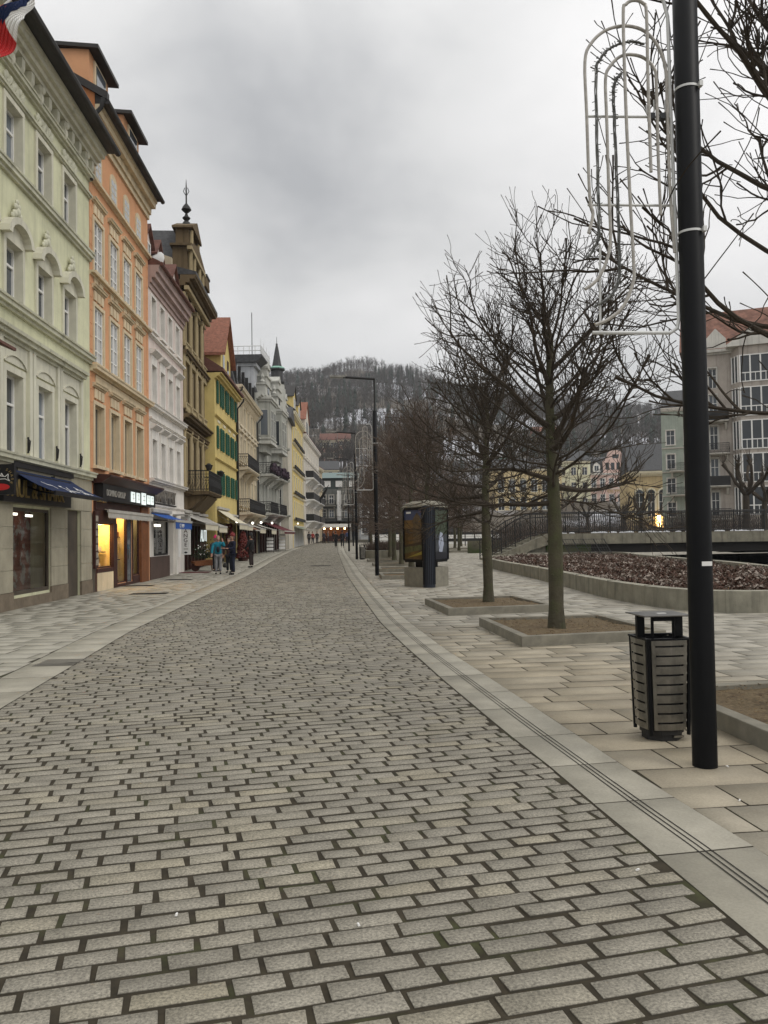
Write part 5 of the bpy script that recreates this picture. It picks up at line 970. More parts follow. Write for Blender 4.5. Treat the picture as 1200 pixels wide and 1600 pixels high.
# ------------------------------------------------------------------ trees
def branch_net(seed, H=6.15, z0=1.95, R0=2.45, nprim=36, nsec=9, nter=5, trunk_r=.125, tw=.0045, low=1.0):
    g = random.Random(seed); tr = MB(); cr = MB(); top = H * .80; tp = []; a1, a2 = g.uniform(0, 6), g.uniform(0, 6)
    for i in range(15):
        t = i / 14; tp.append(Vector((.05 * math.sin(a1 + t * 5) * t, .05 * math.sin(a2 + t * 6) * t, top * t)))
    rad = [trunk_r * (1.25 if i == 0 else 1.0) * (1 - .80 * max(0, (p.z - 1.4) / top) ** .9) for i, p in enumerate(tp)]; tr.tube(tp, rad, 10)
    for _ in range(16):
        q = g.uniform(.8, 3.6); a = g.uniform(0, 6.28); r_ = trunk_r * (1 - .55 * max(0, (q - 1.4) / top)); tr.ball((math.cos(a) * r_ * .85, math.sin(a) * r_ * .85, q), g.uniform(.02, .045), 6)
    def at(z):
        k = min(13, int(z / top * 14)); f = z / top * 14 - k; return tp[k].lerp(tp[k + 1], f), rad[k] + (rad[k + 1] - rad[k]) * f
    def shoot(p, d, L, r0, r1, n, curl, wob, sides, knob=0.0):
        pts = [p.copy()]; d = d.normalized()
        for i in range(n):
            d = (d + Vector((0, 0, curl)) + Vector((g.gauss(0, wob), g.gauss(0, wob), g.gauss(0, wob)))).normalized(); pts.append(pts[-1] + d * L / n)
        rr = [r0 + (r1 - r0) * (i / n) ** .8 for i in range(n + 1)]
        if knob: rr[-1] = rr[-1] * knob
        cr.tube(pts, rr, sides, False); return pts
    def clothe(pts, n0, Ls, rs, nt_, lo=.2):
        n = len(pts) - 1
        for j in range(n0):
            k = n * (lo + (1 - lo) * g.random() ** .85) * .999; i = int(k); q = pts[i].lerp(pts[i + 1], k - i); ax = (pts[i + 1] - pts[i]).normalized()
            sd_ = Vector((g.gauss(0, 1), g.gauss(0, 1), g.gauss(.15, .8))); sd_ = (sd_ - ax * sd_.dot(ax)).normalized(); L2 = g.uniform(*Ls); sp_ = shoot(q, ax * .8 + sd_ * g.uniform(.55, 1.0), L2, rs * g.uniform(.8, 1.2), tw * 1.3, 6, .055, .13, 4, 1.5)
            for _ in range(nt_):
                k2 = 5.99 * (.15 + .85 * g.random()); i2 = int(k2); q2 = sp_[i2].lerp(sp_[i2 + 1], k2 - i2); d3 = (sp_[i2 + 1] - sp_[i2]).normalized() * .8 + Vector((g.gauss(0, .55), g.gauss(0, .55), g.gauss(.15, .45)))
                shoot(q2, d3, g.uniform(.2, .7) * R0 / 2.3, tw * 1.3, tw * .9, 5, .06, .15, 3, 1.45)
    for i in range(nprim):
        t = (i + g.random() * .7) / nprim; z = z0 + (top - z0) * t ** low; p, rt_ = at(z); az = i * 2.399 + g.uniform(-.5, .5)
        ball = max(.16, 1 - ((z - H * .565) / (H * .335)) ** 2) ** .5; el = R(-4 + 60 * t ** 1.15 + g.uniform(-12, 12)); L = R0 * ball * g.uniform(.82, 1.05)
        big = g.random() < .30; r0_ = min(rt_ * .72, g.uniform(.05, .068) if big else g.uniform(.018, .032))
        pts = shoot(p, Vector((math.cos(az) * math.cos(el), math.sin(az) * math.cos(el), math.sin(el))), L, r0_, .012, 9, .075 if t > .2 else .03, .085, 6, 1.5)
        clothe(pts, nsec + (3 if big else 0), (.3 * R0 / 2.3, .95 * R0 / 2.3), .0125, nter)
    for q in range(3):
        p, rt_ = at(top * (.62 + .1 * q)); az = seed + q * 2.2; pts = shoot(p, Vector((math.cos(az) * .55, math.sin(az) * .55, 1)), H * .24, rt_ * .75, .016, 9, .05, .06, 6, 1.4); clothe(pts, nsec + 4, (.3, .7), .013, nter)
    p, rt_ = at(top * .995); pts = shoot(p, Vector((.05, 0, 1)), H * .10, rt_ * .8, .012, 5, 0, .08, 5, 1.4); clothe(pts, 8, (.25, .55), .012, nter)
    return tr.mesh('trunk', True), cr.mesh('crown', True)
NET = [branch_net(11), branch_net(23), branch_net(37, nprim=32, nsec=9, nter=5, tw=.0055), branch_net(52, H=6.9, nprim=30, nsec=8, nter=5, low=.9)]
def tree(label, x, y, v, rz=0.0, sc=1.0, z=0.12, mats=(None, None), group=None, name='bare_tree'):
    r = empty(name, (x, y, gz(y) + z), rz, label, 'tree', group); r.scale = (sc, sc, sc)
    a = link('trunk', NET[v][0], None, r); b = link('crown', NET[v][1], None, r)
    for o, m in ((a, mats[0] or M['trunk']), (b, mats[1] or M['bark'])):
        if not o.data.materials: o.data.materials.append(m)
        o.material_slots[0].link = 'OBJECT'; o.material_slots[0].material = m
    return r
tree('bare tree with a slender straight trunk in the square bed beside the litter bin', 3.28, 12.99, 0, 1.1, .95)
tree('bare tree with pale lower trunk in the second square bed beyond the bin', 3.13, 18.45, 1, 2.3, .90)
tree('bare tree reaching in from beside the big black post, trunk out of view', 4.15, 6.9, 3, 4.3, 1.1)
RED = (M['trunk'], M['bark_red'])
for i, (x, y, lab) in enumerate(((3.0, 31.2, 'reddish bare tree just behind the poster column'), (2.85, 37.2, 'reddish bare tree second behind the poster column'), (2.75, 42.6, 'reddish bare tree third behind the poster column'), (2.69, 48.2, 'reddish bare tree with trunk just before the round bed'), (2.75, 53.9, 'reddish bare tree rising from the round bed'), (2.2, 61, 'reddish bare tree first past the round bed'), (1.9, 68, 'reddish bare tree last along the avenue'))):
    tree(lab, x, y, 2, i * 1.9, 1.0 + .05 * (i % 2), mats=RED, group='reddish avenue trees')
for i, (x, y, lab) in enumerate(((8.9, 66, 'small bare tree in the back row beside the stair railing'), (7.7, 69, 'small bare tree in the middle of the back row'), (9.6, 74, 'small bare tree deeper in the back row'), (6.9, 77, 'small bare tree in the back row next to the poster column'), (11.0, 80, 'small bare tree in the back row seen between the two near trunks'), (8.2, 84, 'small bare tree at the far back of the square'))):
    tree(lab, x, y, 2, i * 1.3, .92, mats=RED, group='back row trees')
# pollarded trees on the far bank
def pollard(seed):
    g = random.Random(seed); b = MB(); c = MB(); b.tube([(0, 0, 0), (.05, .1, 1.2), (0, 0, 2.3)], [.24, .19, .17], 8)
    for i in range(7):
        a = i * .9 + g.uniform(-.3, .3); p = Vector((0, 0, 2.2)); pts = [p]; d = Vector((math.cos(a) * .8, math.sin(a) * .8, .55)); rr = [.13]
        for k in range(5): d = (d + Vector((g.gauss(0, .28), g.gauss(0, .28), g.gauss(.12, .2)))).normalized(); pts.append(pts[-1] + d * .42); rr.append(.11 - .012 * k)
        rr[-1] = .13; c.tube(pts, rr, 6)
        for k in range(9): d2 = Vector((g.gauss(0, .5), g.gauss(0, .5), 1)).normalized(); c.tube([pts[-1], pts[-1] + d2 * .3, pts[-1] + d2 * g.uniform(.4, .8) + Vector((0, 0, .1))], [.02, .012, .006], 4)
    return b.mesh('trunk', True), c.mesh('crown', True)
PO = [pollard(3), pollard(8)]
for i, (x, y, s_, lab) in enumerate(((27.6, 56, 1.25, 'gnarled pollard tree in front of the bay windows'), (31.0, 60, 1.1, 'knobbly pollard tree at the edge beyond the bridge railing'), (26.0, 72, .9, 'stubby pollard tree before the ochre hall'), (28.3, 84, .95, 'stubby pollard tree between hotel and ochre hall'), (27.0, 92, .95, 'stubby pollard tree below the hotel gable'), (25.0, 100, .9, 'stubby pollard tree before the lemon house'), (34, 100, .9, 'stubby pollard tree by the hall entrance light'))):
    r = empty('pollard_tree', (x, y, 1.4), i * 1.1, lab, 'tree', 'pollard trees on the far bank'); r.scale = (s_,) * 3; link('trunk', PO[i % 2][0], M['bark'], r); link('crown', PO[i % 2][1], M['bark'], r)
# ------------------------------------------------------------------ square tree beds
def bed(label, c, hgt=.15, t=.13, group='square tree beds'):
    """c: four ground corners, counter-clockwise"""
    y = c[0][1]; r = empty('tree_bed', (c[0][0], c[0][1], gz(y)), 0, label, 'tree bed', group); k = [Vector((p[0] - c[0][0], p[1] - c[0][1])) for p in c]; mid = sum(k, Vector((0, 0))) / 4
    def inn(d): return [p + Vector((math.copysign(d, mid.x - p.x), math.copysign(d, mid.y - p.y))) for p in k]
    q = inn(t); b = MB()
    for i in range(4):
        j = (i + 1) % 4; b.prism([k[i], k[j], q[j], q[i]], -.1, hgt, 'z')
    o = b.build('kerb', M['kerb'], r); bevelled(o, .008, 2)
    s_ = MB(); n = 14; g = random.Random(int(y * 10)); hs = [[hgt - .045 + .03 * math.sin(i * .5) * math.sin(j * .45) + g.uniform(-.008, .008) for j in range(n + 1)] for i in range(n + 1)]
    def pt(i, j):
        u, v = i / n, j / n; p = q[0] * (1 - u) * (1 - v) + q[1] * u * (1 - v) + q[2] * u * v + q[3] * (1 - u) * v; return (p.x, p.y, hs[i][j])
    for i in range(n):
        for j in range(n): s_.poly(pt(i, j), pt(i + 1, j), pt(i + 1, j + 1), pt(i, j + 1))
    s_.build('soil', M['soil'], r, True)
    ch = MB()
    if y < 20:
        for i in range(900 if y < 13 else 500):
            u, v = g.random(), g.random(); p = q[0] * (1 - u) * (1 - v) + q[1] * u * (1 - v) + q[2] * u * v + q[3] * (1 - u) * v; a = g.uniform(0, 3.14); L = g.uniform(.01, .04); z = hgt - .03 + g.uniform(0, .03)
            ch.poly((p.x, p.y, z), (p.x + L * math.cos(a), p.y + L * math.sin(a), z + g.uniform(-.01, .015)), (p.x + L * math.cos(a) + .008, p.y + L * math.sin(a) + .008, z), (p.x + .008, p.y + .01, z + .006))
        o = ch.build('bark_chip', mat('bark_chip', (.17, .12, .065), .9, var=.6, vscale=20), r); o['kind'] = 'stuff'
    return r
bed('low square stone bed of bark chips directly behind the bin', [(2.46, 11.75), (4.72, 12.15), (4.55, 14.75), (2.30, 14.6)])
bed('low square stone bed around the pale footed tree', [(1.99, 16.55), (4.25, 16.95), (4.0, 19.8), (1.78, 19.35)])
bed('low square stone bed cut by the frame behind the black post', [(3.05, 5.25), (5.3, 5.5), (5.2, 8.05), (2.92, 7.75)])
for x, y, lab in ((1.24, 31.0, 'low stone bed directly behind the poster column'), (1.40, 37.2, 'low stone bed second behind the poster column'), (1.3, 43.0, 'low stone bed third behind the poster column'), (1.15, 48.6, 'low stone bed just before the round bed')): bed(lab, [(x, y), (x + 2.2, y), (x + 2.2, y + 2.4), (x, y + 2.4)])
for x, y, lab in ((8.0, 64.6, 'low back row bed beside the stair railing'), (6.2, 76, 'low back row bed far behind the poster column'), (9.0, 73, 'low back row bed in the middle of the square')): bed(lab, [(x, y), (x + 2.4, y), (x + 2.4, y + 2.4), (x, y + 2.4)])
s = empty('round_bed', (3.0, 56.2, gz(56)), 0, 'round stone planter with brown shrubs beside the far bin', 'planter'); b = MB(); n = 28
b.lathe([(2.15, -.1), (2.15, .5), (2.1, .52), (1.85, .52), (1.85, .3)], n=n); b.build('kerb', M['concrete'], s, False); MB().lathe([(1.84, .3), (1.84, .42), (.2, .5)], n=n).build('soil', M['soil'], s)
def twigs(n, fn, hmin, hmax, r, seed, lean=.35):
    g = random.Random(seed); b = MB()
    for i in range(n):
        x, y, z = fn(g); L = g.uniform(hmin, hmax); d = Vector((g.gauss(0, lean), g.gauss(0, lean), 1)).normalized(); p = Vector((x, y, z)); q = p + d * L * .6; b.tube([p, q, q + (d + Vector((g.gauss(0, .3), g.gauss(0, .3), 0))) * L * .4], [r, r * .8, r * .5], 3, False)
    return b
def disc(g):
    a, q = g.uniform(0, 6.28), 1.75 * math.sqrt(g.random()); return (q * math.cos(a), q * math.sin(a), .4)
o = twigs(2600, disc, .3, .85, .012, 5, .5).build('shrub', M['bark_red'], s); o['kind'] = 'stuff'
# ------------------------------------------------------------------ curved planter on the right
FRONT = [(9.2, 46.0), (7.35, 43.6), (6.85, 40.5), (6.80, 36), (6.72, 29), (6.45, 22), (6.42, 19.8), (6.62, 17.6), (7.05, 16.4), (7.6, 15.95), (8.6, 15.75), (10.5, 15.6), (14.6, 15.5)]
BACK = [(9.6, 46.6), (14.9, 46.2), (14.85, 42), (14.7, 33), (13.8, 26.4), (13.5, 20), (14.6, 15.9)]
s = empty('curved_planter', (6.42, 19.8, 0), 0, 'long curved concrete planter with dry reddish shrubs before the footbridge', 'planter')
def off(pl, d):
    out = []
    for i, p in enumerate(pl):
        a = Vector(pl[max(0, i - 1)]); c = Vector(pl[min(len(pl) - 1, i + 1)]); t = (c - a).normalized(); out.append((p[0] - t.y * d, p[1] + t.x * d))
    return out
def smooth(pl, k=4):
    out = []
    for i in range(len(pl) - 1):
        p0, p1, p2, p3 = (Vector(pl[max(0, i - 1)]), Vector(pl[i]), Vector(pl[i + 1]), Vector(pl[min(len(pl) - 1, i + 2)]))
        for j in range(k):
            t = j / k; out.append(tuple(.5 * ((2 * p1) + (p2 - p0) * t + (2 * p0 - 5 * p1 + 4 * p2 - p3) * t * t + (3 * p1 - p0 - 3 * p2 + p3) * t ** 3)))
    return out + [pl[-1]]
fr = smooth(FRONT); inn = off(fr, .22); b = MB(); L0 = lambda p, z: (p[0] - 6.42, p[1] - 19.8, z + gz(p[1]))
for i in range(len(fr) - 1):
    a, c, d, e_ = fr[i], fr[i + 1], inn[i + 1], inn[i]
    b.poly(L0(a, -.1), L0(c, -.1), L0(c, .43), L0(a, .43)); b.poly(L0(a, .43), L0(c, .43), L0(d, .44), L0(e_, .44)); b.poly(L0(e_, .44), L0(d, .44), L0(d, .2), L0(e_, .2))
b.build('kerb', M['concrete'], s); j = MB(); acc = 0
for i in range(len(fr) - 1):
    acc += math.hypot(fr[i + 1][0] - fr[i][0], fr[i + 1][1] - fr[i][1])
    if acc > 1.9:
        acc = 0; p, q = fr[i], inn[i]; t = (Vector(fr[i + 1]) - Vector(p)).normalized() * .004; n_ = (Vector(p) - Vector(q)).normalized() * .004
        j.prism([(p[0] - t.x + n_.x - 6.42, p[1] - t.y + n_.y - 19.8), (p[0] + t.x + n_.x - 6.42, p[1] + t.y + n_.y - 19.8), (q[0] + t.x - 6.42, q[1] + t.y - 19.8), (q[0] - t.x - 6.42, q[1] - t.y - 19.8)], gz(p[1]), gz(p[1]) + .446, 'z'); j.build('joint', M['concrete_dark'], s); j = MB()
bk = smooth(BACK); bi = off(bk, .35); b = MB()
for i in range(len(bk) - 1):
    a, c, d, e_ = bk[i], bk[i + 1], bi[i + 1], bi[i]; za, zc = .45, .45
    b.poly(L0(a, za), L0(c, zc), L0(d, zc), L0(e_, za)); b.poly(L0(a, .1), L0(c, .1), L0(c, zc), L0(a, za)); b.poly(L0(e_, -2.6), L0(d, -2.6), L0(d, zc), L0(e_, za))
b.build('coping', M['concrete'], s)
soil = MB(); soil.poly(*[L0(p, .25) for p in inn] + [L0(p, .25) for p in bk[::-1][:-1]]); soil.build('soil', M['soil'], s)
def inside(x, y, poly):
    c = False; j = len(poly) - 1
    for i in range(len(poly)):
        if (poly[i][1] > y) != (poly[j][1] > y) and x < (poly[j][0] - poly[i][0]) * (y - poly[i][1]) / (poly[j][1] - poly[i][1]) + poly[i][0]: c = not c
        j = i
    return c
PL = off(fr, .3) + bk[::-1]
g = random.Random(12); b = MB(); b2 = MB(); k = 0
while k < 15000:
    x, y = g.uniform(6.4, 14.9), 15.5 + 31 * g.random() ** 1.3
    if not inside(x, y, PL): continue
    k += 1; px_, py_, z = x - 6.42, y - 19.8, gz(y) + .25; hh = g.uniform(.05, .25) * (.7 + .5 * math.sin(x * 2.1) * math.sin(y * 1.3))
    q = b2 if g.random() < .36 + .25 * math.sin(x * 1.7 + y * .6) else b
    for _ in range(3):
        a = g.uniform(0, 6.28); w = g.uniform(.03, .075); zz = z + hh * g.uniform(.4, 1); c0 = (px_ + g.gauss(0, .05), py_ + g.gauss(0, .05)); t = g.uniform(-.05, .05)
        q.poly((c0[0] - w * math.cos(a), c0[1] - w * math.sin(a), zz - t), (c0[0] + w * .35 * math.sin(a), c0[1] - w * .35 * math.cos(a), zz + .02), (c0[0] + w * math.cos(a), c0[1] + w * math.sin(a), zz + t), (c0[0] - w * .35 * math.sin(a), c0[1] + w * .35 * math.cos(a), zz - .02))
b.build('shrub', M['leaf_dry'], s)['kind'] = 'stuff'; b2.build('dry_leaf', M['leaf_pale'], s)['kind'] = 'stuff'
def pgen(g):
    while True:
        x, y = g.uniform(6.4, 14.9), 15.5 + 30 * g.random() ** 1.3
        if inside(x, y, PL): return (x - 6.42, y - 19.8, gz(y) + .24)
twigs(2500, pgen, .1, .34, .006, 9, .5).build('twig', M['bark_red'], s)['kind'] = 'stuff'
# ------------------------------------------------------------------ footbridge, stairs, railings, river walls
s = empty('footbridge', (8.2, 47, gz(47)), 0, 'weathered concrete footbridge with stairs and dark iron railings', 'footbridge')
ZT = 1.52
MB().prism([(3.3, ZT), (3.3, ZT - .62), (24, ZT - .62), (24, ZT), ], 0, 3.2, 'y').build('deck', M['concrete_dark'], s); MB().box(5.8, 24, .25, 3.0, ZT - 1.15, ZT - .63).build('girder', M['dark'], s)
MB().prism([(3.3, ZT + .02), (3.3, ZT - .62), (2.2, ZT - .95), (.9, -.2), (-.25, -.2), (-.2, .1)], -.06, .26, 'y').build('stringer', M['concrete_dark'], s); MB().prism([(3.2, ZT - .62), (3.2, -.4), (5.8, -.4), (5.8, ZT - .62)], .1, 3, 'y').build('abutment', M['mossy'], s)
for i in range(10): MB().box(-.2 + i * .35, 3.31, .27, 3.0, (i) * ZT / 10 + .001, (i + 1) * ZT / 10).build('step', M['concrete'], s) if i < 9 else None
def rail(path, hs, y, ball=True):
    b = MB(); top = [(x, y, z + h_) for (x, z), h_ in zip(path, hs)]; b.tube(top, .035, 5); b.tube([(x, y, z + .12) for x, z in path], .025, 4); b.tube([(x, y, z + h_ * .82) for (x, z), h_ in zip(path, hs)], .018, 4)
    for (a, h0), (c, h1) in zip(zip(path, hs), list(zip(path, hs))[1:]):
        L = math.hypot(c[0] - a[0], c[1] - a[1]); n = max(1, int(L / .13))
        for i in range(n):
            t = i / n; x, z, h_ = a[0] + (c[0] - a[0]) * t, a[1] + (c[1] - a[1]) * t, h0 + (h1 - h0) * t; b.tube([(x, y, z + .05), (x, y, z + h_)], .012, 4, False)
            xm = x + (c[0] - a[0]) / n / 2; b.tube([(x, y, z + .16), (xm, y, z + .3), (x + .01, y, z + .5), (xm, y, z + .62), (x, y, z + h_ * .8)], .012, 3, False)
            if i % 14 == 0: b.tube([(x, y, z - .1), (x, y, z + h_ + .05)], .035, 6)
    return b
st = [(-.2, .15), (.6, .55), (1.4, .92), (2.3, 1.3), (3.3, ZT)]; hs = [1.05, 1.25, 1.42, 1.42, 1.22]
rail(st, hs, .1).build('railing', M['iron'], s); rail(st, hs, 2.9).build('railing', M['iron'], s)
rail([(3.3, ZT), (24, ZT)], [1.22, 1.22], .08).build('railing', M['iron'], s); rail([(3.3, ZT), (24, ZT)], [1.22, 1.22], 3.1).build('railing', M['iron'], s)
b = MB(); g = random.Random(3)
for i in range(70): x = g.uniform(3.6, 23); b.ball((x, g.uniform(.3, .7), ZT + .02), g.uniform(.05, .16), 6, (1.6, 1, .5))
b.build('snow', M['snow'], s)
s = empty('wire_barrier', (12.2, 46.6, .35), 0, 'leaning wire mesh barrier panel against the bridge edge', 'barrier'); b = MB()
for i in range(5): b.tube([(i * .6, 0, .95), (i * .6 + .35, -.5, 0)], .035, 4)
for k in range(5): t = k / 4; b.tube([(.35 * t, -.5 * t, .95 - .95 * t), (2.4 + .35 * t, -.5 * t, .95 - .95 * t)], .014, 3)
for i in range(17): b.tube([(i * .15, 0, .95), (i * .15 + .35, -.5, 0)], .01, 3)
b.build('mesh_panel', M['iron'], s)
s = empty('river_wall', (29, -10, -3), 0, 'mossy stone river wall on the far bank below the bridge', 'wall'); b = MB().box(0, .4, 0, 70, 0, 4.5); b.box(-5, .4, 70, 122, 0, 4.5); b.build('masonry', M['mossy'], s); MB().box(-.1, .5, 0, 70, 4.501, 4.7).build('coping', M['concrete'], s)
s = empty('bank_wall', (14.6, 46.3, -3), 0, 'dark stone wall closing the channel behind the footbridge', 'wall'); MB().box(-5.5, 15, 16, 16.4, 0, 4.2).build('masonry', M['mossy'], s); MB().box(-.3, 0, -.2, 16, 0, 3.2).build('side', M['mossy'], s)
s = empty('street_fence', (5.5, 88, gz(88)), 0, 'low dark fence with rails behind the back row of trees', 'fence'); b = MB()
for i in range(14): b.box(i * 1.0, i * 1.0 + .1, 0, .1, 0, 1.7)
b.build('post', M['iron'], s); b = MB(); [b.box(0, 13.1, -.03, -.001, z, z + .3) for z in (.5, 1.2)]; b.build('board', M['iron'], s)
def hg(g): return (g.uniform(0, 34), g.gauss(0, .4), 0)
tag(twigs(4200, hg, .7, 1.7, .013, 77, .4).build('bare_hedge', M['bark_red'], None, False, (12, 63, 1.3)), 'long leafless brown hedge behind the bridge railing', 'hedge')
# small shrubs in front of the yellow building
def shr(g):
    a, q = g.uniform(0, 6.28), math.sqrt(g.random()); return (q * math.cos(a) * 1.6, q * math.sin(a) * .8, 0)
for i, (x, y, lab) in enumerate(((10.6, 53, 'leafless shrub behind the stair railing'), (13.2, 55, 'leafless shrub beyond the bridge landing'), (28.5, 68, 'dark leafless shrub below the ochre hall'))):
    tag(twigs(260, shr, .9, 2.6, .014, i, .4).build('bare_shrub', M['bark_red'], None, False, (x, y, gz(y) if x < 20 else 1.4)), lab, 'shrub', 'leafless shrubs')
# ------------------------------------------------------------------ lamp posts and light decorations
DECO = {'outer': [(-0.722, 3.685), (-0.687, 3.821), (-0.708, 3.949), (-0.716, 4.527), (-0.72, 4.893), (-0.676, 5.023), (-0.575, 5.117), (-0.444, 5.154), (-0.314, 5.131), (-0.224, 5.052), (-0.166, 4.929), (-0.146, 4.807), (-0.144, 4.47), (-0.138, 3.951), (-0.118, 3.549)],
'g1': [(-0.734, 3.511), (-0.663, 3.617), (-0.644, 3.738), (-0.644, 4.253), (-0.64, 4.817), (-0.61, 4.917), (-0.547, 4.994), (-0.455, 5.037), (-0.362, 5.05), (-0.294, 5.032)],
'mid': [(-0.754, 3.293), (-0.669, 3.36), (-0.598, 3.496), (-0.568, 3.662), (-0.572, 3.95), (-0.575, 4.467), (-0.577, 4.772), (-0.543, 4.864), (-0.472, 4.934), (-0.388, 4.95), (-0.297, 4.925), (-0.23, 4.852), (-0.217, 4.745), (-0.217, 4.255), (-0.21, 3.814)],
'g2': [(-0.689, 3.172), (-0.574, 3.247), (-0.515, 3.36), (-0.505, 3.571), (-0.508, 3.95), (-0.517, 4.467), (-0.519, 4.696), (-0.494, 4.78), (-0.46, 4.827)],
'main': [(-0.699, 3.037), (-0.608, 3.074), (-0.5, 3.164), (-0.428, 3.33), (-0.42, 3.451), (-0.435, 3.95), (-0.448, 4.559), (-0.451, 5.203), (-0.43, 5.288), (-0.371, 5.319), (-0.307, 5.297), (-0.286, 5.22), (-0.287, 4.713), (-0.282, 4.103)]}
def catmull(pl, k=4):
    P3 = [(p[0], p[1]) for p in pl]; return smooth(P3, k)
dm = {}
def deco_meshes():
    out = []
    for n_, r_ in (('outer', .0115), ('mid', .0115), ('main', .012)):
        b = MB().tube([(x, 0.0 if n_ != 'main' else -.03, z) for x, z in catmull(DECO[n_])], r_, 8); out.append(('light_tube', b.mesh('light_tube', True), M['tube']))
    g = random.Random(2)
    for n_ in ('g1', 'g2'):
        pl = catmull(DECO[n_]); b = MB()
        for k in range(3): b.tube([(x + .008 * math.sin(i * .9 + k * 2.1), .012 + .008 * math.cos(i * .9 + k * 2.1), z) for i, (x, z) in enumerate(pl)], .005, 4)
        for i in range(len(pl) - 1):
            for _ in range(4):
                t = g.random(); x, z = pl[i][0] + (pl[i + 1][0] - pl[i][0]) * t, pl[i][1] + (pl[i + 1][1] - pl[i][1]) * t; a = g.uniform(0, 6.28); b.tube([(x, .012, z), (x + .03 * math.cos(a), .012 + .02 * math.sin(a), z + g.uniform(-.012, .02))], .0035, 3)
        out.append(('garland', b.mesh('garland'), M['tube_dark']))
    b = MB().tube([(-0.70, .03, 2.997), (-0.15, .03, 2.994), (-0.101, .03, 3.027), (-0.089, .03, 3.09), (-0.096, .03, 3.8), (-0.107, .03, 4.56), (-0.112, .03, 5.24), (-.14, .03, 5.36), (-.2, .03, 5.42), (-.32, .03, 5.4)], .013, 8); b.tube([(-.718, .02, 4.519), (-.103, .03, 4.523)], .009, 6); b.tube([(-.717, .02, 3.892), (-.101, .03, 3.893)], .009, 6); b.tube([(-.633, .03, 3.617), (-.647, .03, 2.997)], .008, 6)
    for x in (-.255, -.175): b.tube([(x - .03, .02, 4.60), (x - .03, .02, 4.55), (x, .02, 4.53), (x + .025, .02, 4.56), (x + .025, .02, 4.64)], .006, 5)
    out.append(('frame', b.mesh('frame', True), M['steel_light'])); [out.append(('clamp', MB().box(x - .02, x + .02, .0, .05, 4.50, 4.54).mesh('clamp'), M['black'])) for x in (-.25, -.17)]
    for z in (4.70, 3.685):
        b = MB().lathe([(.084, -.008), (.0865, -.008), (.0865, .008), (.084, .008)], 0, 0, 24, z); b.box(.05, .075, -.095, -.06, z - .015, z + .02); out.append(('strap', b.mesh('strap', True), M['steel_light']))
    return out
DM = deco_meshes()
def lamp_post(label, x, y, deco_label, sc=1.0, dz=0.0, lamp=True, k=1.0):
    z = gz(y); r = empty('lamp_post', (x, y, z), 0, label, 'lamp post', 'black lamp posts')
    MB().lathe([(.083, 0), (.083, 6.85), (.07, 6.87)], n=28).build('post', M['black_metal'], r, True)
    b = MB().tube([(0, 0, 6.86), (0, 0, 8.22)], .035, 8); b.build('mast', M['iron'], r)
    b = MB().tube([(.02, 0, 8.2), (-1.0, 0, 8.27), (-1.3, 0, 8.29)], .05, 6); o = b.build('arm', M['iron'], r); MB().box(-1.85, -1.2, -.12, .12, 8.27, 8.36).build('lamp_head', M['steel'], r)
    if not dm.get('st'): dm['st'] = 1; MB().box(-.02, .05, -.0855, -.0815, 1.37, 1.40).build('sticker', M['white'], r)
    if deco_label:
        d = empty('light_decoration', (x, y, z + dz), 0, deco_label, 'light decoration', 'arched light decorations'); d.scale = (sc, sc, sc)
        for n_, me, m in DM: link(n_, me, m, d)
    return r
lamp_post('thick black lamp post standing close beside the litter bin', 2.42, 5.60, 'big arched frame of clear light tubes strapped to the thick post')
lamp_post('tall black lamp post with an angled arm beside the poster column', 1.19, 34.3, 'arched light tube frame on the post with the lamp arm', 1.14, .15)
lamp_post('black lamp post with a litter bin at its foot farther on', .56, 53.6, 'arched light tube frame on the post with the far bin', 1.14, .15)
lamp_post('slim looking black lamp post beside the walking couple', .09, 73.5, 'small arched light frame on the post by the couple', 1.14, .15)
lamp_post('most distant black lamp post near the white terrace', .62, 96, None)
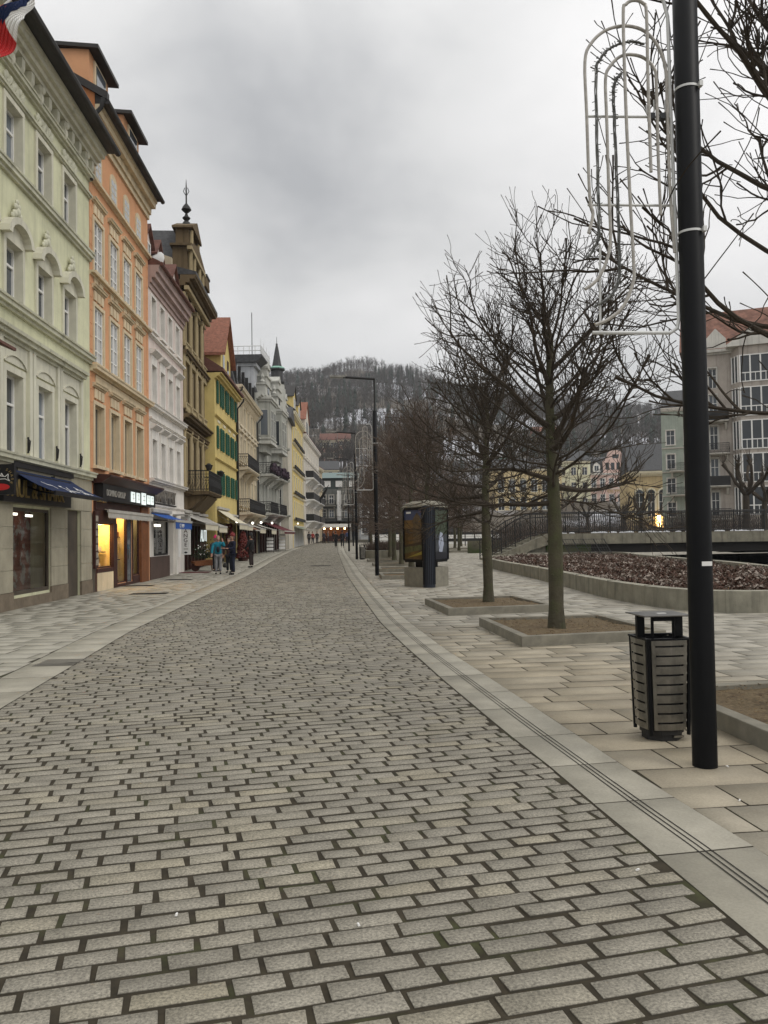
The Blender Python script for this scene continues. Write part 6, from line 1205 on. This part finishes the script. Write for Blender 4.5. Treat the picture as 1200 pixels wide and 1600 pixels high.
# ------------------------------------------------------------------ litter bins
def bin_(label, x, y, rz):
    r = empty('litter_bin', (x, y, gz(y)), rz, label, 'litter bin', 'steel litter bins'); w0, w1 = .16, .178
    def ringpts(w, z, c=.07): return [(-w + c, -w, z), (w - c, -w, z), (w, -w + c, z), (w, w - c, z), (w - c, w, z), (-w + c, w, z), (-w, w - c, z), (-w, -w + c, z)]
    MB().lathe([(.15, 0), (.15, .05), (.165, .05), (.165, .10)], n=8).build('base', M['iron'], r)
    b = MB(); A, B = ringpts(w0 - .012, .085), ringpts(w1 - .012, .775); b.add(A + B, [(i, (i + 1) % 8, 8 + (i + 1) % 8, 8 + i) for i in range(8)] + [tuple(range(8))]); b.build('liner', M['black'], r)
    for k in range(4):
        rot = k * math.pi / 2; b = MB(); n = 9; z0, z1 = .09, .775; zs = [z0]
        for i in range(n): zc = z0 + .055 + i * (z1 - z0 - .10) / (n - 1); zs += [zc - .007, zc + .007]
        zs.append(z1)
        def wx(z): t = (z - z0) / (z1 - z0); return w0 + (w1 - w0) * t
        def face(xa, xb, za, zb):
            q = []
            for f_, z in ((xa, za), (xb, za), (xb, zb), (xa, zb)):
                w = wx(z); bow = .018 * (1 - (f_) ** 2); q.append((f_ * (w - .036), -w - bow, z))
            p = [(x_, y_ + .006, z_) for x_, y_, z_ in q]; b.add(q + p, [(0, 1, 2, 3), (7, 6, 5, 4), (0, 4, 5, 1), (1, 5, 6, 2), (2, 6, 7, 3), (3, 7, 4, 0)])
        for i in range(len(zs) - 1):
            if i % 2 == 0:
                for a, c in ((-1, -.8), (-.8, 0), (0, .8), (.8, 1)): face(a, c, zs[i], zs[i + 1])
            else: face(-1, -.8, zs[i], zs[i + 1]); face(.8, 1, zs[i], zs[i + 1])
        b.build('side_panel', M['steel'], r, rot=(0, 0, rot))
    for sx in (-1, 1):
        for sy in (-1, 1): MB().tube([(sx * (w0 - .01), sy * (w0 - .01), .05), (sx * (w1 - .012), sy * (w1 - .012), .785)], .015, 6).build('corner_post', M['black_metal'], r)
    b = MB(); [b.box(*q) for q in ((-.183, .183, -.183, -.155, .775, .79), (-.183, .183, .155, .183, .775, .79), (-.183, -.155, -.154, .154, .775, .79), (.155, .183, -.154, .154, .775, .79))]; b.build('rim', M['black_metal'], r)
    for sx in (-1, 1): MB().box(sx * .155 - .03, sx * .155 + .03, -.02, .02, .785, .955).build('stay', M['black_metal'], r)
    bevelled(MB().box(-.198, .198, -.19, .19, .956, .966).build('lid', mat('lid_metal', (.10, .095, .085), .4, metal=.6, var=.5, vscale=6), r), .004)
    b = MB().box(-.085, .085, -.10, -.04, .915, .955); b.tube([(-.085, -.07, .93), (-.085, -.07, .78)], .012, 6); b.tube([(.085, -.07, .93), (.085, -.07, .78)], .012, 6); b.build('ashtray', M['black_metal'], r); MB().box(-.03, .04, -.05, -.02, .967, .972).build('paper_scrap', M['white'], r)
    MB().box(.03, .11, -.156, -.15, .03, .045).build('maker_plate', M['steel'], r)
    return r
bin_('slatted steel litter bin with a raised lid beside the thick black post', 2.435, 6.42, R(3)); bin_('distant dark litter bin at the foot of a lamp post', .92, 53.3, R(10))
# ------------------------------------------------------------------ poster column
s = empty('poster_column', (2.52, 26.35, 0), 0, 'three sided advertising column with posters on a concrete base', 'advertising column'); tri = [(0, -.72), (.70, .5), (-.70, .5)]
def hexa(k, c=.18): return [(-c * k, -.62 * k), (c * k, -.62 * k), (.72 * k, .32 * k), (.60 * k, .52 * k), (-.60 * k, .52 * k), (-.72 * k, .32 * k)]
bevelled(MB().prism(hexa(1.0), -.05, .62, 'z').build('base', M['kerb'], s), .015); MB().prism(hexa(.96), .78, 2.52, 'z').build('casing', M['black_metal'], s); MB().prism(hexa(.5), .62, .779, 'z').build('foot', M['black_metal'], s)
b = MB(); n = 6; pr = [(1.04, 2.521), (1.05, 2.55), (.92, 2.65), (.6, 2.73), (.1, 2.76)]
for k, z in pr: pass
vs = [[(x * k, y * k, z) for x, y in hexa(1)] for k, z in pr]; b.add([p for r_ in vs for p in r_], [(i * 6 + j, i * 6 + (j + 1) % 6, (i + 1) * 6 + (j + 1) % 6, (i + 1) * 6 + j) for i in range(4) for j in range(6)] + [tuple(range(24, 30))]); b.build('roof', M['kerb'], s)
MB().lathe([(.20, -.02), (.20, 2.56)], 0, -.58, 20).build('pillar', mat('navy_black_pillar', (.012, .016, .026), .35, spec=.5), s, True); b = MB(); [b.tube([(.204 * math.sin(a), -.58 - .204 * math.cos(a), .1), (.204 * math.sin(a), -.58 - .204 * math.cos(a), 2.5)], .008, 4) for a in np.linspace(-1.2, 1.2, 9)]; b.build('rib', M['black_metal'], s)
def poster(p0, p1, parts, border=True):
    a, c = Vector(p0), Vector(p1); t = (c - a).normalized(); n_ = Vector((t.y, -t.x)); W = (c - a).length; z0, z1 = .88, 2.44; o = MB().poly(*[(*(a + n_ * .012), z0), (*(c + n_ * .012), z0), (*(c + n_ * .012), z1), (*(a + n_ * .012), z1)]).build('poster', parts[0], s)
    for k, (m, pg) in enumerate(parts[1:]):
        q = [(*(a + n_ * (.014 + .002 * k) + t * W * u), z0 + (z1 - z0) * v) for u, v in pg]; link('print', MB().poly(*q).mesh('print'), m, o)
    q = MB()
    for u0, u1, v0, v1 in ((-.03, .02, -.02, 1.02), (.98, 1.03, -.02, 1.02), (.02, .98, -.03, 0), (.02, .98, 1.0, 1.03)):
        pts = [a + t * W * u0 + n_ * .001, a + t * W * u1 + n_ * .001, a + t * W * u1 + n_ * .045, a + t * W * u0 + n_ * .045]; q.prism(pts, z0 + (z1 - z0) * v0, z0 + (z1 - z0) * v1, 'z')
    link('frame', q.mesh('frame'), M['black_metal'], o)
pc = lambda n_, c, **k: mat('print_' + n_, c, .35, **k)
hx = hexa(.96)
poster(hx[5], hx[0], [pc('amber', (.09, .05, .014), var=.6, vscale=3), (pc('blue', (.05, .065, .13), var=.2), [(0, .80), (1, .80), (1, 1), (0, 1)]), (pc('ochre', (.15, .085, .025), var=.3), [(0, .62), (1, .62), (1, .80), (0, .80)]), (pc('tower', (.10, .065, .03), var=.4, vscale=5), [(.5, .2), (.9, .2), (.9, .72), (.98, .76), (.9, .84), (.72, .95), (.52, .84), (.44, .76), (.5, .72)]), (pc('brown', (.035, .02, .012)), [(0, .28), (1, .36), (1, .30), (0, .24)]), (pc('grass', (.07, .075, .03), var=.5, vscale=8), [(0, .11), (1, .2), (1, .30), (0, .24)]), (pc('yellow', (.25, .20, .03)), [(.1, .02), (1, .1), (1, .17), (.35, .06)]), (M['white'], [(.15, .93), (.4, .93), (.4, .97), (.15, .97)])])
poster(hx[1], hx[2], [pc('slate', (.05, .055, .06), var=.5, vscale=4), (pc('green', (.045, .06, .035), var=.6, vscale=6), [(0, .5), (1, .5), (1, 1), (0, 1)]), (pc('silver', (.34, .37, .45), var=.3), [(.35, .08), (.55, .12), (.7, .3), (.62, .52), (.45, .55), (.3, .35)]), (pc('dark', (.02, .02, .025)), [(0, 0), (1, 0), (1, .12), (0, .16)])])
# ------------------------------------------------------------------ small things on the ground
for i, (x, y, lab) in enumerate(((-6.0, 25.2, 'rectangular iron grate in the pavement before the lit shop'), (-6.85, 33.8, 'rectangular iron grate in the pavement by the pink house'), (-7.45, 29.7, 'iron floor grate just under the lit display window'), (-1.5, 45, 'long flat drain cover in the middle of the cobbles'))):
    s = empty('drain_grate', (x, y, gz(y) + .004), 0, lab, 'drain grate', 'iron drain grates'); b = MB(); b.box(-.55, .55, -.28, .28, 0, .004); b.build('plate', M['dark'], s); b = MB(); [b.box(-.53, .53, -.26 + k * .065, -.23 + k * .065, .0045, .009) for k in range(8)]; b.build('bar', M['iron'], s)
s = empty('drain_grate', (-3.84, 11.2, .003), 0, 'pale slotted drain stone set in the kerb band near the frame', 'drain grate', 'iron drain grates'); b = MB(); [b.box(-.26, .26, -.3 + k * .09, -.27 + k * .09, 0, .003) for k in range(7)]; b.build('slot', mat('slot', (.16, .15, .13), .9), s)
g = random.Random(6)
for i, (x, y, lab) in enumerate(((2.55, 5.55, 'tiny white cigarette end at the foot of the black post'), (2.75, 5.05, 'crumpled white paper scrap on the slabs beyond the post foot'), (2.95, 5.25, 'brown dry leaf on the slabs by the square bed'), (2.30, 4.85, 'pale flattened scrap on the beige slab'), (1.35, 3.9, 'white scrap on the kerb slab by the cobbles'), (.02, 3.45, 'white pebble lying in a joint of the cobbles'), (-.75, 3.6, 'second white pebble in the cobbles'))):
    b = MB().ball((0, 0, .008), .007, 6, (1.3, .8, .6)); b.box(-.012, .0, -.004, .004, .002, .006); o = b.build('litter', M['white'] if i != 2 else M['wood_brown'], None, True, (x, y, .003), (0, 0, g.uniform(0, 3))); tag(o, lab, 'litter')
# wooden barrow, christmas column, mat
s = empty('plant_barrow', (-7.05, 41.2, gz(41)), R(25), 'wooden barrow of green plants beside the vertical sign', 'barrow'); b = MB(); b.prism([(-.55, .28), (.5, .28), (.75, .6), (-.65, .5)], -.28, .28, 'y'); b.tube([(.6, -.25, .5), (1.1, -.3, .85)], .025, 5); b.tube([(.6, .25, .5), (1.1, .3, .85)], .025, 5); b.tube([(.35, -.2, .3), (.4, -.2, 0)], .03, 5); b.tube([(.35, .2, .3), (.4, .2, 0)], .03, 5); b.build('body', M['wood_brown'], s); MB().lathe([(.05, -.03), (.22, -.03), (.22, .03), (.05, .03)], n=14).build('wheel', M['wood_dark'], s, loc=(-.5, 0, .22), rot=(R(90), 0, 0))
b = MB(); g = random.Random(4)
for i in range(420): c_ = (g.gauss(-.05, .3), g.gauss(0, .18), .6 + abs(g.gauss(0, .32))); a = g.uniform(0, 6.3); w = .07; b.poly((c_[0], c_[1], c_[2]), (c_[0] + w * math.cos(a), c_[1] + w * math.sin(a), c_[2] + .04), (c_[0] + w * .3 * math.cos(a + 1.5), c_[1] + w * .3 * math.sin(a + 1.5), c_[2] + .07))
b.build('foliage', mat('dark_evergreen', (.02, .035, .015), .8, var=.5), s); b = MB(); [b.ball((g.gauss(-.05, .25), g.gauss(-.1, .15), .8 + g.random() * .5), .03, 5) for _ in range(18)]; b.build('blossom', M['white'], s)
tag(MB().box(-8.0, -6.6, 39.4, 40.2, gz(40) + .004, gz(40) + .02).build('door_mat', M['maroon'], None), 'flat red mat laid outside the pink house shop', 'mat')
s = empty('red_garland_column', (-6.85, 54.3, gz(54)), 0, 'tall dark red decorated cone of baubles outside the yellow house', 'decoration'); b = MB()
for i in range(420): t = g.random() ** .8; a = g.uniform(0, 6.28); q = .42 * (1 - t) ** .5; b.ball((q * math.cos(a), q * math.sin(a), .15 + 1.75 * t), g.uniform(.045, .08), 5)
b.build('bauble', mat('dark_red_bauble', (.13, .018, .012), .5, var=.6, vscale=9), s); MB().lathe([(.3, 0), (.36, .2), (.36, .22)], n=10).build('pot', M['wood_dark'], s)
s = empty('red_garland_column', (-7.3, 51.2, gz(51)), 0, 'slimmer red garland hanging at the yellow house entrance', 'decoration'); b = MB()
for i in range(160): t = g.random(); a = g.uniform(0, 6.28); b.ball((.16 * math.cos(a), .16 * math.sin(a), .9 + 1.5 * t), g.uniform(.045, .07), 5)
b.build('bauble', M['maroon'], s); MB().tube([(0, 0, 0), (0, 0, 1.0)], .04, 5).build('stand', M['iron'], s)
for i, (x, y, z, lab) in enumerate(((-7.0, 52.6, 2.55, 'round white shop lamp at the yellow house corner'), (-6.9, 66.2, 2.6, 'round white shop lamp under the beige balcony'), (-6.6, 72.5, 2.6, 'white shop lamp below the maroon awning edge'), (-5.7, 95, 2.7, 'bright white lamp at the golden house'), (-6.8, 59.5, 2.5, 'round glowing shop clock lamp by the brown awning'))):
    s = empty('shop_lamp', (x, y, gz(y) + z), 0, lab, 'lamp', 'white shop lamps'); MB().ball((0, 0, 0), .09, 10).build('globe', M['lamp_white'], s, True); MB().tube([(0, 0, .08), (0, 0, .3), (-.9, 0, .3)], .02, 5).build('bracket', M['iron'], s)
for i, (x, y, h_, lab) in enumerate(((-6.9, 73.5, 1.4, 'white postcard rack outside the grey house'), (-6.2, 78, 1.5, 'white pavement sign board under the maroon awning'))):
    s = empty('display_rack', (x, y, gz(y)), R(20), lab, 'rack'); b = MB(); [b.box(-.3, .3, -.04 + .001 * k, .0 + .001 * k, .2 + k * .3, .42 + k * .3) for k in range(int(h_ / .3))]; b.build('card', M['white'], s); b = MB().tube([(-.32, 0, 0), (-.32, 0, h_)], .02, 5); b.tube([(.32, 0, 0), (.32, 0, h_)], .02, 5); b.build('frame', M['iron'], s)

# ------------------------------------------------------------------ people
def skin_mesh(name, chains, lev=1):
    """chains of (x,y,z,r); chains that start on an existing joint join there"""
    V = []; E = []; Rr = []; idx = {}
    for ch in chains:
        prev = None
        for p in ch:
            k = (round(p[0], 4), round(p[1], 4), round(p[2], 4))
            if k not in idx: idx[k] = len(V); V.append(p[:3]); Rr.append(p[3] if isinstance(p[3], tuple) else (p[3], p[3]))
            if prev is not None and prev != idx[k]: E.append((prev, idx[k]))
            prev = idx[k]
    me = bpy.data.meshes.new(name); me.from_pydata(V, E, []); o = bpy.data.objects.new('tmp', me); COL.objects.link(o)
    o.modifiers.new('skin', 'SKIN'); sv = me.skin_vertices[0].data
    for i, q in enumerate(Rr): sv[i].radius = q; sv[i].use_root = (i == 0)
    o.modifiers['skin'].use_smooth_shade = True; sb = o.modifiers.new('sub', 'SUBSURF'); sb.levels = lev; sb.render_levels = lev
    bpy.context.view_layer.update(); out = bpy.data.meshes.new_from_object(o.evaluated_get(bpy.context.evaluated_depsgraph_get())); bpy.data.objects.remove(o); out.name = name; out.shade_smooth(); return out
SK = mat('skin', (.42, .24, .17), .6); CM = {}
def cloth_mat(c):
    if c not in CM: CM[c] = mat('cloth', c, .85, var=.25, vscale=9, bump=.4, bscale=14)
    return CM[c]
def person(label, x, y, rz, H, top, legs, hair, hat=None, arms=((0, 0), (0, 0)), stride=.0, coat=.0, bulk=1.0, shoe=(.015, .013, .012), group=None, hood=False):
    """faces -y; arms: (raise forward, bend) in degrees for each side"""
    r = empty('person', (x, y, gz(y)), rz, label, 'person', group); r.scale = (H / 1.75,) * 3; b = bulk
    hip, sh, sw, hw = .92, 1.42, .19 * b, .095
    leg = []; foot = []
    for sg in (-1, 1):
        st_ = stride * sg; leg.append([(sg * hw, 0, hip - .06, .085), (sg * hw, -st_ * .45 - .015, .5, .058), (sg * hw, -st_ + .02, .09, .04)]); foot.append([(sg * hw, -st_ + .03, .045, .042), (sg * hw * 1.1, -st_ - .06, .04, .042), (sg * hw * 1.15, -st_ - .15, .03, .032)])
    arm = []; hands = []
    for sg, (ra, be) in zip((-1, 1), arms):
        a = R(ra); s0 = Vector((sg * sw, 0, sh - .03)); u = Vector((sg * .22, -math.sin(a), -math.cos(a))).normalized(); el = s0 + u * .28; c = a + R(be); f = Vector((sg * (.08 if be < 60 else -.25), -math.sin(c), -math.cos(c))).normalized(); wr = el + f * .25
        arm.append([(*s0, .055), (*el, .043), (*wr, .03)]); hands.append((wr, f, sg))
    neck = [(0, 0, hip, (.12, .095)), (0, 0, 1.12, (.115, .09)), (0, .005, 1.30, (.135, .095)), (0, .005, sh, (.10, .075)), (0, -.005, 1.50, .052), (0, -.015, 1.56, .055)]
    chains = [neck] + [[(0, .005, sh, .1)] + a for a in arm] + [[(0, 0, hip, .1)] + l for l in leg]
    for wr, f, sg in hands:
        pl = wr + f * .07; base = [(*wr, .03), (*pl, (.036, .018))]; chains.append(base); n_ = f.cross(Vector((1, 0, 0))); n_ = n_.normalized() if n_.length > .1 else Vector((0, 1, 0)); w_ = Vector((1, 0, 0)) if abs(f.x) < .8 else Vector((0, 1, 0))
        for k, L in enumerate((.065, .078, .07, .055)): q = pl + w_ * (k - 1.5) * .018 + f * .02; e1 = q + f * L * .55; e2 = e1 + (f * .7 - n_ * .6) * L * .5; chains.append([(*pl, .03), (*q, .010), (*e1, .009), (*e2, .008)])
        th = wr + f * .03 - w_ * sg * .025; chains.append([(*wr, .03), (*th, .012), (*(th + f * .04 - w_ * sg * .022), .010)])
    link('body', skin_mesh('body', chains), SK, r)
    hd = MB(); nn = 12; rows = 9   # head with nose, brow, ears
    for i in range(rows + 1):
        t = i / rows; z = 1.53 + .235 * t; w = (.048, .062, .070, .075, .078, .079, .077, .07, .052, .012)[i]; dp = (.045, .078, .085, .088, .092, .096, .097, .09, .066, .014)[i]
        for k in range(nn): a = 2 * math.pi * k / nn; yy = -math.cos(a) * dp; xx = math.sin(a) * w; yy -= {3: .018, 4: .012}.get(i, 0) * (k == 0); yy += {5: .01}.get(i, 0) * (k in (1, 11)); yy -= {2: .006}.get(i, 0) * (k in (0, 1, 11)); hd.v.append((xx, yy - .012, z))
    for i in range(rows):
        for k in range(nn): hd.f.append((i * nn + k, i * nn + (k + 1) % nn, (i + 1) * nn + (k + 1) % nn, (i + 1) * nn + k))
    hd.f.append(tuple(range(nn))[::-1]); hd.f.append(tuple(rows * nn + k for k in range(nn)))
    for sg in (-1, 1): hd.ball((sg * .08, .005, 1.645), .028, 6, (.35, .7, 1.1))
    hdo = hd.build('head', SK, r, True)
    for sg in (-1, 1): link('eye', MB().ball((sg * .03, -.096, 1.655), .011, 6).mesh('eye'), M['white'], hdo)
    link('mouth', MB().box(-.022, .022, -.098, -.09, 1.583, 1.59).mesh('mouth'), mat('lips', (.25, .08, .07), .6) if 'lips' not in bpy.data.materials else bpy.data.materials['lips'], hdo)
    hb = MB(); c = 0
    prof = [(.084, .0), (.094, .03), (.093, .07), (.078, .11), (.045, .135), (.01, .143)]
    hb.lathe(prof, 0, .008, 12, 1.655); hb.v = [(x_, y_ * 1.12 + (.0 if z_ > 1.7 else .012), z_) for x_, y_, z_ in hb.v]
    hb.prism([(-.075, .02), (.075, .02), (.07, .095), (-.07, .095)], 1.55, 1.66, 'z'); hb.build('hair', mat('hair', hair, .7, var=.3, vscale=20), r, True)
    if hat:
        q = MB().lathe([(.09, 0), (.105, .02), (.107, .05), (.098, .1), (.07, .145), (.03, .165), (.01, .17)], 0, .005, 12, 1.672); q.v = [(x_, y_ * 1.12, z_) for x_, y_, z_ in q.v]; q.ball((0, .0, 1.855), .03, 6); q.build('hat', cloth_mat(hat), r, True)
    k = 1.0 * b; zt = 1.42; jc = [[(0, 0, hip - .02 - coat, (.175 * k, .135 * k)), (0, 0, hip + .06, (.165 * k, .13 * k)), (0, 0, 1.12, (.155 * k, .125 * k)), (0, .005, 1.30, (.165 * k, .13 * k)), (0, .005, sh, (.13, .1)), (0, .0, 1.495, (.075, .07))]]
    for a in arm: jc.append([(0, .005, sh, (.13, .1)), (*a[0][:3], .082 * k), (*a[1][:3], .066 * k), (*(Vector(a[1][:3]).lerp(Vector(a[2][:3]), .92)), .05 * k)])
    if hood: jc.append([(0, .005, sh, (.13, .1)), (0, .09, 1.5, .075)])
    link('jacket', skin_mesh('jacket', jc), cloth_mat(top), r)
    tc_ = []
    for l in leg: tc_.append([(0, 0, hip + .02, (.14, .115)), (*l[0][:3], .108), (*l[1][:3], .078), (l[2][0], l[2][1], .10, .066)])
    link('trousers', skin_mesh('trousers', tc_), cloth_mat(legs), r)
    for f_ in foot: link('shoe', skin_mesh('shoe', [f_]), cloth_mat(shoe), r)
    return r
p1 = person('person in turquoise padded jacket and grey trousers with a raised hand', -5.94, 38.1, R(10), 1.72, (.015, .19, .26), (.24, .24, .25), (.25, .19, .13), arms=((15, 20), (70, 125)), bulk=1.12, hood=True)
s = link('bag', skin_mesh('bag', [[(-5.9, 37.95, 1.0, .06), (-5.92, 37.93, 1.18, .09), (-5.92, 37.95, 1.3, .05)]]), cloth_mat((.02, .022, .03))); tag(s, 'small dark bag worn over the turquoise jacket', 'bag')
person('person in dark navy jacket and red cap holding something at the waist', -5.17, 37.3, R(-62), 1.80, (.01, .012, .028), (.014, .018, .035), (.09, .06, .05), hat=(.19, .035, .035), arms=((18, 78), (15, 80)), bulk=1.12)
person('person in grey coat and bright pink hat facing the shop', -6.45, 40.6, R(170), 1.68, (.075, .072, .07), (.012, .013, .016), (.2, .14, .1), hat=(.50, .025, .12), arms=((10, 10), (8, 12)), coat=.18, bulk=1.1)
person('person in black coat standing alone by the kerb', -5.17, 44.4, R(-115), 1.76, (.014, .014, .014), (.035, .024, .022), (.04, .035, .03), arms=((10, 15), (14, 35)), coat=.22, bulk=1.12, hat=(.03, .03, .03))
person('person half hidden behind the navy jacket carrying a bag', -5.6, 39.2, R(-20), 1.6, (.05, .022, .018), (.015, .015, .018), (.12, .09, .07), arms=((8, 12), (10, 20)), coat=.1)
s = link('bag', skin_mesh('bag', [[(-5.75, 38.9, .52, .05), (-5.75, 38.9, .40, .13), (-5.75, 38.9, .27, .12)]]), cloth_mat((.03, .028, .024))); tag(s, 'dark bag held low between the two standing people', 'bag')
person('person in long dark coat walking, one of the couple nearer the shops', -1.31, 90, R(172), 1.72, (.015, .015, .016), (.012, .012, .014), (.05, .04, .03), stride=.18, coat=.3, arms=((8, 10), (-8, 10)))
person('person in black jacket walking, one of the couple nearer the posts', -.6, 89.6, R(186), 1.80, (.012, .013, .016), (.014, .014, .018), (.04, .035, .03), stride=.22, arms=((-10, 10), (12, 12)), hat=(.03, .03, .035))
person('distant person in a red jacket near the balcony house', -4.75, 112, R(30), 1.70, (.26, .03, .025), (.02, .02, .025), (.08, .06, .05), stride=.1)
for i, (x, y, c, lab) in enumerate(((-4.2, 113, (.02, .02, .022), 'distant person in black at the end of the shops'), (-3.4, 117, (.03, .03, .04), 'distant person in dark blue standing by the stalls'), (-2.9, 121, (.10, .09, .08), 'distant person in greyish coat among the stalls'), (-2.2, 124, (.02, .018, .018), 'distant person in dark coat before the warm stall lights'), (-5.1, 109, (.05, .05, .055), 'distant person in grey by the golden house doorway'), (-.1, 118, (.03, .05, .12), 'distant person in blue beyond the couple'))): person(lab, x, y, R(40 * i), 1.7 + .03 * (i % 3), c, (.02, .02, .025), (.06, .05, .04), stride=.12 * (i % 2))

# ------------------------------------------------------------------ wooded hill
RIDGE = [(-420, 112), (-200, 124), (-76, 119), (-50, 120), (-21, 124), (3, 126), (27, 125), (51, 121), (75, 111), (109, 103), (171, 97), (243, 91), (316, 87), (520, 80)]
def hz(x, y):
    t = max(0.0, min(1.0, (y - 172) / 450)); base = lerp(RIDGE, x) * t ** 1.02; return 1.3 + base + 2.5 * math.sin(x * .05 + y * .021) * t + 1.5 * math.sin(x * .11 - y * .05) * t - max(0, y - 640) * .05
xs = np.arange(-420, 521, 10); ys = np.arange(170, 721, 10); V = [(x, y, hz(x, y)) for y in ys for x in xs]; n = len(xs)
Q = [(j * n + i, j * n + i + 1, (j + 1) * n + i + 1, (j + 1) * n + i) for j in range(len(ys) - 1) for i in range(n - 1)]
hm = mat('hill_ground', (.10, .085, .065), .95, var=.3, vscale=.2, col2=(.46, .47, .50), c2scale=.018, c2lo=.50, c2hi=.60)
o = link('hill', np_mesh('hill', V, Q), hm); o.data.shade_smooth(); o['kind'] = 'structure'
def wood(name, n, seed, conifer, m, x0, x1, y0, y1, clump, hmin, hmax):
    g = np.random.default_rng(seed); V = []; Fc = []
    k = 0; tries = 0
    while k < n and tries < n * 40:
        tries += 1; x, y = g.uniform(x0, x1), y0 + (y1 - y0) * g.random() ** .8; f = .5 + .5 * math.sin(x * .031 + seed) * math.sin(y * .023 + seed * 2) + .25 * math.sin(x * .09 - y * .06)
        if f < clump and g.random() > .12: continue
        if 258 < y < 280 and -11 < x < 4: continue
        k += 1; z = hz(x, y) - .3; H_ = g.uniform(hmin, hmax) * (.55 if y < 260 else 1.0); b = len(V)
        if conifer:
            for lv in range(4):
                zb, zt, r_ = z + H_ * (.08 + .22 * lv), z + H_ * (.45 + .185 * lv), H_ * (.2 - .042 * lv) * g.uniform(.8, 1.1); a0 = g.uniform(0, 6.3); c = len(V)
                for q in range(5): V.append((x + r_ * math.cos(a0 + q * 1.2566), y + r_ * math.sin(a0 + q * 1.2566), zb + g.uniform(-.5, .4)))
                V.append((x, y, zt)); Fc += [(c + q, c + (q + 1) % 5, c + 5) for q in range(5)]
        else:
            w = .13 + H_ * .007; lx, ly = g.normal(0, .4, 2)
            for a in (0, 2.1, 4.2): V.append((x + w * math.cos(a), y + w * math.sin(a), z))
            V.append((x + lx, y + ly, z + H_ * .72)); Fc += [(b, b + 1, b + 3), (b + 1, b + 2, b + 3), (b + 2, b, b + 3)]
            for q in range(15):
                t = g.uniform(.3, .72); a = g.uniform(0, 6.28); L = H_ * g.uniform(.12, .27) * (1.25 - t * .6); bx, by, bz = x + lx * t, y + ly * t, z + H_ * t; c = len(V); d = .09 + .05 * g.random()
                V += [(bx, by, bz - d), (bx, by, bz + d), (bx + L * .75 * math.cos(a) + d, by + L * .75 * math.sin(a), bz + L * .8), (bx + L * .45 * math.cos(a + .7), by + L * .45 * math.sin(a + .7), bz + L)]
                Fc += [(c, c + 1, c + 2), (c, c + 1, c + 3)]
    o = link(name, np_mesh(name, V, Fc), m); tag(o, None, None, None, 'stuff'); return o
o = wood('bare_wood', 14000, 3, False, mat('bare_wood', (.072, .063, .056), .95, var=.35, vscale=.05), -150, 420, 182, 660, .26, 8, 13); tag(o, 'grey brown leafless wood covering the snowy hillside', 'wood')
o = wood('bare_wood', 90, 21, False, bpy.data.materials['bare_wood'], -11, 4, 240, 257, -1, 17, 24); tag(o, 'bare trees standing before the salmon villas on the slope', 'wood')
o = wood('conifer_wood', 900, 9, True, mat('conifer', (.035, .042, .034), .9, var=.4, vscale=.1), -150, 420, 230, 560, .74, 7, 12); tag(o, 'dark patches of conifers among the bare wood on the hill', 'wood')

# ------------------------------------------------------------------ haze over the valley
hm_ = bpy.data.materials.new('haze_air'); hm_.use_nodes = True; t_ = hm_.node_tree; t_.nodes.remove(t_.nodes['Principled BSDF'])
pv = N(t_, 'ShaderNodeVolumePrincipled'); pv.inputs['Color'].default_value = (0.86, 0.9, 0.95, 1); pv.inputs['Density'].default_value = 0.00024; pv.inputs['Anisotropy'].default_value = 0.2
t_.links.new(pv.outputs[0], t_.nodes['Material Output'].inputs['Volume'])
stuff_kind(MB().box(-460, 560, -80, 760, -9.0, 160).build('haze', hm_), 'stuff')
